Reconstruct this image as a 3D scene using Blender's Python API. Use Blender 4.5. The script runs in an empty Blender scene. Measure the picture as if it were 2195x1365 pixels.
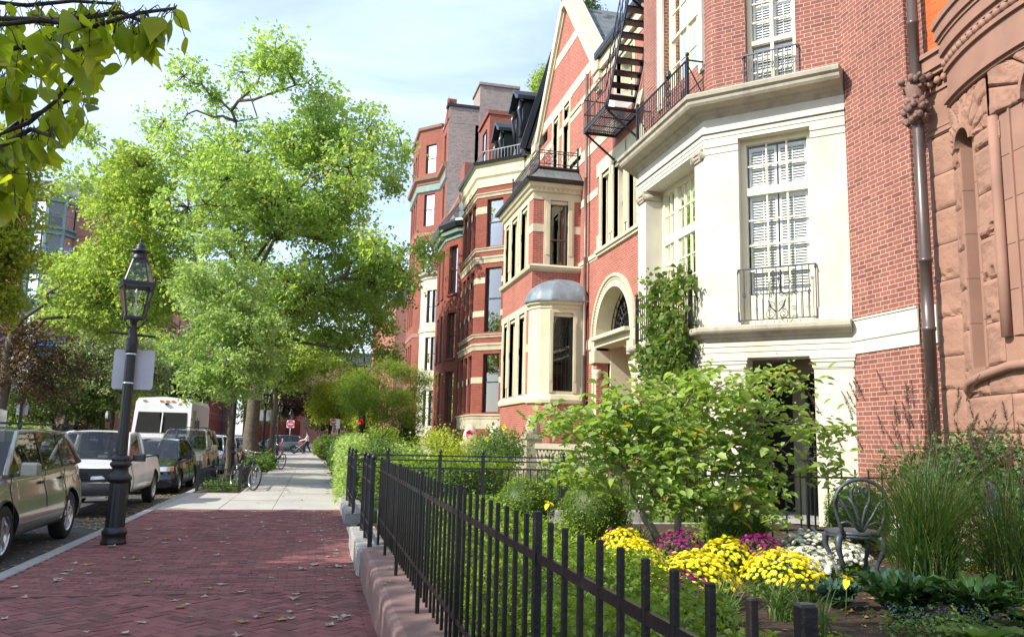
import bpy, math, random
import numpy as np
from math import sin, cos, pi, radians, sqrt, atan2
from mathutils import Matrix, Vector
rnd = random.Random(7)
S = bpy.context.scene
# ---------------------------------------------------------------- camera
cam_d = bpy.data.cameras.new("camera"); cam = bpy.data.objects.new("camera", cam_d)
S.collection.objects.link(cam); S.camera = cam
cam_d.sensor_width = 36; cam_d.sensor_fit = 'HORIZONTAL'; cam_d.lens = 36*1740/2195
cam_d.clip_start = .05; cam_d.clip_end = 2000
R_ = Matrix(((0.97265457, -0.05649878, -0.22527979),
             (-0.23108459, -0.13809726, -0.9630831),
             (0.0233025, 0.98880586, -0.14737693)))
cam.matrix_world = Matrix.Translation((0, 0, 1.5)) @ R_.to_4x4()
# ---------------------------------------------------------------- sun and sky
SUN = Vector((-.76, -.19, .61)).normalized()
sd = bpy.data.lights.new("sun", 'SUN'); sd.energy = 4.3; sd.angle = radians(.55); sd.color = (1, .93, .80)
so = bpy.data.objects.new("sun", sd); S.collection.objects.link(so)
so.rotation_euler = SUN.to_track_quat('Z', 'Y').to_euler()
W = bpy.data.worlds.new("World"); S.world = W; W.use_nodes = True
wn = W.node_tree.nodes; wl = W.node_tree.links; wn.clear()
sky = wn.new('ShaderNodeTexSky'); sky.sky_type = 'NISHITA'; sky.sun_disc = False
sky.sun_elevation = math.asin(SUN.z); sky.sun_rotation = atan2(SUN.x, SUN.y)
sky.air_density = 1.0; sky.dust_density = .8; sky.ozone_density = 2.2
tc = wn.new('ShaderNodeTexCoord'); mp = wn.new('ShaderNodeMapping'); mp.inputs['Scale'].default_value = (1.2, 1.2, 5)
mp.inputs['Rotation'].default_value = (0.1, 0.25, .5)
cn = wn.new('ShaderNodeTexNoise'); cn.inputs['Scale'].default_value = 1.5; cn.inputs['Detail'].default_value = 7; cn.inputs['Roughness'].default_value = .58; cn.inputs['Distortion'].default_value = .6
cr = wn.new('ShaderNodeValToRGB'); cr.color_ramp.elements[0].position = .25; cr.color_ramp.elements[1].position = .85
cr.color_ramp.elements[0].color = (.10, .10, .10, 1); cr.color_ramp.elements[1].color = (.50, .50, .50, 1)
mx = wn.new('ShaderNodeMix'); mx.data_type = 'RGBA'; mx.inputs['B'].default_value = (9.0, 10.4, 12.8, 1)
bg = wn.new('ShaderNodeBackground'); bg.inputs['Strength'].default_value = .135
wo = wn.new('ShaderNodeOutputWorld')
wl.new(tc.outputs['Generated'], mp.inputs['Vector']); wl.new(mp.outputs[0], cn.inputs['Vector'])
wl.new(cn.outputs['Fac'], cr.inputs[0]); wl.new(cr.outputs[0], mx.inputs['Factor'])
wl.new(sky.outputs[0], mx.inputs['A']); wl.new(mx.outputs['Result'], bg.inputs[0]); wl.new(bg.outputs[0], wo.inputs[0])
S.view_settings.view_transform = 'Standard'; S.view_settings.look = 'None'
S.view_settings.exposure = .80; S.view_settings.gamma = 1
S.cycles.max_bounces = 8; S.cycles.transparent_max_bounces = 24
# ---------------------------------------------------------------- helpers
COL = S.collection
def world_org(o):
    v = Vector((0, 0, 0))
    while o is not None:
        v += o.location; o = o.parent
    return v
def tag(o, label, cat, group=None):
    o['label'] = label; o['category'] = cat
    if group: o['group'] = group
    return o
def thing(name, label, cat, loc=(0, 0, 0), group=None):
    o = bpy.data.objects.new(name, None); COL.objects.link(o); o.location = loc; o.empty_display_size = .3
    return tag(o, label, cat, group)
def kind(o, k): o['kind'] = k; return o
def copy_tree(o, parent=None):
    c = o.copy(); COL.objects.link(c); c.parent = parent
    for ch in list(o.children): copy_tree(ch, c)
    return c
def frame(P0, P1=None, z=0, t=None):
    if t is None:
        dx, dy = P1[0]-P0[0], P1[1]-P0[1]; L = math.hypot(dx, dy); t = (dx/L, dy/L)
    n = (-t[1], t[0])
    f = lambda u, d, zz: (P0[0]+u*t[0]+d*n[0], P0[1]+u*t[1]+d*n[1], z+zz)
    f.L = 0 if P1 is None else math.hypot(P1[0]-P0[0], P1[1]-P0[1])
    return f
WORLD = lambda u, d, z: (u, d, z)
class MB:
    def __init__(s, F=None): s.v = []; s.f = []; s.mi = []; s.sm = []; s.tn = []; s.F = F or WORLD; s.m = 0; s.t = .5
    def P(s, p): s.v.append(s.F(*p)); return len(s.v)-1
    def face(s, pts, smooth=False):
        s.f.append([s.P(p) for p in pts]); s.mi.append(s.m); s.sm.append(smooth); s.tn.append(s.t)
    def fi(s, idx, smooth=False): s.f.append(list(idx)); s.mi.append(s.m); s.sm.append(smooth); s.tn.append(s.t)
    def box(s, a, b, c, d, e, f, skip=''):
        if b < a: a, b = b, a
        if d < c: c, d = d, c
        if f < e: e, f = f, e
        i = [s.P(p) for p in ((a,c,e),(b,c,e),(b,d,e),(a,d,e),(a,c,f),(b,c,f),(b,d,f),(a,d,f))]
        for k, q in (('-z',(0,3,2,1)),('+z',(4,5,6,7)),('-d',(0,1,5,4)),('+u',(1,2,6,5)),('+d',(2,3,7,6)),('-u',(3,0,4,7))):
            if k not in skip: s.fi([i[j] for j in q])
        return s
    def bbox(s, a, b, c, d, e, f, w=.01):   # box with bevelled vertical and top edges
        if b < a: a, b = b, a
        if d < c: c, d = d, c
        def ring(z, k): return [s.P(p) for p in ((a+k,c,z),(b-k,c,z),(b,c+k,z),(b,d-k,z),(b-k,d,z),(a+k,d,z),(a,d-k,z),(a,c+k,z))]
        def ring2(z, k, q): return [s.P(p) for p in ((a+k+q,c+q,z),(b-k-q,c+q,z),(b-q,c+k+q,z),(b-q,d-k-q,z),(b-k-q,d-q,z),(a+k+q,d-q,z),(a+q,d-k-q,z),(a+q,c+k+q,z))]
        r = [ring(e, w), ring(f-w, w), ring2(f, w*.3, w)]
        for x, y in zip(r, r[1:]):
            for k in range(8): s.fi((x[k], x[(k+1)%8], y[(k+1)%8], y[k]))
        s.fi(r[-1]); s.fi(r[0][::-1]); return s
    def obox(s, a, b, w, h, up=(0, 0, 1)):    # beam from a to b, w wide, h high
        a = Vector(a); b = Vector(b); t = (b-a).normalized(); up = Vector(up)
        x = t.cross(up)
        if x.length < 1e-4: x = t.cross(Vector((1, 0, 0)))
        x.normalize(); y = x.cross(t)
        c = [(-.5,-.5),(.5,-.5),(.5,.5),(-.5,.5)]
        A = [s.P(a+x*p*w+y*q*h) for p, q in c]; B = [s.P(b+x*p*w+y*q*h) for p, q in c]
        for k in range(4): s.fi((A[k], A[(k+1)%4], B[(k+1)%4], B[k]))
        s.fi(A[::-1]); s.fi(B); return s
    def tube(s, pts, r, n=6, cap=True, smooth=True):
        pts = [Vector(p) for p in pts]; rr = r if hasattr(r, '__len__') else [r]*len(pts)
        rings = []; ref = None
        for i, p in enumerate(pts):
            t = (pts[min(i+1, len(pts)-1)]-pts[max(i-1, 0)])
            if t.length < 1e-9: t = Vector((0, 0, 1))
            t.normalize()
            if ref is None: ref = t.orthogonal().normalized()
            x = (ref-t*ref.dot(t))
            x = x.normalized() if x.length > 1e-5 else t.orthogonal().normalized()
            ref = x; y = t.cross(x)
            rings.append([s.P(p+x*cos(2*pi*k/n)*rr[i]+y*sin(2*pi*k/n)*rr[i]) for k in range(n)])
        for A, B in zip(rings, rings[1:]):
            for k in range(n): s.fi((A[k], A[(k+1)%n], B[(k+1)%n], B[k]), smooth)
        if cap: s.fi(rings[0][::-1]); s.fi(rings[-1])
        return s
    def lathe(s, prof, c=(0, 0, 0), n=16, smooth=True, cap=True, a0=0, a1=2*pi, sq=1):
        full = abs(a1-a0-2*pi) < 1e-6; m = n if full else n+1; rings = []
        for r, z in prof:
            rings.append([s.P((c[0]+r*cos(a0+(a1-a0)*k/n), c[1]+r*sin(a0+(a1-a0)*k/n)*sq, c[2]+z)) for k in range(m)])
        for A, B in zip(rings, rings[1:]):
            for k in range(n): s.fi((A[k], A[(k+1)%m], B[(k+1)%m], B[k]), smooth)
        if cap and full: s.fi(rings[0][::-1]); s.fi(rings[-1])
        return s
    def grid(s, fn, nu, nv, smooth=True, closed=False):
        idx = [[s.P(fn(i/nu, j/nv)) for j in range(nv+1)] for i in range(nu+(0 if closed else 1))]
        for i in range(nu):
            i2 = (i+1) % len(idx)
            for j in range(nv): s.fi((idx[i][j], idx[i2][j], idx[i2][j+1], idx[i][j+1]), smooth)
        return s
    def prism(s, poly, d0, d1, smooth=False):  # poly in (u,z), extruded along d
        n = len(poly); A = [s.P((u, d0, z)) for u, z in poly]; B = [s.P((u, d1, z)) for u, z in poly]
        s.fi(A[::-1]); s.fi(B)
        for k in range(n): s.fi((A[k], A[(k+1)%n], B[(k+1)%n], B[k]), smooth)
        return s
    def zprism(s, poly, z0, z1):
        n = len(poly); A = [s.P((x, y, z0)) for x, y in poly]; B = [s.P((x, y, z1)) for x, y in poly]
        s.fi(A[::-1]); s.fi(B)
        for k in range(n): s.fi((A[k], A[(k+1)%n], B[(k+1)%n], B[k]))
        return s
    def sweep(s, pts, prof, closed=False, smooth=False, ends=True):
        """moulding: prof [(out, z)], pts plan polyline, street on the left"""
        n = len(pts); off = []
        for i in range(n):
            if closed: a, b, c = pts[i-1], pts[i], pts[(i+1) % n]
            else: a, b, c = pts[max(i-1, 0)], pts[i], pts[min(i+1, n-1)]
            def nn(p, q):
                dx, dy = q[0]-p[0], q[1]-p[1]; L = math.hypot(dx, dy)
                return (-dy/L, dx/L) if L > 1e-9 else None
            n1, n2 = nn(a, b), nn(b, c); n1 = n1 or n2; n2 = n2 or n1
            mx_, my_ = n1[0]+n2[0], n1[1]+n2[1]; k = 2/(mx_*mx_+my_*my_)
            off.append((mx_*k, my_*k))
        rings = [[s.P((p[0]+o[0]*d, p[1]+o[1]*d, z)) for d, z in prof] for p, o in zip(pts, off)]
        m = len(prof)
        for i in range(n if closed else n-1):
            A, B = rings[i], rings[(i+1) % n]
            for k in range(m-1): s.fi((A[k], B[k], B[k+1], A[k+1]), smooth)
        if ends and not closed: s.fi(rings[0]); s.fi(rings[-1][::-1])
        return s
    def wall(s, u0, u1, z0, z1, holes=(), rev=.2, d=0):
        us = sorted({u0, u1, *[h[0] for h in holes], *[h[1] for h in holes]}); us = [u for u in us if u0-1e-6 <= u <= u1+1e-6]
        zs = sorted({z0, z1, *[h[2] for h in holes], *[h[3] for h in holes]}); zs = [z for z in zs if z0-1e-6 <= z <= z1+1e-6]
        for a, b in zip(us, us[1:]):
            for c, e in zip(zs, zs[1:]):
                m, q = (a+b)/2, (c+e)/2
                if any(h[0] < m < h[1] and h[2] < q < h[3] for h in holes): continue
                s.face(((a,d,c),(b,d,c),(b,d,e),(a,d,e)))
        for h in holes:
            a, b, c, e = h[:4]; r = h[4] if len(h) > 4 else rev
            a_, b_, c_, e_ = max(a, u0), min(b, u1), max(c, z0), min(e, z1)
            if a_ >= b_ or c_ >= e_: continue
            s.face(((a_,d,c_),(a_,d-r,c_),(a_,d-r,e_),(a_,d,e_))); s.face(((b_,d,c_),(b_,d,e_),(b_,d-r,e_),(b_,d-r,c_)))
            s.face(((a_,d,c_),(b_,d,c_),(b_,d-r,c_),(a_,d-r,c_)))
            if e <= z1: s.face(((a_,d,e_),(a_,d-r,e_),(b_,d-r,e_),(b_,d,e_)))
        return s
    def band(s, u0, u1, z0, z1, holes=(), d0=-.05, d1=.015):
        cuts = [(h[0], h[1]) for h in holes if h[2] < z1-.01 and h[3] > z0+.01]
        a = u0
        for h in sorted(cuts):
            if h[0] > a+.01: s.box(a, min(h[0], u1), d0, d1, z0, z1)
            a = max(a, h[1])
        if a < u1-.01: s.box(a, u1, d0, d1, z0, z1)
        return s
    def pieces(s):
        """far-apart clusters of loose islands, as lists of face indices"""
        par = list(range(len(s.v)))
        def find(a):
            while par[a] != a: par[a] = par[par[a]]; a = par[a]
            return a
        for f in s.f:
            r = find(f[0])
            for q in f[1:]: par[find(q)] = r
        root = [find(f[0]) for f in s.f]; ids = {r: i for i, r in enumerate(dict.fromkeys(root))}; n = len(ids)
        if n < 2 or n > 800: return None
        fi_ = [ids[r] for r in root]; lo = np.full((n, 3), 1e9); hi = -lo
        for f, i in zip(s.f, fi_):
            p = np.array([s.v[q] for q in f]); lo[i] = np.minimum(lo[i], p.min(0)); hi[i] = np.maximum(hi[i], p.max(0))
        size = (hi-lo).max(1); gap = np.maximum(0, np.maximum(lo[:, None]-hi[None], lo[None]-hi[:, None]))
        near = np.sqrt((gap**2).sum(2)) <= np.maximum(.02, .5*np.maximum(size[:, None], size[None])); lab = np.full(n, -1); k = 0
        for i in range(n):
            if lab[i] >= 0: continue
            st = [i]; lab[i] = k
            while st:
                a = st.pop(); nb = np.nonzero(near[a] & (lab < 0))[0]; lab[nb] = k; st += list(nb)
            k += 1
        if k < 2 or k > 60: return None
        out = [[] for _ in range(k)]
        for j, i in enumerate(fi_): out[lab[i]].append(j)
        return out
    def build(s, name, mats, parent=None, loc=None, label=None, cat=None, group=None, k=None, bevel=0, solid=0):
        if parent is not None and name not in ('trunk', 'stem', 'leaf_stalk', 'pane', 'bloom'):
            ps = s.pieces()
            if ps:
                first = None
                for fs in ps:
                    m = MB(); mp_ = {}
                    for j in fs:
                        m.f.append([mp_.setdefault(q, len(mp_)) for q in s.f[j]]); m.mi.append(s.mi[j]); m.sm.append(s.sm[j]); m.tn.append(s.tn[j])
                    m.v = [s.v[q] for q in mp_]
                    o = m.build1(name, mats, parent, loc, label, cat, group, k, bevel); first = first or o
                return first
        return s.build1(name, mats, parent, loc, label, cat, group, k, bevel)
    def build1(s, name, mats, parent=None, loc=None, label=None, cat=None, group=None, k=None, bevel=0):
        if not isinstance(mats, (list, tuple)): mats = [mats]
        org = world_org(parent) if parent is not None else Vector(loc or (0, 0, 0))
        V = np.array(s.v, dtype=np.float64)-np.array(org)
        me = bpy.data.meshes.new(name); me.from_pydata(V.tolist(), [], s.f)
        for m in mats: me.materials.append(M[m] if isinstance(m, str) else m)
        npoly = len(me.polygons)
        me.polygons.foreach_set('material_index', np.array(s.mi, dtype=np.int32))
        me.polygons.foreach_set('use_smooth', np.array(s.sm, dtype=bool))
        # uv in metres by face orientation, in world coordinates
        Vw = V+np.array(org); nl = len(me.loops)
        vi = np.empty(nl, np.int32); me.loops.foreach_get('vertex_index', vi)
        ls = np.empty(npoly, np.int32); lt = np.empty(npoly, np.int32)
        me.polygons.foreach_get('loop_start', ls); me.polygons.foreach_get('loop_total', lt)
        N = np.empty(npoly*3, np.float32); me.polygons.foreach_get('normal', N); N = N.reshape(-1, 3)
        horiz = np.abs(N[:, 2]) > .75
        tx = np.where(horiz, 1, -N[:, 1]); ty = np.where(horiz, 0, N[:, 0]); l = np.sqrt(tx*tx+ty*ty)+1e-9; tx = tx/l; ty = ty/l
        sg = np.where((ty < -1e-3) | ((np.abs(ty) <= 1e-3) & (tx < 0)), -1, 1); tx = tx*sg; ty = ty*sg
        pf = np.repeat(np.arange(npoly), lt); p = Vw[vi]
        hz = horiz[pf]; u = p[:, 0]*tx[pf]+p[:, 1]*ty[pf]
        sl = np.sqrt(np.maximum(1-N[:, 2]**2, .06))[pf]
        v = np.where(hz, p[:, 1], p[:, 2]/sl)
        uvl = me.uv_layers.new(name='UVMap'); uvl.data.foreach_set('uv', np.stack([u, v], 1).astype(np.float32).ravel())
        at = me.attributes.new('tone', 'FLOAT', 'FACE'); at.data.foreach_set('value', np.array(s.tn, dtype=np.float32))
        me.update()
        o = bpy.data.objects.new(name, me); COL.objects.link(o)
        if parent is not None: o.parent = parent
        else: o.location = org
        if bevel:
            b = o.modifiers.new('bevel', 'BEVEL'); b.width = bevel; b.segments = 2; b.limit_method = 'ANGLE'; b.angle_limit = radians(40)
        if label and cat: tag(o, label, cat, group)
        elif label: o['label'] = label
        if k: o['kind'] = k
        return o
def spiral(c, r0, turns, a0, dirn=1, n=22, plane='uz'):
    out = []
    for i in range(n+1):
        t = i/n; a = a0+dirn*turns*2*pi*t; r = r0*(1-t*.82)
        out.append((c[0]+r*cos(a), c[1], c[2]+r*sin(a)))
    return out
def np_mesh(name, V, F, tone, mat, parent=None, loc=None, nper=4, smooth=False):
    """fast mesh from arrays: V (n,3), F (m,nper)"""
    org = np.array(world_org(parent) if parent is not None else (loc or (0, 0, 0)))
    me = bpy.data.meshes.new(name); V = (V-org).astype(np.float32); m = len(F)
    me.vertices.add(len(V)); me.vertices.foreach_set('co', V.ravel())
    me.loops.add(m*nper); me.loops.foreach_set('vertex_index', F.astype(np.int32).ravel())
    me.polygons.add(m); me.polygons.foreach_set('loop_start', np.arange(0, m*nper, nper, dtype=np.int32))
    try: me.polygons.foreach_set('loop_total', np.full(m, nper, dtype=np.int32))
    except Exception: pass
    for q in (mat if isinstance(mat, (list, tuple)) else [mat]): me.materials.append(M[q])
    at = me.attributes.new('tone', 'FLOAT', 'FACE'); at.data.foreach_set('value', tone.astype(np.float32))
    me.update(calc_edges=True); me.validate()
    if smooth: me.polygons.foreach_set('use_smooth', np.ones(m, dtype=bool))
    o = bpy.data.objects.new(name, me); COL.objects.link(o)
    if parent is not None: o.parent = parent
    else: o.location = Vector(org)
    return o
def leaf_arrays(C, size, rng, up=.5, aspect=.62, shape='rhomb', fold=.25, droop=None, dirs=None):
    """C (n,3) leaf positions -> verts, faces. rhomb: one folded quad; oval: two quads folded on the midrib"""
    n = len(C); sz = size*(.5+1.0*rng.random(n)**1.4)[:, None]
    nrm = rng.normal(size=(n, 3)); nrm /= np.linalg.norm(nrm, axis=1)[:, None]; nrm[:, 2] = np.abs(nrm[:, 2])+up; nrm /= np.linalg.norm(nrm, axis=1)[:, None]
    t = rng.normal(size=(n, 3)) if dirs is None else dirs+rng.normal(size=(n, 3))*.5
    if droop: t[:, 2] -= droop
    t -= nrm*(t*nrm).sum(1)[:, None]; t /= np.linalg.norm(t, axis=1)[:, None]+1e-9
    b = np.cross(nrm, t); w = aspect*.5
    if shape == 'rhomb':
        k = .45
        pts = [C, C+t*sz*k+b*sz*w+nrm*sz*fold*.5, C+t*sz-nrm*sz*.1, C+t*sz*k-b*sz*w+nrm*sz*fold*.5]
        V = np.stack(pts, 1).reshape(-1, 3); F = np.arange(4*n).reshape(n, 4); return V, F, 1
    up_ = nrm*sz*fold*.5
    pts = [C, C+t*sz*.25+b*sz*w*.9+up_, C+t*sz*.65+b*sz*w*.85+up_, C+t*sz-nrm*sz*.12, C+t*sz*.65-b*sz*w*.85+up_, C+t*sz*.25-b*sz*w*.9+up_]
    V = np.stack(pts, 1).reshape(-1, 3); base = np.arange(n)[:, None]*6
    F = np.concatenate([base+np.array([[0, 1, 2, 3]]), base+np.array([[0, 3, 4, 5]])], 0); return V, F, 2
def leaf_obj(name, C, size, mat, parent=None, seed=1, tone=None, loc=None, **kw):
    rng = np.random.default_rng(seed); V, F, k = leaf_arrays(C, size, rng, **kw)
    if tone is None: tone = rng.random(len(C))
    return np_mesh(name, V, F, np.tile(tone, k), mat, parent, loc)
# ---------------------------------------------------------------- materials
M = {}
def new_mat(name):
    m = bpy.data.materials.new(name); m.use_nodes = True; nt = m.node_tree
    p = nt.nodes['Principled BSDF']; M[name] = m
    return m, nt.nodes, nt.links, p
def mathn(N, L, op, a, b=None, c=None):
    n = N.new('ShaderNodeMath'); n.operation = op
    for i, x in enumerate((a, b, c)):
        if x is None: continue
        if isinstance(x, (int, float)): n.inputs[i].default_value = x
        else: L.new(x, n.inputs[i])
    return n.outputs[0]
def mixc(N, L, f, a, b, mode='MIX'):
    n = N.new('ShaderNodeMix'); n.data_type = 'RGBA'; n.blend_type = mode; n.clamp_factor = True
    for k, x in (('Factor', f), ('A', a), ('B', b)):
        if isinstance(x, (int, float)): n.inputs[k].default_value = x
        elif isinstance(x, tuple): n.inputs[k].default_value = (*x[:3], 1)
        else: L.new(x, n.inputs[k])
    return n.outputs['Result']
def noise(N, L, scale, detail=4, rough=.55, vec=None, dist=0, stretch=None):
    n = N.new('ShaderNodeTexNoise'); n.inputs['Scale'].default_value = scale; n.inputs['Detail'].default_value = detail
    n.inputs['Roughness'].default_value = rough; n.inputs['Distortion'].default_value = dist
    if vec is None: vec = N.new('ShaderNodeTexCoord').outputs['Object']
    if stretch:
        mp = N.new('ShaderNodeMapping'); mp.inputs['Scale'].default_value = stretch; L.new(vec, mp.inputs[0]); vec = mp.outputs[0]
    L.new(vec, n.inputs['Vector']); return n.outputs['Fac']
def ramp(N, L, f, p0, p1, c0=(0, 0, 0), c1=(1, 1, 1)):
    r = N.new('ShaderNodeValToRGB'); e = r.color_ramp.elements; e[0].position = p0; e[1].position = p1
    e[0].color = (*c0, 1); e[1].color = (*c1, 1); L.new(f, r.inputs[0]); return r.outputs[0]
def bump(N, L, p, h, strength=.4, dist=.01):
    b = N.new('ShaderNodeBump'); b.inputs['Strength'].default_value = strength; b.inputs['Distance'].default_value = dist
    L.new(h, b.inputs['Height']); L.new(b.outputs[0], p.inputs['Normal']); return b
def plain(name, col, rough=.6, metal=0, var=.25, scale=6, bs=.2, bd=.004, fine=60, spec=.5, coat=0, stain=None, tonev=0):
    m, N, L, p = new_mat(name)
    n1 = noise(N, L, scale); n2 = noise(N, L, fine, 3)
    f = ramp(N, L, n1, .3, .7)
    lo = tuple(c*(1-var) for c in col); hi = tuple(min(1, c*(1+var*.6)) for c in col)
    c = mixc(N, L, f, lo, hi)
    c = mixc(N, L, mathn(N, L, 'MULTIPLY', n2, .25), c, tuple(x*.6 for x in col))
    if tonev:
        a = N.new('ShaderNodeAttribute'); a.attribute_name = 'tone'
        c = mixc(N, L, mathn(N, L, 'MULTIPLY', a.outputs['Fac'], tonev), c, tuple(x*.35 for x in col))
    if stain:
        s = ramp(N, L, noise(N, L, stain[1], 5, .6, stretch=(1, 1, .35)), .52, .75); c = mixc(N, L, mathn(N, L, 'MULTIPLY', s, stain[2]), c, stain[0])
    L.new(c, p.inputs['Base Color']); p.inputs['Roughness'].default_value = rough; p.inputs['Metallic'].default_value = metal
    p.inputs['Specular IOR Level'].default_value = spec; p.inputs['Coat Weight'].default_value = coat; p.inputs['Coat Roughness'].default_value = .04
    if bs: bump(N, L, p, n2, bs, bd)
    return m
def flemish(name, c1, c2, mort, h=.0675, ln=.325, mw=.0095, dark=.25, flem=True, bstr=.6, rough=.8, dirt=.25, soft=False):
    m, N, L, p = new_mat(name)
    uv = N.new('ShaderNodeUVMap'); uv.uv_map = 'UVMap'; sp = N.new('ShaderNodeSeparateXYZ'); L.new(uv.outputs[0], sp.inputs[0])
    u, v = sp.outputs[0], sp.outputs[1]
    r = mathn(N, L, 'DIVIDE', v, h); row = mathn(N, L, 'FLOOR', r); fv = mathn(N, L, 'FRACT', r)
    par = mathn(N, L, 'MULTIPLY', mathn(N, L, 'ABSOLUTE', mathn(N, L, 'MODULO', row, 2)), .5)
    jit = N.new('ShaderNodeTexWhiteNoise'); jit.noise_dimensions = '1D'; L.new(row, jit.inputs['W'])
    uu = mathn(N, L, 'ADD', mathn(N, L, 'DIVIDE', u, ln), mathn(N, L, 'ADD', par, mathn(N, L, 'MULTIPLY', jit.outputs['Value'], .06)))
    cell = mathn(N, L, 'FLOOR', uu); fu = mathn(N, L, 'FRACT', uu)
    if flem:
        isH = mathn(N, L, 'GREATER_THAN', fu, .667)
        a0 = mathn(N, L, 'MULTIPLY', isH, .667)
        loc = mathn(N, L, 'SUBTRACT', fu, a0); wd = mathn(N, L, 'SUBTRACT', .667, mathn(N, L, 'MULTIPLY', isH, .334))
        ed = mathn(N, L, 'MINIMUM', loc, mathn(N, L, 'SUBTRACT', wd, loc))
    else:
        isH = 0; ed = mathn(N, L, 'MINIMUM', fu, mathn(N, L, 'SUBTRACT', 1, fu))
    ed = mathn(N, L, 'MULTIPLY', ed, ln)
    ev = mathn(N, L, 'MULTIPLY', mathn(N, L, 'MINIMUM', fv, mathn(N, L, 'SUBTRACT', 1, fv)), h)
    e = mathn(N, L, 'MINIMUM', ed, ev)
    wob = noise(N, L, 40, 2)
    e = mathn(N, L, 'ADD', e, mathn(N, L, 'MULTIPLY', mathn(N, L, 'SUBTRACT', wob, .5), .0015))
    mk = mathn(N, L, 'SMOOTH_MIN', 1, mathn(N, L, 'MAXIMUM', 0, mathn(N, L, 'DIVIDE', mathn(N, L, 'SUBTRACT', e, mw*.35), mw*.3)), .1)
    cb = N.new('ShaderNodeCombineXYZ'); L.new(cell, cb.inputs[0]); L.new(row, cb.inputs[1])
    if flem: L.new(isH, cb.inputs[2])
    wn_ = N.new('ShaderNodeTexWhiteNoise'); L.new(cb.outputs[0], wn_.inputs[0])
    f = wn_.outputs['Value']
    c = mixc(N, L, f, c1, c2)
    s2 = N.new('ShaderNodeSeparateColor'); L.new(wn_.outputs['Color'], s2.inputs[0])
    dk = mathn(N, L, 'MULTIPLY', mathn(N, L, 'GREATER_THAN', s2.outputs[1], .86), dark*2)
    c = mixc(N, L, dk, c, tuple(x*.45 for x in c1))
    c = mixc(N, L, mathn(N, L, 'MULTIPLY', noise(N, L, 90, 3), .3), c, tuple(x*.6 for x in c1))
    c = mixc(N, L, mk, mort, c)
    big = ramp(N, L, noise(N, L, .6, 5, .6), .35, .75)
    c = mixc(N, L, mathn(N, L, 'MULTIPLY', big, dirt), c, tuple(x*.5 for x in c1))
    L.new(c, p.inputs['Base Color']); p.inputs['Roughness'].default_value = rough; p.inputs['Specular IOR Level'].default_value = .25
    st = ramp(N, L, noise(N, L, 1.1, 5, .65, stretch=(1.6, 1.6, .22)), .5, .78); c = mixc(N, L, mathn(N, L, 'MULTIPLY', st, dirt*1.1), c, tuple(x*.38 for x in c1)); L.new(c, p.inputs['Base Color'])
    hgt = mathn(N, L, 'ADD', mk, mathn(N, L, 'MULTIPLY', noise(N, L, 120, 3), .3))
    bump(N, L, p, hgt, bstr, .004)
    return m
def leafm(name, ca, cb, cc=None, trans=.45, rough=.5, bark=False, tm=1.5, spec=.4):
    m, N, L, p = new_mat(name)
    a = N.new('ShaderNodeAttribute'); a.attribute_name = 'tone'
    c = mixc(N, L, a.outputs['Fac'], ca, cb)
    if cc: c = mixc(N, L, mathn(N, L, 'GREATER_THAN', a.outputs['Fac'], .93), c, cc)
    big = ramp(N, L, noise(N, L, .7, 3), .3, .7); c = mixc(N, L, mathn(N, L, 'MULTIPLY', big, .35), c, tuple(x*.62 for x in ca))
    L.new(c, p.inputs['Base Color']); p.inputs['Roughness'].default_value = rough; p.inputs['Specular IOR Level'].default_value = spec
    t = N.new('ShaderNodeBsdfTranslucent'); c2 = mixc(N, L, 1.0, c, (tm, tm*1.05, tm*.45), 'MULTIPLY'); L.new(c2, t.inputs[0])
    ms = N.new('ShaderNodeMixShader'); ms.inputs[0].default_value = trans
    L.new(p.outputs[0], ms.inputs[1]); L.new(t.outputs[0], ms.inputs[2]); L.new(ms.outputs[0], N['Material Output'].inputs[0])
    return m
def glassm(name, tint=(.02, .025, .03), ior=1.5, refl=1.0, clear=.85, dirt=.0, gain=1.7):
    m, N, L, p = new_mat(name)
    g = N.new('ShaderNodeBsdfGlossy'); g.inputs['Roughness'].default_value = .015; g.inputs[0].default_value = (refl, refl, refl, 1)
    t = N.new('ShaderNodeBsdfTransparent'); t.inputs[0].default_value = (clear, clear*1.01, clear, 1)
    fr = N.new('ShaderNodeFresnel'); fr.inputs[0].default_value = ior
    nz = noise(N, L, 1.6, 2); b = N.new('ShaderNodeBump'); b.inputs['Strength'].default_value = .12; b.inputs['Distance'].default_value = .02
    L.new(nz, b.inputs['Height']); L.new(b.outputs[0], g.inputs['Normal'])
    f = mathn(N, L, 'MULTIPLY', fr.outputs[0], gain); f = mathn(N, L, 'MINIMUM', f, 1.0)
    ms = N.new('ShaderNodeMixShader'); L.new(f, ms.inputs[0]); L.new(t.outputs[0], ms.inputs[1]); L.new(g.outputs[0], ms.inputs[2])
    L.new(ms.outputs[0], N['Material Output'].inputs[0]); N.remove(p); return m
flemish('brick_near', (.30, .108, .082), (.22, .08, .066), (.48, .39, .31), dirt=.32, mw=.0095, dark=.28)
flemish('brick_far', (.31, .10, .072), (.25, .08, .055), (.40, .20, .15), ln=.21, flem=False, mw=.006, dark=.15, bstr=.3, dirt=.3)
flemish('brick_pink', (.40, .135, .10), (.32, .10, .075), (.62, .38, .30), ln=.21, flem=False, mw=.008, dark=.16, bstr=.3, dirt=.22)
flemish('brick_deep', (.27, .072, .048), (.21, .055, .038), (.32, .15, .11), ln=.21, flem=False, mw=.007, dark=.2, bstr=.3, dirt=.2)
flemish('brick_orange', (.52, .13, .035), (.45, .10, .03), (.5, .22, .1), ln=.21, flem=False, mw=.004, dark=.05, bstr=.2, dirt=.1)
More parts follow.
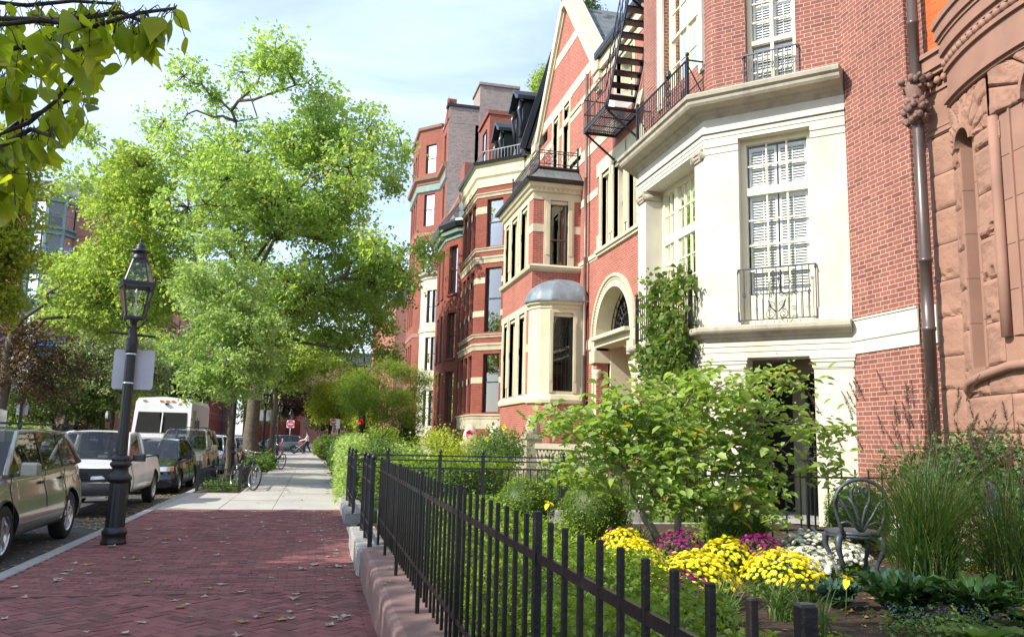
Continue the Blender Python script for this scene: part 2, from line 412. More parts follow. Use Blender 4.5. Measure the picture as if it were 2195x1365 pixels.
flemish('brick_rose', (.44, .19, .15), (.40, .16, .13), (.46, .28, .22), ln=.21, flem=False, mw=.006, dark=.1, bstr=.3, dirt=.15)
flemish('brick_grey', (.36, .25, .22), (.20, .16, .155), (.55, .52, .48), ln=.21, flem=False, mw=.012, dark=.7, bstr=.4, dirt=.25)
flemish('slate', (.13, .145, .15), (.18, .20, .19), (.05, .055, .06), h=.2, ln=.28, flem=False, mw=.012, dark=.5, bstr=.8, rough=.6, dirt=.15)
plain('limestone', (.61, .58, .49), .8, var=.12, scale=1.2, bs=.25, fine=120, stain=((.34, .30, .22), 1.6, .45))
plain('limestone_worn', (.42, .38, .30), .8, var=.16, scale=3, bs=.3, fine=90, stain=((.12, .10, .08), 3.5, .6))
plain('cream_stone', (.62, .565, .40), .75, var=.14, scale=1.5, bs=.15, fine=80, stain=((.4, .34, .2), 1.6, .3))
plain('dull_stone', (.40, .36, .26), .8, var=.2, scale=2, stain=((.12, .1, .08), 3, .5))
plain('cream_stone_shaded', (.50, .45, .32), .8, var=.2, scale=2, stain=((.15, .13, .1), 3, .5))  # cream stone for the bay bands, with shade put into its colour
plain('chair_iron', (.06, .068, .095), .45, metal=.2, var=.3, scale=14, bs=.25)
plain('brownstone', (.32, .175, .125), .85, var=.2, scale=2.2, bs=.5, bd=.01, fine=45, stain=((.22, .11, .08), 1.6, .5))
plain('brownstone_smooth', (.31, .17, .125), .8, var=.12, scale=2.5, bs=.2, fine=90, stain=((.17, .12, .1), 2.2, .45))
plain('brownstone_coping', (.25, .15, .135), .8, var=.15, scale=2.5, bs=.35, bd=.004, fine=60, stain=((.13, .08, .06), 3, .45))
plain('yellow_paint', (.80, .75, .54), .45, var=.05, scale=3, bs=.05)
plain('white_paint', (.80, .79, .72), .4, var=.05, scale=3, bs=.05)
plain('shutter_paint', (.74, .76, .72), .5, var=.03, bs=0)
plain('black_paint', (.012, .013, .017), .35, var=.3, scale=8, bs=.15, fine=50, spec=.6)
plain('iron', (.009, .010, .015), .42, var=.35, scale=10, bs=.25, fine=70, spec=.6)
plain('iron_rusty', (.005, .005, .006), .38, var=.4, scale=9, bs=.35, fine=60, stain=((.05, .022, .012), 9, .35))
plain('aluminium_grey', (.05, .055, .08), .42, metal=.3, var=.25, scale=12, bs=.2)
plain('lead', (.20, .24, .28), .5, metal=.2, var=.3, scale=3, bs=.2, stain=((.5, .52, .5), 4, .4))
plain('copper_green', (.21, .30, .27), .7, var=.2, scale=4)
plain('pipe_brown', (.10, .075, .07), .35, metal=.3, var=.2, scale=3)
plain('pipe_grey', (.20, .155, .13), .5, metal=.4, var=.4, scale=2.5)
plain('terracotta_dark', (.20, .115, .095), .8, var=.3, scale=8, bs=.6, bd=.01, fine=40)
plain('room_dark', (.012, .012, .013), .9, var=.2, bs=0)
plain('curtain', (.40, .41, .42), .9, var=.2, scale=5, bs=0)
plain('granite', (.33, .32, .31), .8, var=.2, scale=12, bs=.5, fine=120, stain=((.14, .13, .12), 3, .4))
plain('pale_cement', (.60, .55, .46), .85, var=.2, scale=2, bs=.3, stain=((.25, .22, .17), 3, .5))
plain('concrete', (.41, .39, .36), .9, var=.13, scale=.9, bs=.3, fine=120, stain=((.25, .23, .2), .8, .35))
plain('asphalt', (.062, .060, .062), .9, var=.2, scale=.8, bs=.7, bd=.006, fine=180)
plain('gutter_dirt', (.09, .06, .035), .95, var=.4, scale=3, bs=.6, fine=80)
plain('paver', (.28, .098, .092), .85, var=.2, scale=9, bs=.5, bd=.004, fine=110, tonev=.75, stain=((.12, .085, .075), 1.8, .6))
plain('paver_joint', (.045, .032, .03), .95, var=.4, scale=14, stain=((.09, .11, .03), 7, .5))
plain('mulch', (.055, .028, .017), .95, var=.5, scale=16, bs=1, bd=.02, fine=50)
plain('soil', (.07, .045, .03), .95, var=.4, scale=6, bs=.8, bd=.02)
plain('lawn', (.055, .085, .02), .95, var=.4, scale=3, bs=.8, bd=.02)
plain('bark', (.13, .105, .08), .9, var=.4, scale=9, bs=.9, bd=.03, fine=22)
plain('bark_pale', (.30, .25, .18), .85, var=.35, scale=9, bs=.6, bd=.01, fine=40)
plain('bark_dark', (.05, .038, .03), .9, var=.4, scale=9, bs=.6, bd=.01)
plain('stem_green', (.08, .12, .03), .7)
leafm('leaf_maple', (.27, .39, .11), (.46, .58, .23), (.50, .38, .10), .52, tm=1.6)
leafm('leaf_maple_b', (.27, .38, .09), (.46, .55, .17), (.45, .35, .06), .5)
leafm('leaf_street', (.25, .37, .13), (.44, .55, .25), (.55, .50, .16), .5)
leafm('leaf_yellow', (.28, .35, .05), (.46, .48, .08), (.55, .30, .05), .5)
leafm('leaf_autumn', (.28, .33, .04), (.46, .48, .08), (.62, .36, .06), .5)
leafm('leaf_silver', (.20, .26, .13), (.40, .46, .28), None, .3)
leafm('leaf_purple', (.10, .055, .05), (.17, .12, .07), (.2, .09, .03), .35)
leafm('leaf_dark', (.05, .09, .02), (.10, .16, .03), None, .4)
leafm('leaf_near', (.17, .22, .02), (.28, .31, .03), None, .62, .35, tm=2.6)
leafm('leaf_crab', (.21, .33, .08), (.40, .50, .15), (.60, .42, .04), .42, .4)
leafm('leaf_box', (.12, .22, .02), (.28, .38, .04), None, .35)
leafm('leaf_hedge', (.13, .22, .02), (.28, .38, .04), None, .4)
leafm('leaf_holly', (.035, .09, .02), (.12, .20, .05), None, .2, .12, spec=.9)
leafm('leaf_vine', (.09, .15, .04), (.20, .28, .06), (.30, .26, .06), .4)
leafm('leaf_ivy', (.05, .09, .04), (.11, .17, .07), None, .3)
leafm('leaf_japanese', (.13, .22, .03), (.28, .36, .06), (.34, .20, .04), .5)
leafm('leaf_lime', (.30, .38, .05), (.50, .52, .09), None, .5)
leafm('leaf_rose', (.08, .16, .04), (.2, .3, .09), None, .4)
leafm('grass_dark', (.035, .085, .02), (.10, .17, .04), (.25, .22, .08), .35)
leafm('grass_blade', (.06, .13, .03), (.16, .24, .06), (.30, .28, .10), .35)
leafm('grass_plume', (.10, .065, .05), (.18, .12, .09), None, .3)
leafm('leaf_chard', (.022, .065, .02), (.05, .11, .025), None, .3, .3)
leafm('leaf_kale', (.035, .085, .06), (.08, .15, .11), None, .2, .4)
leafm('petal_yellow', (.92, .76, .01), (.95, .84, .06), None, .25, tm=1.1)
leafm('petal_purple', (.22, .01, .13), (.38, .03, .22), None, .2, tm=1)
leafm('petal_white', (.74, .74, .70), (.86, .86, .82), None, .25, tm=1)
leafm('petal_red', (.5, .01, .01), (.65, .03, .04), None, .2, tm=1)
leafm('petal_pink', (.7, .03, .12), (.8, .08, .2), None, .2, tm=1)
leafm('petal_blue', (.06, .05, .35), (.12, .1, .5), None, .2, tm=1)
leafm('litter', (.30, .20, .06), (.42, .33, .12), (.36, .10, .03), .1, tm=1)
leafm('litter_grey', (.40, .36, .28), (.60, .54, .42), (.25, .16, .08), .1, tm=1)
glassm('pane', clear=.97, gain=1.0); glassm('pane_dark', ior=1.6, clear=.5); glassm('car_glass', ior=1.55, clear=.42, gain=1.0); glassm('lamp_glass', ior=1.45, clear=.92)
def paint(name, col, metal=.5, rough=.3, coat=.8):
    m, N, L, p = new_mat(name); p.inputs['Base Color'].default_value = (*col, 1); p.inputs['Metallic'].default_value = metal
    p.inputs['Roughness'].default_value = rough; p.inputs['Coat Weight'].default_value = coat; p.inputs['Coat Roughness'].default_value = .03
    c = mixc(N, L, ramp(N, L, noise(N, L, 2.5, 4), .4, .8), col, tuple(x*.82 for x in col)); L.new(c, p.inputs['Base Color']); return m
paint('paint_champagne', (.33, .325, .285), .6, .26); paint('paint_white', (.86, .87, .88), 0, .35); paint('paint_navy', (.012, .016, .032), .2, .25)
paint('paint_gold', (.44, .39, .30)); paint('paint_blue', (.20, .26, .36)); paint('paint_green', (.06, .10, .10), .4); paint('paint_silver', (.50, .52, .54))
paint('plastic_black', (.018, .018, .02), 0, .5, 0); paint('rubber', (.014, .014, .015), 0, .8, 0); paint('alloy', (.62, .62, .62), .9, .25, .2)
paint('lamp_clear', (.70, .70, .68), .3, .12); paint('lamp_amber', (.75, .20, .02), 0, .15); paint('lamp_red', (.5, .02, .02), 0, .15)
paint('chrome', (.75, .75, .75), 1, .12, 0); paint('sign_white', (.80, .80, .82), 0, .45, .1); paint('sign_back', (.55, .53, .60), .3, .45, 0); paint('sign_red', (.65, .02, .03), 0, .4, .2)
paint('bumper_grey', (.055, .052, .055), 0, .55, 0); paint('blue_steel', (.05, .18, .62), 0, .5, .1); paint('seat_red', (.5, .03, .05), 0, .7, 0)
# ---------------------------------------------------------------- ground, street, pavements
b = MB(); b.face(((-400,-200,-.2),(400,-200,-.2),(400,900,-.2),(-400,900,-.2))); b.build('ground', 'soil', k='structure')
b = MB()
b.face(((-13,-40,-.15),(-3.14,-40,-.15),(-3.14,70.5,-.15),(-13,70.5,-.15)))
b.face(((-300,70.5,-.15),(300,70.5,-.15),(300,84,-.15),(-300,84,-.15)))
b.face(((-13,84,-.15),(-3.14,84,-.15),(-3.14,600,-.15),(-13,600,-.15))); b.build('road', 'asphalt', k='structure')
b = MB()
y = -10
while y < 69:
    L = 1.9+rnd.random()*.6; L = min(L, 69.2-y); b.bbox(-3.15, -2.985, y, y+L-.012, -.18, .004+rnd.uniform(-.003, .003), .012); y += L
b.build('granite_kerb', 'granite', k='structure')
b = MB(); b.box(-13.2, -13.0, -10, 69, -.18, .0); b.build('kerb', 'granite', k='structure')
b = MB(); b.box(-17, -13.2, -10, 69, -.18, -.003); b.box(-40, -17, 66.5, 70.3, -.18, -.005); b.box(-17, -13, 85, 300, -.18, -.003); b.build('opposite_pavement', 'concrete', k='structure')
# brick paving: joint sheet, herringbone near, running bond beyond
b = MB(); b.box(-2.985, .62, -6, 17.35, -.1, -.006); b.build('pavement_bed', 'paver_joint', k='structure')
b = MB(); W_ = .101
def paver(cx, cy, hx, hy, ang, zt):
    ca, sa = cos(ang), sin(ang); b.t = rnd.random()**1.4; tx_, ty_ = rnd.uniform(-.0018, .0018), rnd.uniform(-.0018, .0018)
    P = [(cx+px*hx*ca-py*hy*sa, cy+px*hx*sa+py*hy*ca) for px, py in ((-1,-1),(1,-1),(1,1),(-1,1))]
    T_ = [b.P((x, y, zt+tx_*q+ty_*w)) for (x, y), (q, w) in zip(P, ((-1,-1),(1,-1),(1,1),(-1,1)))]
    B_ = [b.P((x, y, zt-.02)) for x, y in P]
    b.fi(T_)
    for k in range(4): b.fi((B_[k], B_[(k+1)%4], T_[(k+1)%4], T_[k]))
a45 = radians(45)
for i in range(-110, 110):
    for j in range(-110, 110):
        c = (i-j) % 4
        if c not in (0, 3): continue
        lx, ly, hx, hy = (i+1, j+.5, 1, .5) if c == 0 else (i+.5, j+1, .5, 1)
        x = (lx*cos(a45)-ly*sin(a45))*W_-1.2; y = (lx*sin(a45)+ly*cos(a45))*W_+5
        if -2.93 < x < .43 and 3.2 < y < 8.33: paver(x, y, hx*W_-.0035, hy*W_-.0035, a45, rnd.uniform(-.002, .002))
y = 3.2
while y < 8.4: paver(.50, y, .044, .097, 0, rnd.uniform(-.001, .002)); y += .2
r = 0; y = 8.44
while y < 17.3:
    x = -2.93-(.1 if r % 2 else 0)+rnd.uniform(-.01, .01)
    while x < .58:
        xa, xb = max(x, -2.98), min(x+.2, .61)
        if xb-xa > .04: paver((xa+xb)/2, y, (xb-xa)/2-.003, .046, 0, rnd.uniform(-.001, .0015))
        x += .2
    y += .0985; r += 1
b.build('brick_paving', 'paver', k='structure')
b = MB()
y = 17.36; slabs = []
while y < 68.5:
    L = 2.3 if y > 17.4 else 2.32
    for x0, x1 in ((-2.98, -1.83), (-1.83, -.8), (-.8, .62)):
        if x0 < -2.5 and (22.6 < y+L/2 < 26.2 or 34.5 < y+L/2 < 39.5 or 52 < y+L/2 < 56): continue
        z = rnd.uniform(-.003, .003); b.box(x0+.006, x1-.006, y+.006, y+L-.006, -.1, z)
    y += L
b.box(-2.98, 40, 66.2, 70.3, -.12, -.012); b.box(-2.98, 40, 85, 88.5, -.12, -.002)
b.box(-2.98, .62, 88.5, 300, -.12, -.006)
b.build('concrete_pavement', 'concrete', k='structure')
b = MB(); b.box(-2.98, .62, 17.36, 68, -.12, -.03); b.build('verge_soil', 'soil', k='structure')
# gardens behind the fences
b = MB(); b.face(((.8,-6,.33),(7.9,-6,.33),(7.9,11.45,.33),(.8,11.45,.33))); b.build('garden_mulch', 'mulch', k='structure')
b = MB(); b.box(.55, 7.8, 11.45, 13.9, -.1, .03); b.build('garden_path', 'pale_cement', k='structure')
b = MB(); b.box(.9, 7.8, 14.1, 66, -.1, .26); b.build('front_gardens', 'lawn', k='structure')
b = MB(); b.box(-25, -17, -10, 66, -.1, .2); b.box(-60, -3, 90, 120, -.15, .0) ; b.build('opposite_gardens', 'lawn', k='structure')
# kerb walls and garden kerbs
b = MB(); F = WORLD
def lowwall(name, mat, x0, x1, y0, y1, z1, label, cat, loc, rr=.06, seg=2.3):
    b = MB(); prof = [(x0, -.1), (x0+.004, z1-rr), (x0+rr*.3, z1-rr*.3), (x0+rr, z1), (x1-rr, z1+.006), (x1, z1-rr*.6), (x1, .1)]
    ys = [y0+.03, y0+.006, y0+.006]; n = max(1, int((y1-y0)/.12))
    def fn(i, j):
        x, z = prof[int(round(j*(len(prof)-1)))]; k = i*n; y = y0+(y1-y0)*i
        if i in (0.0, 1.0): x = x+(.02 if x < (x0+x1)/2 else -.02); z -= .015
        return (x+.004*sin(y*5.1), y, z+.003*sin(y*3.3))
    b.grid(fn, n, len(prof)-1, smooth=False)
    b.face([(p[0]+(.02 if p[0] < (x0+x1)/2 else -.02), y1, p[1]-.015) for p in prof]); b.face([(p[0]+(.02 if p[0] < (x0+x1)/2 else -.02), y0, p[1]-.015) for p in prof])
    return b.build(name, mat, None, loc, label, cat)
lowwall('coping_wall', 'brownstone_coping', .525, .97, -1, 9.18, .33, 'low weathered brownstone kerb wall under the nearest black picket fence', 'low wall', (.75, 4, 0))
lowwall('coping_wall', 'granite', .50, .93, 9.2, 11.75, .27, 'grey granite kerb block under the ball finial panel in front of the brownstone kerb wall', 'low wall', (.7, 10.4, 0), .02)
lowwall('coping_wall', 'granite', .53, .93, 14.5, 20.2, .20, 'farther grey granite kerb block beyond the garden path opening, below the ivy', 'low wall', (.7, 17, 0), .02)
b = MB(); b.bbox(1.05, 7.7, 11.38, 11.5, 0, .34, .02); b.bbox(1.05, 7.7, 13.9, 14.05, 0, .3, .02); b.build('path_edging', 'granite', k='structure')
# ---------------------------------------------------------------- iron fences
def pickets(b, F, u0, u1, n, d, z0, z1, w=.018, tip=0):
    for k in range(n):
        u = u0+(u1-u0)*(k+.5)/n; b.box(u-w/2, u+w/2, d-w/2, d+w/2, z0, z1)
fen = thing('iron_fence', 'nearest black iron picket fence with square flat topped bars on the brownstone kerb wall', 'fence', (.72, 4, .33))
F = frame((.72, -.4), t=(0, 1)); yy = [-.4+.0, 1.12, 2.64, 4.15, 5.68, 7.22, 8.4, 9.33]
for i, y in enumerate(yy):
    b = MB(F); u = y+.4; w = .028
    b.bbox(u-w/2, u+w/2, -w/2, w/2, .32, 1.27, .004); b.build('post', 'iron_rusty', fen)
for y0, y1 in zip(yy, yy[1:]):
    n = max(3, round((y1-y0)/.152)-1); b = MB(F); st = (y1-y0)/(n+1)
    for k in range(n):
        u = y0+.4+st*(k+1)+rnd.uniform(-.004, .004); q = rnd.uniform(-.002, .002); b.bbox(u-.0085, u+.0085, -.0085+q, .0085+q, .46, 1.25+rnd.uniform(-.004, .003), .003)
    b.build('picket_panel', 'iron_rusty', fen)
b = MB(F); b.box(0, 9.73, -.006, .006, 1.11, 1.14); b.build('rail', 'iron_rusty', fen)
b = MB(F); b.box(0, 9.73, -.006, .006, .598, .625); b.build('rail', 'iron_rusty', fen)
def finial_post(parent, F, u, d, z0, z1, w=.05, mat='iron'):
    b = MB(F); b.box(u-w/2, u+w/2, d-w/2, d+w/2, z0, z1); b.box(u-w*.7, u+w*.7, d-w*.7, d+w*.7, z1, z1+.015)
    o = b.build('post', mat, parent); b = MB(F); r = w*.62
    b.lathe([(w*.35, 0), (w*.25, .012), (w*.3, .02), (r*.8, .03), (r, .03+r*.6), (r*.8, .03+r*1.3), (r*.3, .03+r*1.75), (.002, .03+r*1.9)], (u, d, z1+.015), 10)
    b.build('finial', mat, o); return o
def panel_fence(label, F, us, zb, zt, n, group=None, loc=None, mid=None):
    t = thing('iron_fence', label, 'fence', loc, group)
    for u in us: finial_post(t, F, u, 0, zb, zt+.06)
    for a, c in zip(us, us[1:]):
        b = MB(F); pickets(b, F, a+.03, c-.03, n, 0, zb+.06, zt, .014); b.build('picket_panel', 'iron', t)
    for z in (zt, zt-.17, zb+.24, zb+.1):
        b = MB(F); b.box(us[0], us[-1], -.012, .012, z-.012, z+.012); b.build('rail', 'iron', t)
    return t
panel_fence('short black iron fence panel with ball finials on the nearer granite kerb block', frame((.64, 9.48), t=(0, 1)), (0, .85, 1.7), .26, 1.14, 9, loc=(.64, 10.3, .26))
panel_fence('black iron fence with ball finials along the pavement beside the ivy, beyond the path opening', frame((.66, 14.25), t=(0, 1)), (0, 1.45, 2.9), .2, 1.12, 13, loc=(.66, 15.7, .2))
F = frame((7.6, 14.2), t=(-1, 0)); t = thing('iron_fence', 'long black iron cross fence with double top rail and ball finials, beyond the garden path', 'fence', (4, 14.2, .26))
for x in (7.4, 5.9, 4.33, 2.86, 2.1, 1.2): finial_post(t, F, 7.6-x, 0, .25, 1.2, .055)
for a, c in ((1.2, 2.1), (2.1, 2.86), (2.86, 4.33), (4.33, 5.9), (5.9, 7.4)):
    b = MB(F)
    n = max(3, round((c-a)/.135))
    for k in range(n):
        u = 7.6-(a+(c-a)*(k+.5)/n); b.box(u-.007, u+.007, -.007, .007, .4, 1.0)
        for s in (1, -1): b.tube([(u+s*(.035-.03*cos(q)), 0, 1.0-.045+.04*sin(q)) for q in [x*.5 for x in range(7)]], .004, 4)
    b.build('picket_panel', 'iron', t)
for z in (1.19, 1.11, .98, .45):
    b = MB(F); b.box(.1, 6.9, -.013, .013, z-.012, z+.012); b.build('rail', 'iron', t)
F = frame((7.3, 9.0), t=(-1, 0)); t = thing('iron_fence', 'plain black picket fence in front of the cream porch pier behind the garden chair', 'fence', (6, 9.0, .33))
for x in (7.2, 5.86, 4.5): b = MB(F); b.box(7.3-x-.016, 7.3-x+.016, -.016, .016, .3, 1.25); b.build('post', 'iron', t)
for a, c in ((4.5, 5.86), (5.86, 7.2)): b = MB(F); pickets(b, F, 7.3-c, 7.3-a, 7, 0, .42, 1.23, .015); b.build('picket_panel', 'iron', t)
for z in (1.13, .5): b = MB(F); b.box(.1, 2.8, -.01, .01, z-.012, z+.012); b.build('rail', 'iron', t)
# ---------------------------------------------------------------- windows
def louvres(b, F, u0, u1, z0, z1, d, pitch=.047):
    b.box(u0, u0+.035, d-.015, d+.012, z0, z1); b.box(u1-.035, u1, d-.015, d+.012, z0, z1)
    n = max(1, round((z1-z0)/.85))
    for k in range(n+1):
        zz = z0+(z1-z0-.05)*k/n; b.box(u0+.035, u1-.035, d-.015, d+.012, zz, zz+.05)
    z = z0+.06
    while z < z1-.05:
        i = [b.P(p) for p in ((u0+.035,d-.014,z+.036),(u1-.035,d-.014,z+.036),(u1-.035,d+.012,z),(u0+.035,d+.012,z))]
        b.fi(i); i = [b.P(p) for p in ((u0+.035,d-.014,z+.042),(u1-.035,d-.014,z+.042),(u1-.035,d+.012,z+.006),(u0+.035,d+.012,z+.006))]; b.fi(i)
        b.box((u0+u1)/2-.006, (u0+u1)/2+.006, d+.01, d+.016, z0+.06, z1-.05) if z == z0+.06 else None
        z += pitch
def window(parent, F, u0, u1, z0, z1, d, frame_m='yellow_paint', bar_m=None, fr=.07, bar=.022, mull=(), trans=(), cells=(), glass='pane', shutters=None, curtain=None, name='window', depth=.07, back=.45, label=None):
    """frame with mullions/transoms; cells: (u0,u1,z0,z1,cols,rows) glazing bars"""
    b = MB(F)
    b.box(u0, u0+fr, d-depth, d+.02, z0, z1); b.box(u1-fr, u1, d-depth, d+.02, z0, z1)
    b.box(u0+fr, u1-fr, d-depth, d+.018, z1-fr, z1); b.box(u0+fr, u1-fr, d-depth, d+.03, z0, z0+fr*.8)
    for m_, w in mull: b.box(m_-w/2, m_+w/2, d-depth+.002, d+.012, z0+fr*.8, z1-fr)
    for z_, w in trans: b.box(u0+fr, u1-fr, d-depth+.004, d+.016, z_-w/2, z_+w/2)
    for a, c, e, g, nc, nr in cells:
        for k in range(1, nc): u = a+(c-a)*k/nc; b.box(u-bar/2, u+bar/2, d-.045, d-.008, e, g)
        for k in range(1, nr): z = e+(g-e)*k/nr; b.box(a, c, d-.043, d-.010, z-bar/2, z+bar/2)
    w = b.build(name, bar_m or frame_m, parent, label=label)
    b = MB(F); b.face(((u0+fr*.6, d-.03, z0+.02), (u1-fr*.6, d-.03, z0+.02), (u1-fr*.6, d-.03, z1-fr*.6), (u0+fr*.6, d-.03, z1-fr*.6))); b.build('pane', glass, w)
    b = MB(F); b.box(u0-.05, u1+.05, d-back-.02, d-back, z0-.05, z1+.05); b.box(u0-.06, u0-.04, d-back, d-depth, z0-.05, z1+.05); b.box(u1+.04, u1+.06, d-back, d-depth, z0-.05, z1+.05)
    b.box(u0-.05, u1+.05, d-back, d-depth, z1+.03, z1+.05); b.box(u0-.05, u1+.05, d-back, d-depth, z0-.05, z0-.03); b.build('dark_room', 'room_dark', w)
    if curtain:
        b = MB(F)
        for a, c, e, g in curtain:
            n = 14; b.grid(lambda i, j: (a+(c-a)*i, d-.14+.02*sin(i*n*2.3), e+(g-e)*j), n*2, 1)
        b.build('curtain', 'curtain', w)
    if shutters:
        for a, c, e, g in shutters: b = MB(F); louvres(b, F, a, c, e, g, d-.10); b.build('shutter', 'shutter_paint', w)
    return w
def railing(parent, F, u0, u1, d, z0, z1, sp=.11, knot=True, mat='aluminium_grey', ret=.3, scroll=None, posts=False, rb=.007, name='railing'):
    b = MB(F)
    n = round((u1-u0)/sp)
    b.box(u0, u1, d-.014, d+.014, z1-.022, z1); b.box(u0, u1, d-.011, d+.011, z0+.03, z0+.048)
    for k in range(n+1):
        u = u0+(u1-u0)*k/n
        if scroll and abs(u-scroll) < .17: continue
        b.box(u-rb, u+rb, d-rb, d+rb, z0+.03 if not posts else z0, z1-.02)
        if knot and k % 2: 
            zc = z0+(z1-z0)*.5; q = .034
            for s in (1, -1): b.tube([(u, d, zc+q*1.4), (u+s*q*.75, d, zc+.004), (u+s*q*.75, d, zc-.004), (u, d, zc-q*1.4)], .006, 4)
    for u in (u0, u1):
        if ret: b.box(u-.009, u+.009, d-ret, d, z1-.03, z1-.005); b.box(u-.008, u+.008, d-ret, d, z0+.03, z0+.045)
        for s in (.06,): b.tube([(u, d+.01+.02*sin(q)*1.2, z1-.05-.03*q/3) for q in range(5)], .008, 4)
    if scroll:
        c = scroll; H = z1-z0
        b.box(c-.008, c+.008, d-.008, d+.008, z0+.04, z1-.02)
        for s in (1, -1):
            for rr, zc, ox, a0, dr in ((.082, .10, .095, pi/2, 1), (.055, .30, .075, -pi/2, -1), (.045, .50, .07, -pi/2, -1), (.04, .90, .055, pi/2, 1), (.03, .80, .045, pi/2, -1)):
                pts = spiral((c+s*ox, d, z0+.03+zc*H*.92), rr, 1.6, a0 if s > 0 else pi-a0, -dr*s)
                b.tube(pts, .007, 5)
            b.tube([(c+s*.012, d, z0+.62*H), (c+s*.05, d, z0+.60*H), (c+s*.035, d, z0+.76*H)], .007, 4)
            b.tube([(c+s*.02, d, z0+.17*H), (c+s*.10, d, z0+.27*H), (c+s*.13, d, z0+.38*H)], .012, 5)
        b.box(c-.09, c+.09, d-.01, d+.01, z0+.765*H, z0+.785*H)
    if posts:
        for u in (u0, u1):
            b.box(u-.022, u+.022, d-.022, d+.022, z0-.03, z1+.03); b.lathe([(.02, 0), (.012, .01), (.03, .03), (.038, .055), (.03, .08), (.006, .1)], (u, d, z1+.03), 10)
            b.obox((u, d, z1-.1), (u, d-.3, z0+.1), .016, .016)
        c = (u0+u1)/2+ (posts if isinstance(posts, float) else 0)
        for s in (1, -1):
            for k in range(4): b.tube(spiral((c+s*.05, d, z0+(z1-z0)*(.12+.22*k)), .05, 1.3, pi/2 if s > 0 else pi/2, -s), .012, 5)
            b.tube([(c+s*.02, d, z1+.0), (c+s*.09, d, z1+.04), (c+s*.07, d, z1+.1), (c+s*.02, d, z1+.12)], .018, 5)
        b.lathe([(.05, 0), (.06, .03), (.03, .07), (.035, .11), (.012, .15), (.004, .2)], (c, d, z1), 8)
    return b.build(name, mat, parent)
# ---------------------------------------------------------------- house with the limestone bay (nearest full house)
B1 = thing('brick_house', 'nearest red brick house with the white limestone bay, shuttered windows and small iron balconies', 'house', (8.5, 13.7, .33))
P1 = [(7.75, 10.6), (6.15, 12.2), (6.15, 15.15), (7.75, 16.75)]
Fn = frame(P1[0], P1[1]); Ff = frame(P1[1], P1[2]); Fb = frame(P1[2], P1[3]); Fl = frame((7.75, 8.85), t=(0, 1)); Fr = frame((7.75, 16.75), t=(0, 1))
b = MB(Fl); b.wall(.36, 1.75, .2, 13.2); b.wall(0, .36, .2, 13.2, d=-.09); b.face(((.36,0,.2),(.36,-.09,.2),(.36,-.09,13.2),(.36,0,13.2)))
b.face(((0,-.09,.2),(0,-.6,.2),(0,-.6,13.2),(0,-.09,13.2)))
b.wall(1.75, 1.86, 7.3, 13.2); b.F = Fr; b.wall(-.1, 0, 7.3, 13.2); b.wall(0, 1.8, 3.4, 13.2); b.wall(0, 1.8, .2, 3.4)
# upper brick bay with rounded corners
def rounded(pts, r=.16, n=4):
    out = [pts[0]]
    for a, c, e in zip(pts, pts[1:], pts[2:]):
        v1 = Vector((a[0]-c[0], a[1]-c[1])).normalized(); v2 = Vector((e[0]-c[0], e[1]-c[1])).normalized(); c_ = Vector(c)
        for k in range(n+1):
            t = k/n; p = (c_+v1*r)*(1-t)**2+c_*2*t*(1-t)+(c_+v2*r)*t*t; out.append((p.x, p.y))
    return out+[pts[-1]]
Pu = [(7.75, 10.68), (6.26, 12.17), (6.26, 15.18), (7.75, 16.67)]
Gn = frame(Pu[0], Pu[1]); Gf = frame(Pu[1], Pu[2]); Gb = frame(Pu[2], Pu[3])
b.F = Gn; b.wall(0, Gn.L-.14, 7.36, 13.2, [(.66, 1.48, 7.42, 9.75)], .26)
b.F = Gf; b.wall(.14, Gf.L-.14, 7.36, 13.2, [(.36, 1.96, 8.22, 10.6)], .2)
b.F = Gb; b.wall(.14, Gb.L, 7.36, 13.2)
b.F = WORLD
for c_, a_, e_ in ((Pu[1], Pu[0], Pu[2]), (Pu[2], Pu[1], Pu[3])):
    q = rounded([a_, c_, e_], .14, 5)[1:-1]
    for p0, p1 in zip(q, q[1:]): b.face(((*p0, 7.36), (*p1, 7.36), (*p1, 13.2), (*p0, 13.2)))
b.box(8.05, 16, 8.9, 18.5, 0, 13.1); b.build('wall', 'brick_near', B1)
b = MB(); b.box(7.7, 16.2, 8.8, 18.6, 13.2, 13.5); b.build('roof', 'slate', B1)
# limestone ground floor: piers, lintel; first floor walls
b = MB(Fn); holeG = [(.575, 1.63, .33, 2.88)]
b.wall(0, Fn.L, .33, 3.16, [(.575, 1.63, .33, 2.88)], .45); b.wall(0, Fn.L, 3.16, 7.1, [(.53, 1.68, 3.42, 6.56)], .2)
b.F = Ff; b.wall(0, Ff.L, .33, 3.16, [(.5, 2.45, .33, 2.88)], .45); b.wall(0, Ff.L, 3.16, 7.1, [(.36, 2.55, 3.42, 6.50)], .42)
b.F = Fb; b.wall(0, Fb.L, .33, 7.1, [(.6, 1.7, 3.42, 6.5)], .3)
b.F = WORLD; sh = b.build('limestone_bay', 'limestone', B1)
b = MB()
b.sweep(P1, [(0, 3.14), (.03, 3.15), (.04, 3.2), (.10, 3.22), (.12, 3.26), (.20, 3.28), (.22, 3.31), (.22, 3.36), (.19, 3.385), (0, 3.42)]); b.build('cornice', 'limestone_worn', B1)
b = MB(); b.sweep(P1, [(0, 6.98), (.03, 7.0), (.05, 7.04), (.12, 7.06), (.14, 7.1), (.32, 7.13), (.35, 7.17), (.36, 7.22), (.40, 7.25), (.41, 7.31), (.38, 7.34), (.05, 7.40), (0, 7.40)]); b.build('cornice', 'limestone_worn', B1)
b = MB()
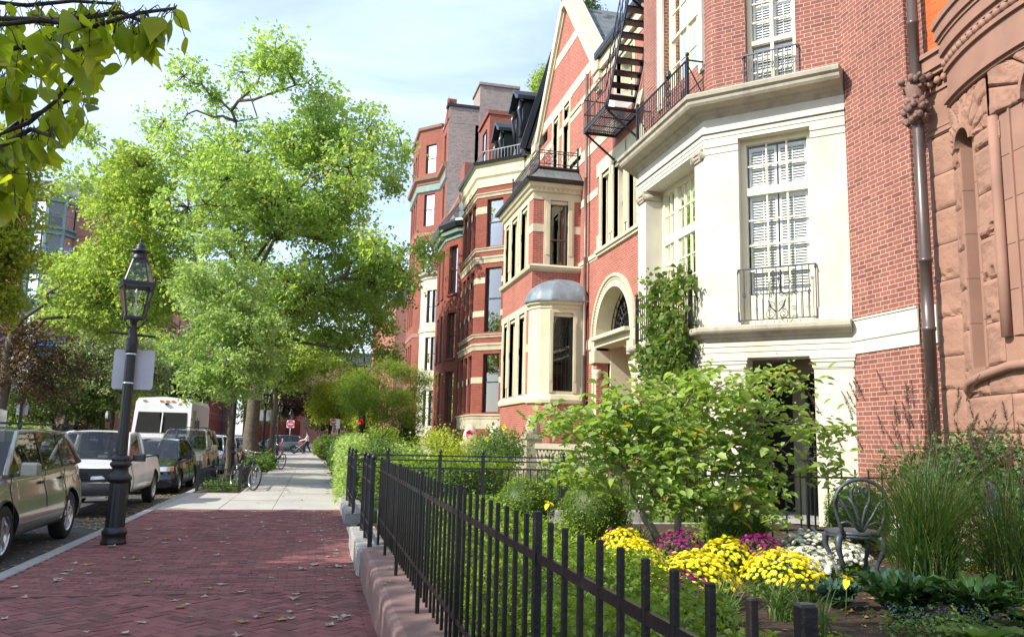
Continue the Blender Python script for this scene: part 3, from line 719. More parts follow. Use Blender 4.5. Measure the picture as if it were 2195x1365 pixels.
for a, z0, z1 in ((.012, 2.88, 2.97), (.022, 2.974, 3.06), (.034, 3.064, 3.14), (.010, 6.56, 6.63), (.02, 6.634, 6.70), (.05, 6.72, 6.745), (.035, 6.745, 6.77)):
    b.sweep(P1, [(-.02, z0), (a, z0), (a, z1), (-.02, z1)])
# plinth of upper brickwork
b.sweep(Pu, [(-.05, 7.38), (.05, 7.38), (.05, 7.44), (.015, 7.47), (-.05, 7.47)])
b.build('stone_moulding', 'limestone', B1)
# capitals of piers (ground) and pilaster strips
b = MB()
def capital(F, a, c, z0, z1, pr=.05, back=.05):
    h = z1-z0
    for e, f_, p in ((0, .18, .0), (.22, .28, .012), (.30, .62, pr*.45), (.62, .80, pr*.75), (.82, 1.0, pr)):
        b.F = F; b.box(a-p, c+p, -back, .004+p, z0+h*e, z0+h*f_)
    b.build('pier_capital', 'limestone', B1); b.__init__()
capital(Fn, .02, .575, 2.62, 2.88); capital(Fn, 1.63, 2.24, 2.62, 2.88); capital(Ff, .02, .5, 2.62, 2.88); capital(Ff, 2.45, 2.9, 2.62, 2.88)
for F, a, c in ((Fn, 0, .53), (Fn, 1.68, 2.26)):
    b = MB(F); b.box(a, c, -.02, .012, 6.36, 6.39); b.box(a, c, -.02, .016, 6.48, 6.56); b.box(a, c, -.02, .022, 3.42, 3.62); b.build('pier_moulding', 'limestone', B1)
b = MB(Ff)
for a, c in ((.0, .36), (2.55, 2.95)): b.box(a, c, -.02, .02, 3.42, 3.62)
b.build('pilaster_base', 'limestone', B1)
# ionic pilaster capitals on the street face
for a, c in ((.04, .36), (2.55, 2.87)):
    b = MB(Ff); b.box(a-.02, c+.02, -.3, .05, 6.43, 6.49); b.box(a, c, -.3, .03, 6.3, 6.43)
    for u in (a, c):
        b.tube([(u, -.3, 6.37), (u, .05, 6.37)], .065, 12); b.tube(spiral((u, .055, 6.37), .062, 2.2, 0, 1, 26), .010, 4)
    for k in range(4): b.lathe([(.02, 0), (.028, .02), (.02, .045), (.004, .06)], (a+.06+(c-a-.12)*k/3, .032, 6.34), 6)
    b.build('ionic_capital', 'limestone_worn', B1)
b = MB(Fl); b.box(.36, 1.74, -.02, .018, 2.88, 3.07); b.box(.36, 1.74, -.02, .035, 3.07, 3.10); b.box(.36, 1.74, -.02, .025, 3.104, 3.37); b.box(.36, 1.74, -.02, .04, 3.374, 3.40)
b.box(0, .35, -.11, -.07, 2.88, 3.39); b.box(.36, 1.74, -.02, .02, .33, .62); b.build('stone_band', 'limestone', B1)
# first floor window in the canted face
tr = 5.66
w = window(B1, Fn, .53, 1.68, 3.42, 6.56, -.18, fr=.085, bar=.026, trans=((5.66, .13),), cells=((.615, 1.595, 5.73, 6.48, 3, 2), (.615, 1.595, 3.9, 5.6, 3, 4)), shutters=((.64, 1.09, 3.95, 5.6), (1.12, 1.57, 3.95, 5.6), (.64, 1.09, 5.74, 6.44), (1.12, 1.57, 5.74, 6.44)))
b = MB(Fn); b.box(.61, 1.60, -.235, -.19, 3.45, 3.92); b.box(.7, 1.06, -.19, -.18, 3.55, 3.85); b.box(1.15, 1.5, -.19, -.18, 3.55, 3.85); b.build('door_panel', 'yellow_paint', w)
railing(B1, Fn, .5, 1.71, .04, 3.44, 4.32, sp=.105, scroll=1.10, ret=.2)
# upper window
window(B1, Gn, .66, 1.48, 7.42, 9.75, -.14, fr=.07, bar=.022, mull=((1.07, .05),), trans=((8.27, .07),), cells=((.73, 1.41, 7.5, 8.23, 2, 3), (.73, 1.41, 8.31, 9.68, 2, 4)), shutters=((.74, 1.05, 7.5, 8.2), (1.09, 1.40, 7.5, 8.2), (.74, 1.05, 8.3, 9.6), (1.09, 1.40, 8.3, 9.6)))
railing(B1, Gn, .62, 1.52, .03, 7.44, 8.02, sp=.085, ret=.15)
# street face windows
window(B1, Ff, .36, 2.55, 3.42, 6.5, -.38, 'yellow_paint', fr=.1, bar=.026, mull=((1.0, .16), (1.93, .16)), trans=((5.45, .16),), cells=((.46, .92, 3.8, 5.37, 2, 4), (1.08, 1.85, 3.8, 5.37, 3, 4), (2.01, 2.45, 3.8, 5.37, 2, 4), (.46, .92, 5.53, 6.4, 2, 2), (1.08, 1.85, 5.53, 6.4, 3, 2), (2.01, 2.45, 5.53, 6.4, 2, 2)), shutters=((.5, .9, 3.8, 5.35), (1.1, 1.45, 3.8, 5.35), (1.48, 1.83, 3.8, 5.35), (2.03, 2.43, 3.8, 5.35)))
railing(B1, Ff, .28, 2.7, .13, 3.44, 4.30, sp=.095, mat='iron', posts=True, knot=True, ret=.12)
b = MB(Gf)
for e, pr in ((0, .05), (.09, .03)):
    b.box(.18+e, .28+e, -.02, pr, 8.0, 10.9); b.box(2.04-e, 2.14-e, -.02, pr, 8.0, 10.9); b.box(.28+e, 2.04-e, -.02, pr, 10.68-e, 10.8-e)
b.box(.1, 2.2, -.02, .12, 10.9, 11.0); b.box(.05, 2.25, -.02, .2, 11.0, 11.1); b.build('window_surround', 'limestone', B1)
window(B1, Gf, .36, 1.96, 8.22, 10.6, -.16, 'yellow_paint', fr=.08, bar=.026, mull=((1.16, .06),), trans=((9.4, .06),), cells=((.44, 1.88, 8.3, 9.37, 4, 2), (.44, 1.88, 9.43, 10.5, 4, 2)), shutters=((.46, .8, 8.3, 10.5), (.82, 1.13, 8.3, 10.5), (1.2, 1.52, 8.3, 10.5), (1.54, 1.86, 8.3, 10.5)))
railing(B1, Gf, .16, 2.45, .34, 7.40, 8.14, sp=.088, mat='iron', posts=-.35, ret=.3)
window(B1, Fb, .6, 1.7, 3.42, 6.5, -.2, 'yellow_paint', cells=((.67, 1.63, 3.5, 6.4, 3, 6),))
# porch: inner walls, ceiling, grille door
b = MB(); b.box(7.9, 8.0, 10.7, 16.7, .33, 3.1); b.zprism([(7.9, 10.75), (6.4, 12.25), (6.4, 15.1), (7.9, 16.6)], 2.95, 3.05); b.build('porch_wall', 'limestone_worn', B1)
b = MB(); b.zprism([(7.9, 10.75), (6.4, 12.25), (6.4, 15.1), (7.9, 16.6)], .2, .40); b.build('porch_floor', 'granite', B1)
F = frame((7.9, 11.0), t=(0, 1)); b = MB(F)
b.box(.05, .13, 0, .06, .4, 2.68); b.box(.95, 1.03, 0, .06, .4, 2.68); b.box(.13, .95, 0, .06, 2.6, 2.68)
for k in range(1, 8): u = .13+.82*k/8; b.box(u-.012, u+.012, .02, .045, .4, 2.6)
for z in (.9, 2.2, 1.5): b.box(.13, .95, .018, .047, z-.015, z+.015)
for s in (1, -1): b.tube(spiral((.54+s*.1, .05, 2.4), .09, 1.5, 0, s), .01, 5)
g = b.build('door', 'black_paint', B1, label='black iron grille door inside the porch')
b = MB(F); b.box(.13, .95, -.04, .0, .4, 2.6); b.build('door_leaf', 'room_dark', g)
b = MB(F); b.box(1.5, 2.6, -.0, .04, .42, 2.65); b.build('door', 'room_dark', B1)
# downspout of the next house
# ---------------------------------------------------------------- brownstone house at right edge
B0 = thing('brownstone_house', 'rough faced reddish brownstone house with a round bow at the right edge', 'house', (10, 6, .33))
Cx, Cy, Rr = 11.3, 6.62, 4.0
ang0 = pi-math.asin((8.45-Cy)/Rr)         # where bow meets wall
def bow(u, d, z):                          # u metres along the bow, towards the camera
    a = ang0+u/Rr; return (Cx+(Rr+d)*cos(a), Cy+(Rr+d)*sin(a), z)
def flat(u, d, z): return (7.78-d, 8.45+u, z)
nrng = np.random.default_rng(5)
from mathutils import noise as mnoise
def rock(b, F, u0, u1, z0, z1, amp=.03, chip=1.0, nx=None):
    """rock-faced block: softly pillowed face with a few chipped hollows along the lower edge"""
    g = .005; nx = nx or max(5, int((u1-u0)/.028)); nz = max(6, int((z1-z0)/.028)); so_ = nrng.random()*50
    chips = [(nrng.uniform(.1, .9), nrng.uniform(.0, .22), nrng.uniform(.08, .22), nrng.uniform(.05, .13)) for _ in range(2 if nrng.random() < .75 else 0)]
    def fn(i, j):
        U, Z = (u1-u0)*i, (z1-z0)*j; e = min(i, 1-i)*(u1-u0); f = min(j, 1-j)*(z1-z0); k = min(1, min(e, f)/.045)**.6
        n1 = mnoise.noise((U*2.6+so_, Z*3.2, so_)); n2 = mnoise.noise((U*9+so_, Z*12, 3+so_)); n3 = mnoise.noise((U*28, Z*30, so_))
        h = amp*(.55+.55*n1+.22*n2+.10*n3)*k
        for c, zc_, w, hh in chips:
            q = abs(i-c)/w+.35*n2; r_ = (j-zc_)/hh+.5*n1+.4*n3
            if q < 1 and abs(r_) < 1: h -= amp*chip*1.1*(1-q)**.4*max(0, (1-abs(r_)))**.35*(.6 if r_ > 0 else 1)
        return (u0+g+(u1-u0-2*g)*i, max(-.02, h), z0+g+(z1-z0-2*g)*j)
    b.grid(fn, nx, nz, smooth=False)
    b.face([(u0, -.012, z0), (u1, -.012, z0), (u1, -.012, z1), (u0, -.012, z1)])
b = MB(flat); zc = [.25, .75, 1.2, 1.72, 2.25, 2.68, 3.18, 3.66, 4.14, 4.6, 5.08, 5.6]
for z0, z1 in zip(zc, zc[1:]): rock(b, flat, -.02, .46, z0, z1, .03)
b.wall(-.1, .42, 5.6, 6.3, d=.02); b.build('ashlar_wall', 'brownstone', B0)
b = MB(flat)
for d, z0, z1 in ((.04, 5.62, 5.66), (.03, 5.70, 5.73), (.045, 6.2, 6.24), (.10, 6.42, 6.48), (.14, 6.48, 6.66), (.18, 6.66, 6.72)): b.box(-.2, .44, -.3, d, z0, z1)
for k in range(4): b.lathe([(.01, -.06), (.045, -.03), (.05, 0), (.035, .04), (.01, .055)], (.04+k*.12, .06, 6.33), 8)
b.build('string_course', 'brownstone_smooth', B0)
b = MB(flat); b.wall(-.6, .40, 6.72, 12, d=.0); b.build('wall', 'brick_orange', B0)
WA, WB = (.30, .68), (1.62, 2.6)
zb = [.25, .78, 1.22, 1.7, 2.13, 2.46, 2.95, 3.45, 3.95, 4.48, 5.02]
b = MB(bow)
for i, (z0, z1) in enumerate(zip(zb, zb[1:])):
    if z1 <= 2.5:
        cuts = [0, 1.1, 2.3, 3.5, 4.8] if i % 2 else [0, .7, 1.8, 3.0, 4.8]
        for a, c in zip(cuts, cuts[1:]): rock(b, bow, a, c, z0, z1, .04)
    else:
        rock(b, bow, 0, WA[0]-.02, z0, z1, .03); rock(b, bow, WA[1]+.02, 1.05, z0, z1, .05, 1.5); rock(b, bow, 2.75, 4.8, z0, z1, .045)
b.build('ashlar_bow', 'brownstone', B0)
b = MB(bow)
for (ua, uc), zl_, zs in ((WA, 2.46, 5.22), (WB, 2.75, 5.3)):
    for s_, u in ((1, ua), (-1, uc)):
        n = 5
        for k in range(n): z0, z1 = zl_+(zs-zl_)*k/n, zl_+(zs-zl_)*(k+1)/n; b.box(u-s_*.03, u+s_*.03, -.5, .012, z0+.003, z1-.003)
    b.box(ua-.03, uc+.03, -.5, .05, zl_-.1, zl_)
[b.box(1.18, 1.58, -.4, -.01, 2.76+.51*k, 3.262+.51*k) for k in range(5)]; b.box(1.34, 1.37, -.1, .008, 2.75, 5.3); b.tube([(1.12, .02, z) for z in (2.75, 3.5, 4.5, 5.3)], .06, 10); b.tube([(2.7, .02, z) for z in (2.75, 3.5, 4.5, 5.3)], .06, 10)
b.tube([(.15, .0, 2.18), (.2, .05, 2.24)]+[(.3+k*.15, .06, 2.30+.12*min(1, k/6)) for k in range(30)], .055, 8)
b.build('window_jamb', 'brownstone_smooth', B0)
b = MB(bow)
def arch_fill(ua, uc, zs, u0, u1, z1, t):
    """rough wall around an arch head: block faces radiating from the opening"""
    c = (ua+uc)/2; r = (uc-ua)/2; n = 9
    for k in range(n):
        q0, q1 = pi*k/n, pi*(k+1)/n; so_ = nrng.random()*40
        def fn(i, j, q0=q0, q1=q1, so_=so_):
            a = q0+(q1-q0)*(.02+.96*i)
            ca, sa = cos(a), sin(a); lim = min((u1-c)/ca if ca > 1e-3 else 9, (u0-c)/ca if ca < -1e-3 else 9, (z1-zs)/sa if sa > 1e-3 else 9)
            rr = r+(max(lim, r+.01)-r)*j; e = min(i, 1-i)*(q1-q0)*rr; k_ = min(1, min(e, min(j, 1-j)*.4)/.03)**.6
            h = .05*(.6+.6*mnoise.noise((rr*6+so_, a*3, so_))+.3*mnoise.noise((rr*20, a*9, so_)))*k_
            return (c+rr*ca, max(-.01, h), zs+rr*sa)
        b.grid(fn, 12, 14, smooth=False)
    for k in range(20):
        a0_, a1_ = pi*k/20, pi*(k+1)/20; b.face([(c+r*cos(a0_), .03, zs+r*sin(a0_)), (c+r*cos(a1_), .03, zs+r*sin(a1_)), (c+r*cos(a1_), -.5, zs+r*sin(a1_)), (c+r*cos(a0_), -.5, zs+r*sin(a0_))])
        b.prism([(c+r*cos(a0_), zs+r*sin(a0_)), (c+(r+.04)*cos(a0_), zs+(r+.04)*sin(a0_)), (c+(r+.04)*cos(a1_), zs+(r+.04)*sin(a1_)), (c+r*cos(a1_), zs+r*sin(a1_))], -.1, .075)
b.box(1.05, 2.75, -.4, .0, 2.4, 2.76); arch_fill(*WA, 5.22, 0, 1.0, 5.85, .3); arch_fill(*WB, 5.3, 1.05, 3.1, 6.0, .3)
rock(b, bow, 0, .30, 5.02, 5.24, .04); rock(b, bow, .68, 1.2, 5.02, 5.24, .04); rock(b, bow, 2.7, 4.8, 5.02, 5.5, .04); rock(b, bow, 3.1, 4.8, 5.5, 6.0, .04)
b.build('rough_arch', 'brownstone', B0)
b = MB(bow); N_ = 34
def bowband(z0, z1, d1, d0=-.3):
    for k in range(N_): b.box(.05+k*.145, .05+(k+1)*.145, d0, d1, z0, z1, skip='-u+u')
bowband(5.86, 5.90, .05); bowband(5.90, 5.97, .09); bowband(5.97, 6.0, .05); bowband(6.0, 6.34, .03); bowband(6.34, 6.40, .07)
bowband(6.50, 6.56, .07); bowband(6.56, 6.72, .11); bowband(6.72, 6.77, .13); bowband(6.77, 6.92, .16); bowband(6.92, 7.0, .19); bowband(7.0, 7.04, .16)
for k in range(40): b.lathe([(.01, -.06), (.05, -.03), (.058, 0), (.04, .04), (.01, .055)], (.1+k*.125, .05, 6.45), 8)
b.build('bow_cornice', 'brownstone_smooth', B0)
b = MB(bow); b.wall(.1, 4.8, 7.04, 12, d=-.02); b.build('bow_upper_wall', 'brownstone_smooth', B0)
b = MB(bow); b.box(-.1, 4.8, -1.1, -.7, 0, 12); b.build('wall_core', 'brownstone', B0)
for ua, uc, zt in ((.32, .66, 5.42), (1.65, 2.57, 5.75)):
    b = MB(bow); b.box(ua, ua+.04, -.46, -.40, 2.66, zt); b.box(uc-.04, uc, -.46, -.40, 2.66, zt); b.box(ua, uc, -.45, -.41, 4.1, 4.16); b.box(ua, uc, -.46, -.40, zt-.05, zt)
    w = b.build('window', 'black_paint', B0); b = MB(bow); b.face(((ua,-.43,2.66),(uc,-.43,2.66),(uc,-.43,zt),(ua,-.43,zt))); b.build('pane', 'pane_dark', w)
b = MB(); b.box(8.3, 14, 3.2, 8.75, 0, 12); b.build('wall_back', 'brownstone', B0)
# downspout and carved bracket
b = MB(); b.lathe([(.075, .33), (.075, 3.0), (.088, 3.01), (.088, 3.05), (.075, 3.06), (.075, 3.9), (.09, 3.91), (.09, 3.95), (.075, 3.96), (.072, 5.5), (.068, 6.0), (.068, 7.2), (.078, 7.21), (.078, 7.25), (.068, 7.26), (.068, 12)], (7.58, 8.84, 0), 16); b.build('downspout', 'pipe_brown', B0)
b = MB(); c = Vector((7.55, 8.83, 6.1)); r2 = random.Random(3)
for k in range(70):
    a = r2.random()*6.28; z = r2.random()**.8; rr = .10+.05*sin(z*7)+(.05 if z > .75 else 0)
    p = c+Vector((rr*cos(a)*.8, rr*sin(a), (z-.5)*.62)); s = .03+.03*r2.random(); q = p+Vector((cos(a)*.05, sin(a)*.05, r2.uniform(-.02, .05)))
    b.tube([p-(q-p)*.4, p, q, q+Vector((0, 0, -.02))], [s*.5, s, s*.7, .006], 6)
b.lathe([(.05, -.33), (.1, -.28), (.12, -.1), (.10, .05), (.13, .2), (.08, .3)], tuple(c), 12)
for s in (-1, 1): b.lathe([(.005, -.03), (.03, 0), (.005, .03)], (7.44, 8.83+s*.06, 6.02), 8)
b.build('carved_gargoyle', 'terracotta_dark', B0)
# ---------------------------------------------------------------- gabled house
def dwin(parent, F, u0, u1, z0, z1, d=-.12, fm='black_paint', fr=.045, mid=None, cols=1, rows=1, curtain=None, glass='pane_dark', name='window', sill=None, bar=.018, back=.4):
    mid = mid if mid is not None else (z0+z1)/2
    cells = ((u0+fr, u1-fr, z0+fr, mid-.02, cols, rows), (u0+fr, u1-fr, mid+.02, z1-fr, cols, rows)) if cols*rows > 1 else ()
    w = window(parent, F, u0, u1, z0, z1, d, fm, fr=fr, bar=bar, trans=((mid, .045),), cells=cells, glass=glass, curtain=curtain, name=name, back=back)
    if sill: b = MB(F); b.box(u0-.08, u1+.08, d, .07, z0-.1, z0); b.build('sill', sill, w)
    return w
B2 = thing('gabled_house', 'pink brick and cream stone house with a pointed gable, arched doorway and lead dome', 'house', (9, 24.5, .33))
F2 = frame((7.75, 18.55), t=(0, 1))   # u = Y-18.55
def uy(y): return y-18.55
trip = [(uy(19.1), uy(19.72), 7.02, 9.3), (uy(20.02), uy(20.88), 7.02, 9.3), (uy(21.2), uy(21.85), 7.02, 9.3)]
gw = [(uy(25.2), uy(25.85), 10.55, 13.0), (uy(26.5), uy(27.15), 10.55, 13.0)]
uw = [(uy(19.4), uy(20.7), 10.55, 12.35)]
nw = [(uy(23.95), uy(24.05), 7.1, 8.4)]
arch = [(uy(19.5), uy(22.2), 1.5, 5.8)]
b = MB(F2)
def wall_arch(b, u0, u1, z0, z1, c, r, zs, zb, rev=1.0, n=16):
    b.wall(u0, c-r, z0, z1); b.wall(c+r, u1, z0, z1); b.wall(c-r, c+r, z0, zb)
    for k in range(n):
        a0, a1 = pi*k/n, pi*(k+1)/n
        p0, p1 = (c+r*cos(a0), zs+r*sin(a0)), (c+r*cos(a1), zs+r*sin(a1))
        b.face(((p0[0],0,p0[1]), (p1[0],0,p1[1]), (p1[0],0,z1), (p0[0],0,z1)))
        b.face(((p0[0],0,p0[1]), (p0[0],-rev,p0[1]), (p1[0],-rev,p1[1]), (p1[0],0,p1[1])))
    for u in (c-r, c+r): b.face(((u,0,zb), (u,-rev,zb), (u,-rev,zs), (u,0,zs)))
ac, ar = uy(20.9), 1.35
wall_arch(b, 0, uy(23.9), .2, 6.4, ac, ar, 4.42, 1.5, rev=.35)
b.wall(0, uy(23.9), 6.4, 13.0, trip+uw, .32)
b.wall(uy(23.9), uy(28.0), 9.5, 13.0, gw, .3); b.wall(uy(23.9), uy(28.0), .2, 9.5)
b.wall(uy(28.0), uy(30.5), .2, 12.6)
gp = [(uy(22.35), 13.0), (uy(29.05), 13.0), (uy(25.7), 16.9)]
b.face([(u, 0, z) for u, z in gp])
b.box(0, uy(30.4), -8, -1.4, 0, 12.9)
b.build('wall', 'brick_pink', B2)
b = MB(F2); hs = trip+uw+gw
for z0, z1 in ((8.78, 9.02), (10.27, 10.62), (12.28, 12.48)):
    b.band(0, uy(23.9), z0, z1, hs+[(trip[0][0]-.4, trip[-1][1]+.4, 7, 9.9)])
b.band(uy(23.9), uy(29.3), 10.45, 10.85, hs); b.band(uy(22.5), uy(29.2), 13.06, 13.42, d0=-.05); b.band(uy(24.15), uy(27.2), 14.93, 15.27)
b.band(uy(23.9), uy(29.2), 12.1, 12.35, hs)
b.band(0, uy(23.9), 6.84, 7.02); b.band(0, uy(23.9), 6.9, 7.02, d1=.05)
b.band(0, ac-ar-.4, 4.2, 4.5); b.band(ac+ar+.4, uy(23.9), 4.2, 4.5); b.band(0, uy(23.9), .2, .5)
# window surrounds
def surround(b, hs, m=.16, pr=.03, head=.2):
    for a, c, z0, z1, *_ in hs:
        b.box(a-m, a, -.2, pr, z0-.05, z1+head); b.box(c, c+m, -.2, pr, z0-.05, z1+head); b.box(a, c, -.2, pr, z1, z1+head)
        b.box(a, c, -.31, -.02, z1-.11, z1-.0); b.box(a, a+.05, -.31, -.12, z0, z1); b.box(c-.05, c, -.31, -.12, z0, z1)
        b.box(a-m*.7, a-.02, pr, pr+.02, z0+.3, z1-.3); b.box(c+.02, c+m*.7, pr, pr+.02, z0+.3, z1-.3)
surround(b, trip, .18, .04, .35); b.box(trip[0][0]-.45, trip[-1][1]+.45, -.1, .03, 9.3, 9.72); b.box(trip[0][0]-.4, trip[0][0]-.1, -.1, .03, 7.02, 7.5); b.box(trip[-1][1]+.1, trip[-1][1]+.4, -.1, .03, 7.02, 7.5)
b.box(trip[0][0]-.35, trip[-1][1]+.35, -.2, .12, 6.94, 7.03); b.box(trip[0][0]-.35, trip[-1][1]+.35, -.2, .07, 6.86, 6.94)
surround(b, gw, .12, .03, .25); b.box(gw[0][0]-.3, gw[1][1]+.3, -.1, .025, 13.0, 13.3); surround(b, uw, .14, .03, .12)
b.build('stone_dressing', 'cream_stone', B2)
# gable coping, kneelers, finial
b = MB(F2)
apex = (uy(25.7), 17.05); l = (uy(29.35), 12.75); r = (uy(22.1), 12.75)
for e in (l, r):
    n = 24
    dx, dz = apex[0]-e[0], apex[1]-e[1]; L = math.hypot(dx, dz); px_, pz_ = -dz/L, dx/L
    if pz_ < 0: px_, pz_ = -px_, -pz_
    P0 = (e[0]-px_*.16, e[1]-pz_*.16); P1_ = (apex[0]-px_*.16, apex[1]-pz_*.16); P2 = (apex[0]+px_*.16, apex[1]+pz_*.16); P3 = (e[0]+px_*.16, e[1]+pz_*.16)
    b.prism([P0, P1_, P2, P3], -.42, .16); b.prism([(P0[0]-px_*.1, P0[1]-pz_*.1), (P1_[0]-px_*.1, P1_[1]-pz_*.1), P1_, P0], -.1, .07)
b.tube([(apex[0], -.45, 17.15), (apex[0], .22, 17.15)], .24, 14); b.box(apex[0]-.16, apex[0]+.16, -.4, .18, 16.6, 17.1)
for s, e in ((1, l), (-1, r)):
    b.box(e[0]-.28, e[0]+.28, -.5, .20, 12.55, 12.85); b.box(e[0]-.24, e[0]+.24, -.45, .14, 12.3, 12.55); b.box(e[0]-.18, e[0]+.18, -.4, .10, 11.95, 12.3)
    b.tube([(e[0]-.17, .12, 12.12), (e[0]+.17, .12, 12.12)], .09, 10)
b.build('gable_coping', 'cream_stone', B2)
b = MB()   # slate roofs: cross gable and main eaves slope
for s, ye in ((1, 29.2), (-1, 22.0)):
    b.face(((7.95, 25.7, 16.75), (15.5, 25.7, 16.75), (15.5, ye, 12.6), (7.95, ye, 12.6)))
b.face(((7.9, 18.55, 12.95), (7.9, 24, 12.95), (12.5, 24, 16.2), (12.5, 18.55, 16.2))); b.build('slate_roof', 'slate', B2)
b = MB(F2); b.box(0, uy(22.0), .0, .24, 12.88, 13.02); b.box(0, uy(22.0), .2, .25, 12.95, 13.1); b.build('gutter', 'black_paint', B2)
b = MB(F2); b.box(0, uy(22.0), -.02, .12, 12.55, 12.88); b.build('eaves_board', 'cream_stone', B2)
b = MB(); b.box(9.4, 10.3, 19.9, 21.1, 13, 16.2); b.build('chimney', 'brick_pink', B2)
b = MB(); b.lathe([(.2, 0), (.2, .1), (.16, .14), (.15, .5), (.2, .52), (.2, .62), (.13, .64)], (9.8, 20.5, 16.2), 12); b.build('chimney_pot', 'brick_orange', B2)
for h in trip: dwin(B2, F2, *h[:4], d=-.26, fm='iron', curtain=None)
for h in gw: dwin(B2, F2, *h[:4], d=-.24, fm='iron')
for h in uw: dwin(B2, F2, *h[:4], d=-.24, fm='yellow_paint', curtain=((h[0]+.1, h[1]-.1, h[2]+.5, h[3]-.1),))
b = MB(F2); b.box(uy(20.0), uy(20.55), -.2, .32, 10.6, 10.98); b.build('air_conditioner', 'sign_white', B2)
# arched doorway
b = MB(F2)
def arch_trim(b, c, zs, r0, r1, d0, d1, n=28):
    for k in range(n):
        a0, a1 = pi*k/n, pi*(k+1)/n
        b.prism([(c+r0*cos(a0), zs+r0*sin(a0)), (c+r1*cos(a0), zs+r1*sin(a0)), (c+r1*cos(a1), zs+r1*sin(a1)), (c+r0*cos(a1), zs+r0*sin(a1))], d0, d1)
arch_trim(b, ac, 4.42, ar-.02, ar+.12, -.5, .05); arch_trim(b, ac, 4.42, ar+.12, ar+.26, -.1, .02); arch_trim(b, ac, 4.42, ar+.26, ar+.34, -.1, .08)
for k in range(46):
    a = pi*(k+.5)/46; b.lathe([(.004, -.035), (.035, -.01), (.03, .02), (.004, .035)], (ac+(ar+.19)*cos(a), .03, 4.42+(ar+.19)*sin(a)), 6)
for s in (-1, 1):
    u = ac+s*ar
    b.box(u, u+s*.34, -.4, .05, 4.1, 4.42); b.box(u-s*.08, u+s*.36, -.4, .1, 3.75, 4.1); b.box(u-s*.02, u+s*.30, -.4, .04, 1.5, 2.0); b.box(u+s*.22, u+s*.34, -.4, .03, 1.5, 3.75)
    b.lathe([(.09, 0), (.09, .06), (.075, .1), (.07, 1.1), (.09, 1.13), (.08, 1.16), (.14, 1.36), (.15, 1.42), (.15, 1.5)], (u+s*.10, -.04, 2.05), 12)
    b.box(u-s*.1, u+s*.3, -1.2, -.4, 1.5, 4.3)
b.box(ac-ar, ac+ar, -.5, .05, 4.18, 4.42); b.box(ac-ar-.05, ac+ar+.05, -.55, .22, 4.36, 4.46)
b.build('arched_doorway', 'cream_stone', B2)
b = MB(F2); b.box(ac-ar, ac+ar, -2.2, -2.0, 1.3, 6); b.box(ac-ar-.1, ac-ar, -2.2, -.4, 1.3, 4.2); b.box(ac+ar, ac+ar+.1, -2.2, -.4, 1.3, 4.2); b.build('porch_wall', 'brick_deep', B2)
b = MB(F2)   # fanlight grille
for k in range(1, 12):
    a = pi*k/12; b.tube([(ac+.35*cos(a), -.42, 4.46+.35*sin(a)), (ac+1.3*cos(a), -.42, 4.46+1.3*sin(a))], .014, 4)
    b.tube(spiral((ac+.95*cos(a+.13), -.42, 4.46+.95*sin(a+.13)), .11, 1.3, a, 1, 12), .012, 4); b.tube(spiral((ac+.6*cos(a+.13), -.42, 4.46+.6*sin(a+.13)), .07, 1.2, a, -1, 10), .012, 4)
for rr in (.35, .78, 1.3): b.tube([(ac+rr*cos(pi*k/20), -.42, 4.46+rr*sin(pi*k/20)) for k in range(21)], .016, 4)
b.build('fanlight_grille', 'iron', B2)
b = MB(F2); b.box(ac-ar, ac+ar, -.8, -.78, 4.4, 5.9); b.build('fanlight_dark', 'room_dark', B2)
b = MB(F2)
for k in range(7): b.box(ac-1.5, ac+1.5, .0, .35+.3*k, 1.5-.2*(k+1), 1.5-.2*k)
b.box(ac-1.6, ac+1.6, -2.0, .3, 1.2, 1.5); b.build('stoop', 'dull_stone', B2)
# stoop balustrade with rounded posts, pierced panels
bal = MB(F2); zt = 1.75
for u in (ac+1.75, ac-1.75):
    for d, h in ((.5, 2.35), (1.5, 2.1)): pass
b = MB()
def capped_post(b, x, y, w, z0, z1):
    b.box(x-w/2, x+w/2, y-w/2, y+w/2, z0, z1); b.box(x-w*.6, x+w*.6, y-w*.6, y+w*.6, z1-.12, z1-.02)
    b.lathe([(w*.5, 0), (w*.52, .12), (w*.46, .28), (w*.32, .42), (w*.12, .5), (.01, .52)], (x, y, z1-.02), 14)
pst = thing('stoop_wall', 'pierced cream stone wall with round topped posts in front of the gabled house', 'wall', (5.2, 20.5, .26))
for x, y, z1 in ((4.35, 23.6, 1.42), (4.9, 22.6, 1.42), (5.6, 21.2, 1.65)):
    b = MB(); capped_post(b, x, y, .42, .2, z1); b.build('post', 'dull_stone' if x > 5 else 'cream_stone', pst)
b = MB()
for (x0, y0), (x1, y1) in (((4.9, 22.6), (5.6, 21.2)), ((5.6, 21.2), (6.9, 18.9)), ((4.35, 23.6), (4.9, 22.6))):
    F = frame((x0, y0), (x1, y1)); L = F.L; b.F = F
    b.box(.1, L, -.1, .1, 1.28, 1.42); b.box(.1, L, -.1, .1, .2, .5)
    n = int(L/.14)
    for k in range(n):
        u = .15+(L-.2)*k/n; b.obox((u, 0, .5), (u+.28, 0, 1.28), .05, .12, (0, 1, 0)); b.obox((u+.28, 0, .5), (u, 0, 1.28), .05, .12, (0, 1, 0))
b.build('pierced_panel', 'dull_stone', pst)
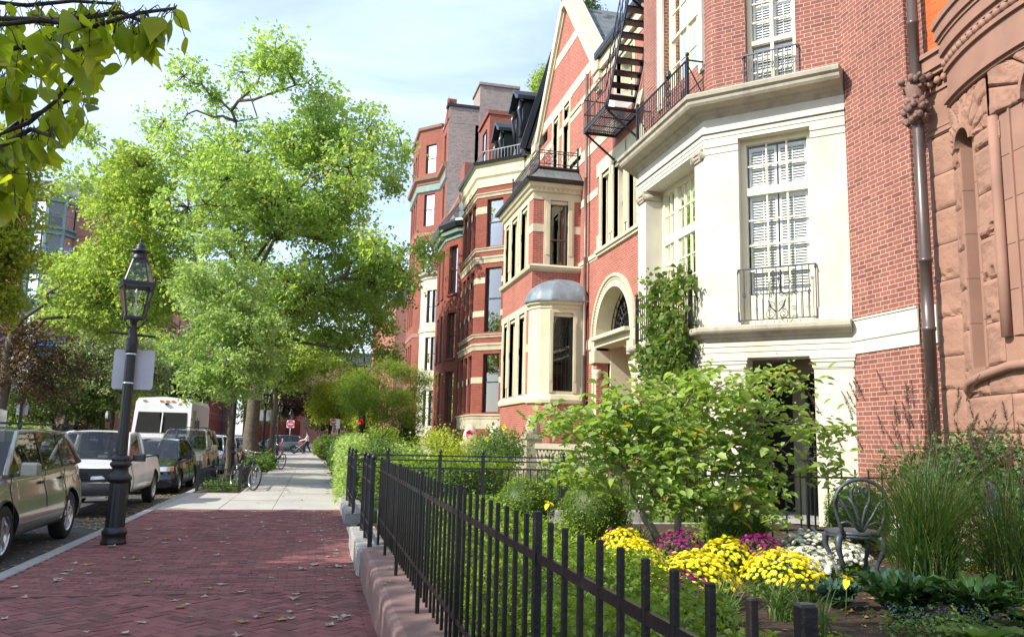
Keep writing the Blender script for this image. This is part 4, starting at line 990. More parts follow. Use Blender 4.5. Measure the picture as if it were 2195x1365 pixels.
# lower and upper bay
Pb = [(7.75, 23.9), (6.2, 23.9), (6.2, 28.0), (7.75, 28.0)]
Bs = frame(Pb[0], Pb[1]); Bf = frame(Pb[1], Pb[2]); Bb = frame(Pb[2], Pb[3])
s2 = [(.42, 1.0, 6.93, 9.0)]; f2 = [(.65, 1.5, 6.93, 9.0), (2.0, 2.85, 6.93, 9.0), (3.2, 3.75, 6.93, 9.0)]; f1 = [(.75, 1.5, 2.92, 5.5), (2.0, 2.85, 2.92, 5.5), (3.2, 3.75, 2.92, 5.5)]
b = MB(Bs); b.wall(0, 1.55, .2, 9.3, s2, .22); b.F = Bf; b.wall(0, 4.1, .2, 9.3, f1+f2, .25); b.F = Bb; b.wall(0, 1.55, .2, 9.3); b.build('bay_wall', 'brick_pink', B2)
b = MB()
b.sweep(Pb, [(0, 6.70), (.04, 6.72), (.1, 6.76), (.13, 6.84), (.10, 6.88), (0, 6.92)])
b.sweep(Pb, [(-.02, 9.0), (.02, 9.0), (.02, 9.22), (.07, 9.24), (.07, 9.32), (.16, 9.38), (.2, 9.46), (.2, 9.5), (0, 9.52)])
b.sweep(Pb, [(-.02, 2.62), (.06, 2.64), (.08, 2.74), (.04, 2.84), (-.02, 2.9)]); b.sweep(Pb, [(-.02, 5.5), (.025, 5.5), (.025, 5.72), (-.02, 5.72)])
for z0, z1 in ((7.95, 8.2), (4.2, 4.42)):
    b.F = Bf; b.band(0, 4.1, z0, z1, f1+f2); b.F = Bs; b.band(0, 1.55, z0, z1, s2); b.F = WORLD
b.F = Bs; surround(b, s2, .2, .03, .12); b.F = Bf; surround(b, f2, .2, .03, .1); surround(b, f1, .22, .03, .12)
for k in range(26): b.F = Bf; b.box(.05+k*.155, .12+k*.155, .02, .1, 9.24, 9.34)
for k in range(10): b.F = Bs; b.box(.05+k*.155, .12+k*.155, .02, .1, 9.24, 9.34)
b.build('bay_dressing', 'cream_stone', B2)
dwin(B2, Bs, *s2[0], d=-.12, fm='terracotta_dark', mid=7.75)
for h in f2+f1: dwin(B2, Bf, *h, d=-.2, fm='iron')
# flared slate roof of the bay with iron railing
b = MB(); b.sweep(Pb, [(.26, 9.60), (.15, 9.68), (.0, 9.82), (-.14, 9.98), (-.24, 10.12)]); b.build('bay_roof', 'slate', B2)
b = MB(); b.sweep(Pb, [(.18, 9.5), (.30, 9.52), (.32, 9.62), (.25, 9.62)]); b.sweep(Pb, [(-.2, 10.1), (-.16, 10.1), (-.16, 10.16), (-1.0, 10.16)]); b.build('bay_gutter', 'black_paint', B2)
b = MB()
Pr = [(7.7, 24.12), (6.42, 24.12), (6.42, 27.78), (7.7, 27.78)]
for A, C in zip(Pr, Pr[1:]):
    F = frame(A, C); b.F = F; L = F.L; n = max(3, int(L/.16))
    for z in (10.26, 10.62, 10.7): b.box(0, L, -.012, .012, z-.012, z+.012)
    for k in range(n+1):
        u = L*k/n; b.box(u-.008, u+.008, -.008, .008, 10.16, 10.7)
        if k < n: b.tube([(u+L/n/2, 0, 10.3), (u+L/n/2-.03, 0, 10.38), (u+L/n/2+.03, 0, 10.46), (u+L/n/2-.03, 0, 10.54), (u+L/n/2, 0, 10.6)], .008, 4)
    b.box(-.02, .02, -.02, .02, 10.1, 10.8); b.lathe([(.02, 0), (.04, .03), (.04, .06), (.01, .1)], (0, 0, 10.8), 8)
b.F = frame(Pr[0], Pr[1]); b.tube([(.98+.17*cos(q), 0, 10.44+.17*sin(q)) for q in [x*.3 for x in range(22)]], .01, 4)
for s in range(5): a = s*1.257; b.tube(spiral((.98+.09*cos(a), 0, 10.44+.09*sin(a)), .05, 1.2, a, 1, 10), .008, 4)
b.build('bay_railing', 'aluminium_grey', B2)
# corner turret window with lead dome
Pt = [(7.7, 23.12), (6.62, 23.12), (6.32, 23.28), (6.15, 23.55), (6.12, 23.9)]
T0 = frame(Pt[0], Pt[1]); tw = [(.46, 1.0-.0, 2.95, 5.3)]; tw = [(.40, 1.02, 2.95, 5.3)]
b = MB(T0); b.wall(0, T0.L, 2.62, 5.65, tw, .16)
for A, C in zip(Pt[1:], Pt[2:]): F = frame(A, C); b.F = F; b.wall(0, F.L, 2.62, 5.65)
b.F = WORLD
b.sweep(Pt, [(0, 5.42), (.03, 5.44), (.03, 5.52), (.10, 5.56), (.12, 5.64), (.14, 5.66), (.0, 5.68)]); b.sweep(Pt, [(.0, 2.56), (.07, 2.6), (.09, 2.7), (.05, 2.82), (0, 2.86)])
b.F = T0; surround(b, tw, .12, .03, .08); b.build('corner_window_bay', 'cream_stone', B2)
b = MB()
for A, C in zip(Pt, Pt[1:]): F = frame(A, C); b.F = F; b.wall(0, F.L, .2, 2.62)
b.build('corner_base', 'brick_pink', B2)
dwin(B2, T0, *tw[0], d=-.1, fm='black_paint', mid=4.25, cols=4, rows=3, bar=.01, fr=.05, curtain=((.72, .98, 4.3, 5.2),))
b = MB()
def dome(i, j):
    # from plan outline up to the ridge on the wall line
    Po = [(7.72, 22.98), (6.58, 22.98), (6.22, 23.18), (6.02, 23.5), (5.98, 23.9)]
    t = i*(len(Po)-1); k = min(int(t), len(Po)-2); f = t-k; x = Po[k][0]*(1-f)+Po[k+1][0]*f; y = Po[k][1]*(1-f)+Po[k+1][1]*f
    cx_, cy_ = 7.2, 23.95; a = j*pi/2; s = cos(a); return (cx_+(x-cx_)*s, cy_+(y-cy_)*s, 5.66+.80*sin(a))
b.grid(dome, 24, 10); b.sweep([(7.72, 22.98), (6.58, 22.98), (6.22, 23.18), (6.02, 23.5), (5.98, 23.9)], [(-.02, 5.64), (.03, 5.64), (.03, 5.69), (-.02, 5.7)])
b.build('lead_dome', 'lead', B2)
# downspouts
b = MB(); b.lathe([(.055, .3), (.055, 4), (.065, 4.01), (.065, 4.05), (.055, 4.06), (.055, 7), (.065, 7.01), (.065, 7.05), (.055, 7.06), (.055, 9.5), (.065, 9.51), (.065, 9.55), (.055, 9.56), (.055, 12.9)], (7.62, 23.0, 0), 10); b.build('downspout', 'pipe_grey', B2)
# fire escape
FE = MB(F2); fe = FE; U = uy
def fbar(a, c, w=.03, h=.03): fe.obox(a, c, w, h)
def platform(u0, u1, d1, z):
    for d in (0.05, d1): fbar((u0, d, z), (u1, d, z), .04, .09)
    for u in (u0, u1): fbar((u, 0, z), (u, d1, z), .04, .09)
    n = int((d1)/.06)
    for k in range(n): d = .06+k*.06; fe.box(u0, u1, d-.012, d+.012, z, z+.03)
    for u in (u0+(u1-u0)/3, u0+2*(u1-u0)/3): fe.box(u-.015, u+.015, .05, d1, z-.02, z)
    for u in (u0+.02, u1-.02): fbar((u, d1-.05, z-.04), (u, .0, z-.75), .045, .045)
def fence_(u0, u1, d, z, h=.95, dd=None):
    A = (u0, d, z); C = (u1, d if dd is None else dd, z)
    for q in (h, h*.55, .1): fbar((A[0], A[1], z+q), (C[0], C[1], z+q), .02, .035)
    n = max(2, int((abs(u1-u0)+abs((dd if dd is not None else d)-d))/.13))
    for k in range(n+1): t = k/n; p = (A[0]+(C[0]-A[0])*t, A[1]+(C[1]-A[1])*t); fbar((p[0], p[1], z), (p[0], p[1], z+h), .014, .014)
platform(U(18.95), U(20.75), .95, 10.05); fence_(U(18.95), U(20.75), .95, 10.05); fence_(U(20.75), U(20.75), 0.05, 10.05, dd=.95)
platform(U(16.4)+.0, U(17.5), .95, 12.2) if False else None
# stair rising towards the next storey
s0, s1 = U(19.0), U(16.55); z0_, z1_ = 10.05, 12.35
for d in (.2, .92): fbar((s0, d, z0_), (s1+.9, d, z1_), .03, .16)
for k in range(1, 9): t = k/9; fe.box(s0+(s1+.9-s0)*t-.13, s0+(s1+.9-s0)*t+.13, .2, .92, z0_+(z1_-z0_)*t-.02, z0_+(z1_-z0_)*t+.025)
for k in range(10):
    t = k/9; u = s0+(s1+.9-s0)*t; z = z0_+(z1_-z0_)*t; fbar((u, .94, z), (u, .94, z+.95), .014, .014)
    if k % 2: fe.tube([(u, .95, z+.55), (u+.05, .95, z+.47), (u, .95, z+.38), (u-.05, .95, z+.47), (u, .95, z+.55)], .008, 4)
for q in (.95, .5): fbar((s0, .94, z0_+q), (s1+.9, .94, z1_+q), .022, .035)
platform(s1-.1, s1+.9, .95, z1_); fence_(s1-.1, s1+.9, .95, z1_)
fe.build('fire_escape', 'black_paint', B2)
# ---------------------------------------------------------------- house with bands and mansard
B3 = thing('mansard_house', 'dark red brick house with cream bands, canted bay and black mansard with hooded dormers', 'house', (9, 34.5, .33))
P3 = [(7.75, 31.3), (6.1, 32.95), (6.1, 36.5), (7.75, 38.15)]
rows3 = [(2.55, 4.95), (5.85, 8.55), (9.45, 11.5)]
def bay_house(parent, pts, rows, ztop, mat, hol, stone, wm='black_paint', curtain=True, rev=.18):
    hs = []
    for (A, C) in zip(pts, pts[1:]):
        F = frame(A, C); hh = [(a, c, z0, z1) for (a, c) in hol(F.L) for z0, z1 in rows]; hs.append((F, hh))
    b = MB()
    for F, hh in hs: b.F = F; b.wall(0, F.L, .2, ztop, hh, rev)
    b.build('bay_wall', mat, parent)
    for F, hh in hs:
        for a, c, z0, z1 in hh:
            dwin(parent, F, a, c, z0, z1, d=-.13, fm=wm, mid=z0+(z1-z0)*.52, curtain=((a+.08, c-.08, z0+(z1-z0)*.45, z1-.08),) if curtain and (z0 > 9 or (int(a*7+z0) % 3 == 0 and z0 > 5)) else None)
    return hs
hs3 = bay_house(B3, P3, rows3, 12.2, 'brick_deep', lambda L: [(1.05, 1.85)] if L < 3 else [(.35, 1.15), (1.4, 2.2), (2.45, 3.25)], 'cream_stone')
b = MB(frame((7.75, 30.5), t=(0, 1))); b.wall(0, .8, .2, 12.2); b.wall(7.65, 8.4, .2, 12.2); b.box(0, 8.4, -8, -1.9, 0, 12.5); b.wall(.8, 7.65, 12.2, 12.3); b.build('wall', 'brick_deep', B3)
b = MB()
for F, hh in hs3:
    b.F = F
    for z0, z1 in ((3.75, 4.0), (1.9, 2.3), (7.9, 8.15), (6.5, 6.75), (10.9, 11.2)): b.band(0, F.L, z0, z1, hh)
b.F = WORLD
for z, h in ((5.1, .3), (5.62, .16), (8.75, .3), (9.25, .16), (11.6, .2), (2.3, .2)):
    b.sweep(P3, [(-.02, z), (.03, z), (.05, z+h*.5), (.09, z+h*.7), (.09, z+h*.9), (-.02, z+h)])
b.build('stone_band', 'cream_stone_shaded', B3); b = MB()
b.sweep(P3, [(-.02, 12.05), (.04, 12.05), (.05, 12.4), (.12, 12.5), (.12, 12.9), (.2, 13.0), (-.2, 13.05)])
for A, C in (((7.75, 30.5), P3[0]), (P3[-1], (7.75, 38.9))):
    b.F = frame(A, C); L = b.F.L
    for z0, z1 in ((3.75, 4.0), (5.1, 5.4), (8.75, 9.0), (10.9, 11.1), (11.55, 11.85), (12.05, 12.95)): b.box(0, L, -.05, .03, z0, z1)
b.build('stone_band', 'cream_stone', B3)
b = MB(); Pe = [(7.75, 30.5)]+P3+[(7.75, 38.9)]
b.sweep(Pe, [(.0, 13.0), (.26, 13.0), (.30, 13.12), (.1, 13.14), (-1.5, 13.16)]); b.build('gutter', 'black_paint', B3)
b = MB(); Pq = [(6.3, 33.0), (6.3, 36.45)]
for A, C in zip([(7.6, 31.6), (6.25, 33.0), (6.25, 36.4)], [(6.25, 33.0), (6.25, 36.4), (7.6, 37.9)]):
    b.F = frame(A, C); n = int(b.F.L/.16)
    for k in range(n+1): u = b.F.L*k/n; b.box(u-.007, u+.007, -.007, .007, 13.1, 13.75)
    b.box(0, b.F.L, -.012, .012, 13.7, 13.73)
b.build('roof_railing', 'lead', B3)
b = MB()   # mansard slope
b.face(((7.7, 30.6, 13.15), (7.7, 38.8, 13.15), (8.9, 38.8, 17.2), (8.9, 30.6, 17.2))); b.build('mansard', 'slate', B3)
b = MB(); b.prism([(7.55, 12.9), (7.55, 13.2), (8.75, 17.5), (9.1, 17.5), (7.95, 13.2), (7.9, 12.9)], 30.5, 30.64); b.box(8.8, 14, 30.5, 38.8, 17.15, 17.35); b.prism([(7.6, 12.9), (7.6, 13.2), (8.8, 17.4), (9.2, 17.4), (9.2, 12.9)], 38.8, 38.95); b.obox((7.42, 30.56, 13.1), (8.7, 30.56, 17.5), .3, .12, (0, 1, 0)); b.build('roof_edge', 'black_paint', B3)
b = MB(lambda u, d, z: (u, d, z)); b.prism([(7.78, 11.5), (7.78, 13.3), (8.95, 17.6), (14, 17.6), (14, 11.5)], 30.40, 30.5); b.build('party_wall', 'dull_stone', B3)
for yc in (32.3, 36.0):
    F = frame((7.72, yc-.65), t=(0, 1)); b = MB(F)
    b.box(0, .14, -1.2, .05, 13.2, 15.7); b.box(1.16, 1.3, -1.2, .05, 13.2, 15.7); b.box(.14, 1.16, -1.2, .02, 15.5, 15.7); b.box(.14, 1.16, -1.2, .02, 13.2, 13.5)
    n = 16; pts = []
    for k in range(n+1): a = k/n; pts.append((-.25+1.8*a, 15.75+.55*sin(pi*a)**1.5+.06*cos(4*pi*a)))
    b.prism(pts+[(p[0], p[1]-.16) for p in pts[::-1]], -1.0, .35)
    b.prism([(0, 15.6)]+[(p[0]*.8+.13, p[1]-.12) for p in pts[2:-2]]+[(1.3, 15.6)], -.1, .06)
    for s in (.02, 1.28): b.tube([(s, .1, 15.6), (s, .22, 15.2), (s, .12, 14.7), (s, .08, 14.0)], [.12, .1, .07, .04], 8)
    dm = b.build('dormer', 'black_paint', B3); dwin(dm, F, .14, 1.16, 13.5, 15.5, d=-.06, fm='aluminium_grey', curtain=None)
# rooftop conifers
# ---------------------------------------------------------------- narrow dark red house with black eaves
B4 = thing('townhouse', 'narrow deep red house with black and green cornice, between banded bay and cream bow', 'house', (9, 43, .33))
P4 = [(7.75, 40.3), (6.75, 41.0), (6.2, 42.4), (6.2, 45.6), (7.75, 46.6)]
hs4 = []
b = MB()
F = frame((7.75, 38.9), t=(0, 1)); b.F = F; b.wall(0, 1.4, .2, 12.4); b.box(0, 8.4, -8, -1.8, 0, 13)
Fs = frame(P4[1], P4[2]); r4 = [(2.3, 4.9), (5.6, 8.0), (9.0, 11.6)]
for A, C, ho in ((P4[0], P4[1], ()), (P4[1], P4[2], [(.3, 1.15)]), (P4[2], P4[3], [(.5, 1.2), (1.9, 2.6)]), (P4[3], P4[4], ())):
    F = frame(A, C); b.F = F; hh = [(a, c, z0, z1) for a, c in ho for z0, z1 in r4]; b.wall(0, F.L, .2, 11.9, hh, .25); hs4.append((F, hh))
b.build('wall', 'brick_deep', B4)
for F, hh in hs4:
    for h in hh: dwin(B4, F, *h, d=-.2, fm='black_paint', curtain=((h[0]+.1, h[1]-.1, h[2]+.2, h[3]-.1),) if h[2] > 8 else None, sill='brick_deep')
b = MB(); Pe = [(7.75, 38.9)]+P4+[(7.75, 47.2)]
b.sweep(Pe, [(0, 11.9), (.06, 11.95), (.08, 12.15), (.25, 12.2), (.3, 12.4), (.1, 12.42)]); b.build('cornice', 'copper_green', B4)
b = MB(); b.sweep(Pe, [(.1, 12.42), (.42, 12.45), (.5, 12.7), (.45, 12.85), (-1.5, 12.9)]); b.build('eaves', 'black_paint', B4)
b = MB(); b.sweep(Pe, [(.02, 12.9), (-.9, 14.6), (-3, 14.7)]); b.build('roof', 'slate', B4)
b = MB(); b.F = frame((6.6, 41.2), (6.3, 45.4)); 
for k in range(24): u = b.F.L*k/23; b.box(u-.01, u+.01, -.01, .01, 12.85, 13.8)
b.box(0, b.F.L, -.015, .015, 13.77, 13.8); b.build('roof_railing', 'iron', B4)
b = MB(); b.box(7.7, 9.2, 38.95, 41.6, 13, 18.0); b.box(7.6, 9.3, 38.9, 41.7, 18.0, 18.2); b.build('penthouse_wall', 'brick_far', B4)
b = MB(); b.box(7.75, 8.2, 46.6, 48.2, 11.8, 18); b.build('chimney', 'brick_far', B4)
dwin(B4, frame((7.7, 39.0), t=(0, 1)), .6, 1.5, 15.2, 17.4, d=.04)
# ---------------------------------------------------------------- cream bow front
B5 = thing('bow_fronted_house', 'brick house with a vine stained cream round bow and a balcony above it', 'house', (9, 50, .33))
cx5, cy5, r5 = 7.9, 49.9, 2.1
def P5(a): return (cx5+r5*cos(a), cy5+r5*sin(a))
A5 = [pi+.0+(-pi/2+.15)*-1+0]  # placeholder
pts5 = [P5(pi+pi/2-.12-(pi-.24)*k/12) for k in range(13)]
b = MB(frame((7.75, 47.2), t=(0, 1))); b.wall(0, 6.8, .2, 15.8, [(4.9, 5.9, 12, 13.9)]); b.box(0, 6.8, -8, -1.9, 0, 16); b.build('wall', 'brick_far', B5)
b = MB(); r5w = [(2.2, 4.3), (5.5, 7.5), (8.4, 10.4)]; fr5 = []
for k, (A, C) in enumerate(zip(pts5, pts5[1:])):
    F = frame(A, C); b.F = F; hh = [(.03, F.L-.03, z0, z1) for z0, z1 in r5w] if k in (2, 3, 6, 7, 10) else []; b.wall(0, F.L, .2, 11.2, hh, .15); fr5 += [(F, h) for h in hh]
b.F = WORLD; b.sweep(pts5, [(0, 11.1), (.06, 11.12), (.1, 11.3), (.25, 11.35), (.3, 11.5), (-.3, 11.55)]); b.sweep(pts5, [(0, 7.8), (.05, 7.85), (.05, 8.1), (0, 8.15)]); b.sweep(pts5, [(0, 4.9), (.05, 4.95), (.05, 5.2), (0, 5.25)])
b.build('bow_wall', 'pale_cement', B5)
for F, h in fr5: dwin(B5, F, *h, d=-.1, fm='black_paint', curtain=((h[0]+.1, h[1]-.1, h[2]+1.0, h[3]-.1),))
b = MB()
for A, C in zip(pts5, pts5[1:]):
    b.F = frame(A, C); L = b.F.L
    for k in range(5): u = L*k/5; b.box(u-.01, u+.01, .05, .07, 11.55, 12.6)
    b.box(0, L, .045, .075, 12.58, 12.62); b.box(0, L, .045, .075, 12.3, 12.32); b.tube([(L/2+.12*cos(q), .06, 11.95+.12*sin(q)) for q in [x*.6 for x in range(11)]], .012, 4)
b.build('balcony_railing', 'black_paint', B5)
b = MB(); b.sweep([(7.75, 47.2), (7.75, 54)], [(0, 15.6), (.1, 15.7), (.2, 15.9), (.2, 16.1), (-1, 16.2)]); b.build('cornice', 'brownstone', B5)
b = MB(); b.sweep([(7.75, 47.2), (7.75, 54)], [(.0, 16.1), (-.8, 17.2), (-2.5, 17.4)]); b.build('roof', 'slate', B5)
# ---------------------------------------------------------------- tall house with the grey brick party wall
B6 = thing('tall_brick_house', 'tallest red brick house with a grey brick side wall and chimney above its neighbours', 'house', (9.5, 60, .33))
b = MB(); F = frame((13.5, 54.0), t=(-1, 0)); b.F = F; b.wall(0, 5.75, .2, 23.6); b.F = WORLD
b.box(9.9, 12.7, 53.9, 56.5, 20, 26.4); b.box(9.8, 12.8, 53.8, 56.6, 26.4, 26.6); b.box(7.76, 9.9, 53.99, 54.5, 23.4, 24.6); b.build('party_wall', 'brick_grey', B6)
b = MB(); b.box(7.6, 9.9, 53.9, 54.6, 24.6, 24.8); b.build('wall_coping', 'black_paint', B6)
P6 = [(7.75, 56.9), (6.3, 58.4), (6.3, 63.2), (7.75, 64.7)]
r6 = [(2.2, 4.3), (5.9, 8.2), (9.5, 11.8), (13.2, 15.6), (16.8, 19.2), (20.8, 23.0)]
bay_house(B6, P6, r6, 24.2, 'brick_far', lambda L: [(.55, 1.5)] if L < 3 else [(.5, 1.5), (1.9, 2.9), (3.3, 4.3)], None)
b = MB(frame((7.75, 54.0), t=(0, 1))); h6 = [(.9, 1.9, z0, z1) for z0, z1 in r6]; b.wall(0, 2.9, .2, 23.8, h6, .2); b.wall(10.7, 12.3, .2, 23.8); b.box(0, 12.2, -9, -1.9, 0, 23.7)
b.box(.55, .9, -.6, .05, 23.6, 25.4); b.face(((0,0,23.6),(2.9,0,23.6),(.2,0,25.6)))
b.build('wall', 'brick_far', B6)
for h in h6: dwin(B6, b.F, *h, d=-.12)
b = MB(); P6e = [(7.75, 54.0)]+P6+[(7.75, 66.3)]
b.sweep(P6e, [(0, 19.9), (.06, 19.95), (.1, 20.1), (.3, 20.25), (.36, 20.45), (.0, 20.55)]); b.sweep(P6, [(0, 24.1), (.15, 24.2), (.2, 24.4), (-.4, 24.5)])
for z in (12.3, 16.0, 8.6, 5.0): b.sweep(P6, [(0, z), (.04, z+.02), (.04, z+.3), (0, z+.32)])
b.build('stone_course', 'brownstone_smooth', B6)
b = MB(); b.sweep(P6e, [(.02, 19.3), (.12, 19.4), (.12, 19.8), (.02, 19.9)]); b.build('frieze', 'copper_green', B6)
b = MB(); b.box(7.9, 16, 54.3, 66.2, 24.15, 24.3); b.build('roof', 'slate', B6)
# ---------------------------------------------------------------- simple row houses generator (far)
def row_house(label, x, y0, y1, zt, mat, side=1, FF=None, bayw=0, floors=4, roofm='slate', sidewall=False, glow=False, name='row_house', ww=1.0, end=None, trim='brownstone_smooth', depth=10):
    t = thing(name, label, 'house', (x+side*4, (y0+y1)/2, 0))
    F = FF or (frame((x, y0), t=(0, 1)) if side > 0 else frame((x, y1), t=(0, -1))); L = y1-y0; fh = (zt-1.0)/floors
    n = max(1, int(L/2.6)); hs = []
    for f in range(floors):
        for k in range(n):
            u = L*(k+.5)/n; hs.append((u-ww/2, u+ww/2, 1.6+f*fh, 1.6+f*fh+fh*.62))
    b = MB(F); b.wall(0, L, 0, zt, hs, .2); b.box(0, L, -depth, -1.2, 0, zt-.05)
    b.box(0, .3, -1.3, -.003, 0, zt-.01); b.box(L-.3, L, -1.3, -.003, 0, zt-.01); b.build('wall', mat, t)
    for h in hs: dwin(t, F, *h, d=-.12, fm='black_paint', glass='pane_dark', back=.5)
    b = MB(F); b.box(-.05, L+.05, -.2, .3, zt, zt+.25); b.box(0, L, -.2, .15, zt-.3, zt)
    for f in range(floors): b.box(0, L, -.02, .05, 1.35+f*fh, 1.5+f*fh)
    b.build('cornice', trim, t)
    b = MB(F); b.prism([(0, 0), (0, 0)], 0, 0) if False else None
    b.face(((0, .0, zt+.2), (L, .0, zt+.2), (L, -1.5, zt+2.4), (0, -1.5, zt+2.4))); b.face(((0, -1.5, zt+2.4), (L, -1.5, zt+2.4), (L, -depth, zt+2.6), (0, -depth, zt+2.6)))
    for u in (0, L): b.face(((u, 0, zt+.2), (u, -1.5, zt+2.4), (u, -depth, zt+2.6), (u, -depth, zt+.2)))
    b.build('roof', roofm, t)
    if bayw:
        c = L/2; b = MB(F); pts = [(c-bayw/2-.8, 0), (c-bayw/2, 1.1), (c+bayw/2, 1.1), (c+bayw/2+.8, 0)]
        for A, C in zip(pts, pts[1:]): b.face(((*A, .2), (*C, .2), (*C, zt-1.5), (*A, zt-1.5)))
        b.face([(*p, zt-1.5) for p in pts]); by = b.build('bay', mat, t)
        for f in range(floors-1):
            Wf = lambda u, d, z: F(u, d+1.1, z)
            dwin(by, Wf, c-.55, c+.55, 1.6+f*fh, 1.6+f*fh+fh*.62, d=.03, fm='black_paint')
        b = MB(F); b.prism([(c-bayw/2-.8, zt-1.5), (c+bayw/2+.8, zt-1.5), (c+bayw/2, zt-.7), (c-bayw/2, zt-.7)], 0, .9); b.build('bay_roof', 'copper_green', t)
    return t
row_house('pale rose brick row house beyond the cross street, with a green bay roof', 7.4, 86, 95, 15.5, 'brick_rose', bayw=2.2)
row_house('darker rose row house farther down the street past the crossing', 7.4, 95.2, 106, 17, 'brick_far', bayw=2.4)
row_house('farthest brick row house on the right side of the street', 7.4, 106.2, 125, 15, 'brick_rose')
row_house('wide brick house closing the far end of the street', -3, 150, 175, 14, 'brick_rose', depth=20)
row_house('brick house at the far end of the street left of the road', -14, 165, 185, 13, 'brick_deep', depth=12)
# opposite side of the street, seen through the trees
OX = -24.5
T1 = row_house('tall rose brick corner house across the street with a turquoise oriel and blue fire escape', -27, 85, 103, 23.6, 'brick_rose', FF=frame((-20.4, 85.5), t=(-1, 0)), floors=6, ww=1.15, depth=9)
row_house('brick house across the street beyond the crossing, behind the lamps', OX+5.9, 95, 112, 15, 'brick_deep', side=-1)
row_house('long brick house at the far left end of the street', OX+5.9, 113, 150, 17, 'brick_rose', side=-1)
row_house('farthest brick house on the left side of the street', OX+5.9, 151, 200, 15, 'brick_deep', side=-1)
row_house('brick house at the left edge beyond the crossing, next to the tall corner house', -37, 85, 107, 20, 'brick_deep', FF=frame((-37, 86.5), t=(-1, 0)), floors=5, depth=9)
ox, oy = -26.3, 85.5
b = MB()
po = [(ox+2.0, oy), (ox+1.4, oy-1.3), (ox, oy-1.8), (ox-1.4, oy-1.3), (ox-2.0, oy)]
LV = [(4.4, 5.4), (8.2, 9.2), (12.1, 13.1), (16.0, 17.0), (19.9, 20.7), (23.1, 24.0)]
for z0, z1 in LV:
    b.zprism(po, z0, z1); q = [(ox+(x-ox)*1.12, oy+(y-oy)*1.12) for x, y in po]; b.zprism(q, z1-.25, z1-.02); b.zprism(q, z0+.02, z0+.2)
for x, y in po[1:-1]:
    b.box(x-.14, x+.14, y-.14, y+.14, 4.4, 24)
o_ = b.build('oriel', 'copper_green', T1)
for A, C in zip(po, po[1:]):
    F = frame(A, C)
    for (_, z0), (z1, _) in zip(LV, LV[1:]): dwin(o_, F, .15, F.L-.15, z0, z1, d=-.05, fm='copper_green', curtain=((.2, F.L-.2, z0+1, z1-.1),))
b = MB()
for z in (9.2, 13.2, 17.4):
    x0, x1, ye = ox-2.9, ox+2.6, oy-2.6
    b.box(x0, x1, ye, oy-.1, z-.08, z)
    for k in range(21): x = x0+(x1-x0)*k/20; b.box(x-.025, x+.025, ye-.02, ye+.02, z, z+1)
    for x in (x0, x1):
        for k in range(8): y = ye+(oy-.2-ye)*k/8; b.box(x-.02, x+.02, y-.02, y+.02, z, z+1)
        b.box(x-.03, x+.03, ye, oy, z+.95, z+1.02); b.obox((x, ye+.1, z), (x, oy, z-1.6), .12, .12)
    b.box(x0, x1, ye-.04, ye+.04, z+.95, z+1.02)
b.obox((ox-2.6, oy-2.2, 13.2), (ox-6.2, oy-2.2, 5.5), .5, .12); b.obox((ox-2.6, oy-1.3, 13.2), (ox-6.2, oy-1.3, 5.5), .08, .3)
b.build('fire_escape', 'blue_steel', T1)
b = MB(); b.lathe([(2.6, 0), (2.6, 21.8), (2.9, 22.0), (2.9, 22.3), (.3, 24.0)], (-20.4, 87.6, 0), 20); b.build('corner_turret', 'brick_rose', T1)
# ---------------------------------------------------------------- trees
def sample_lobes(lobes, n, rng, shell=.55):
    w = np.array([l[3]*l[4]*l[5] for l in lobes])**.75; w /= w.sum(); k = rng.choice(len(lobes), n, p=w)
    d = rng.normal(size=(n, 3)); d /= np.linalg.norm(d, axis=1)[:, None]; r = (shell**3+(1-shell**3)*rng.random(n))**(1/2.6)*(1+.16*rng.normal(size=n))
    Lb = np.array(lobes)[k]; return Lb[:, :3]+d*r[:, None]*Lb[:, 3:6], k
def clump_leaves(C, per, rad, rng, flat=.7):
    n = len(C); P = np.repeat(C, per, 0); R = np.repeat(rad*(.6+.8*rng.random(n)), per)[:, None]
    d = rng.normal(size=(n*per, 3)); d[:, 2] *= flat; return P+d*R*.55
def limb(b, A, B, r0, r1, rng, sag=.12, n=6, sides=6):
    A, B = Vector(A), Vector(B); L = (B-A).length; pts = []
    for i in range(n+1):
        t = i/n; p = A.lerp(B, t)
        p.z += L*sag*sin(pi*t)*.8; k = L*.035*(1 if 0 < i < n else 0)
        p += Vector((rng.normal()*k, rng.normal()*k, rng.normal()*k)); pts.append(p)
    b.tube(pts, [r0+(r1-r0)*i/n for i in range(n+1)], sides); return pts
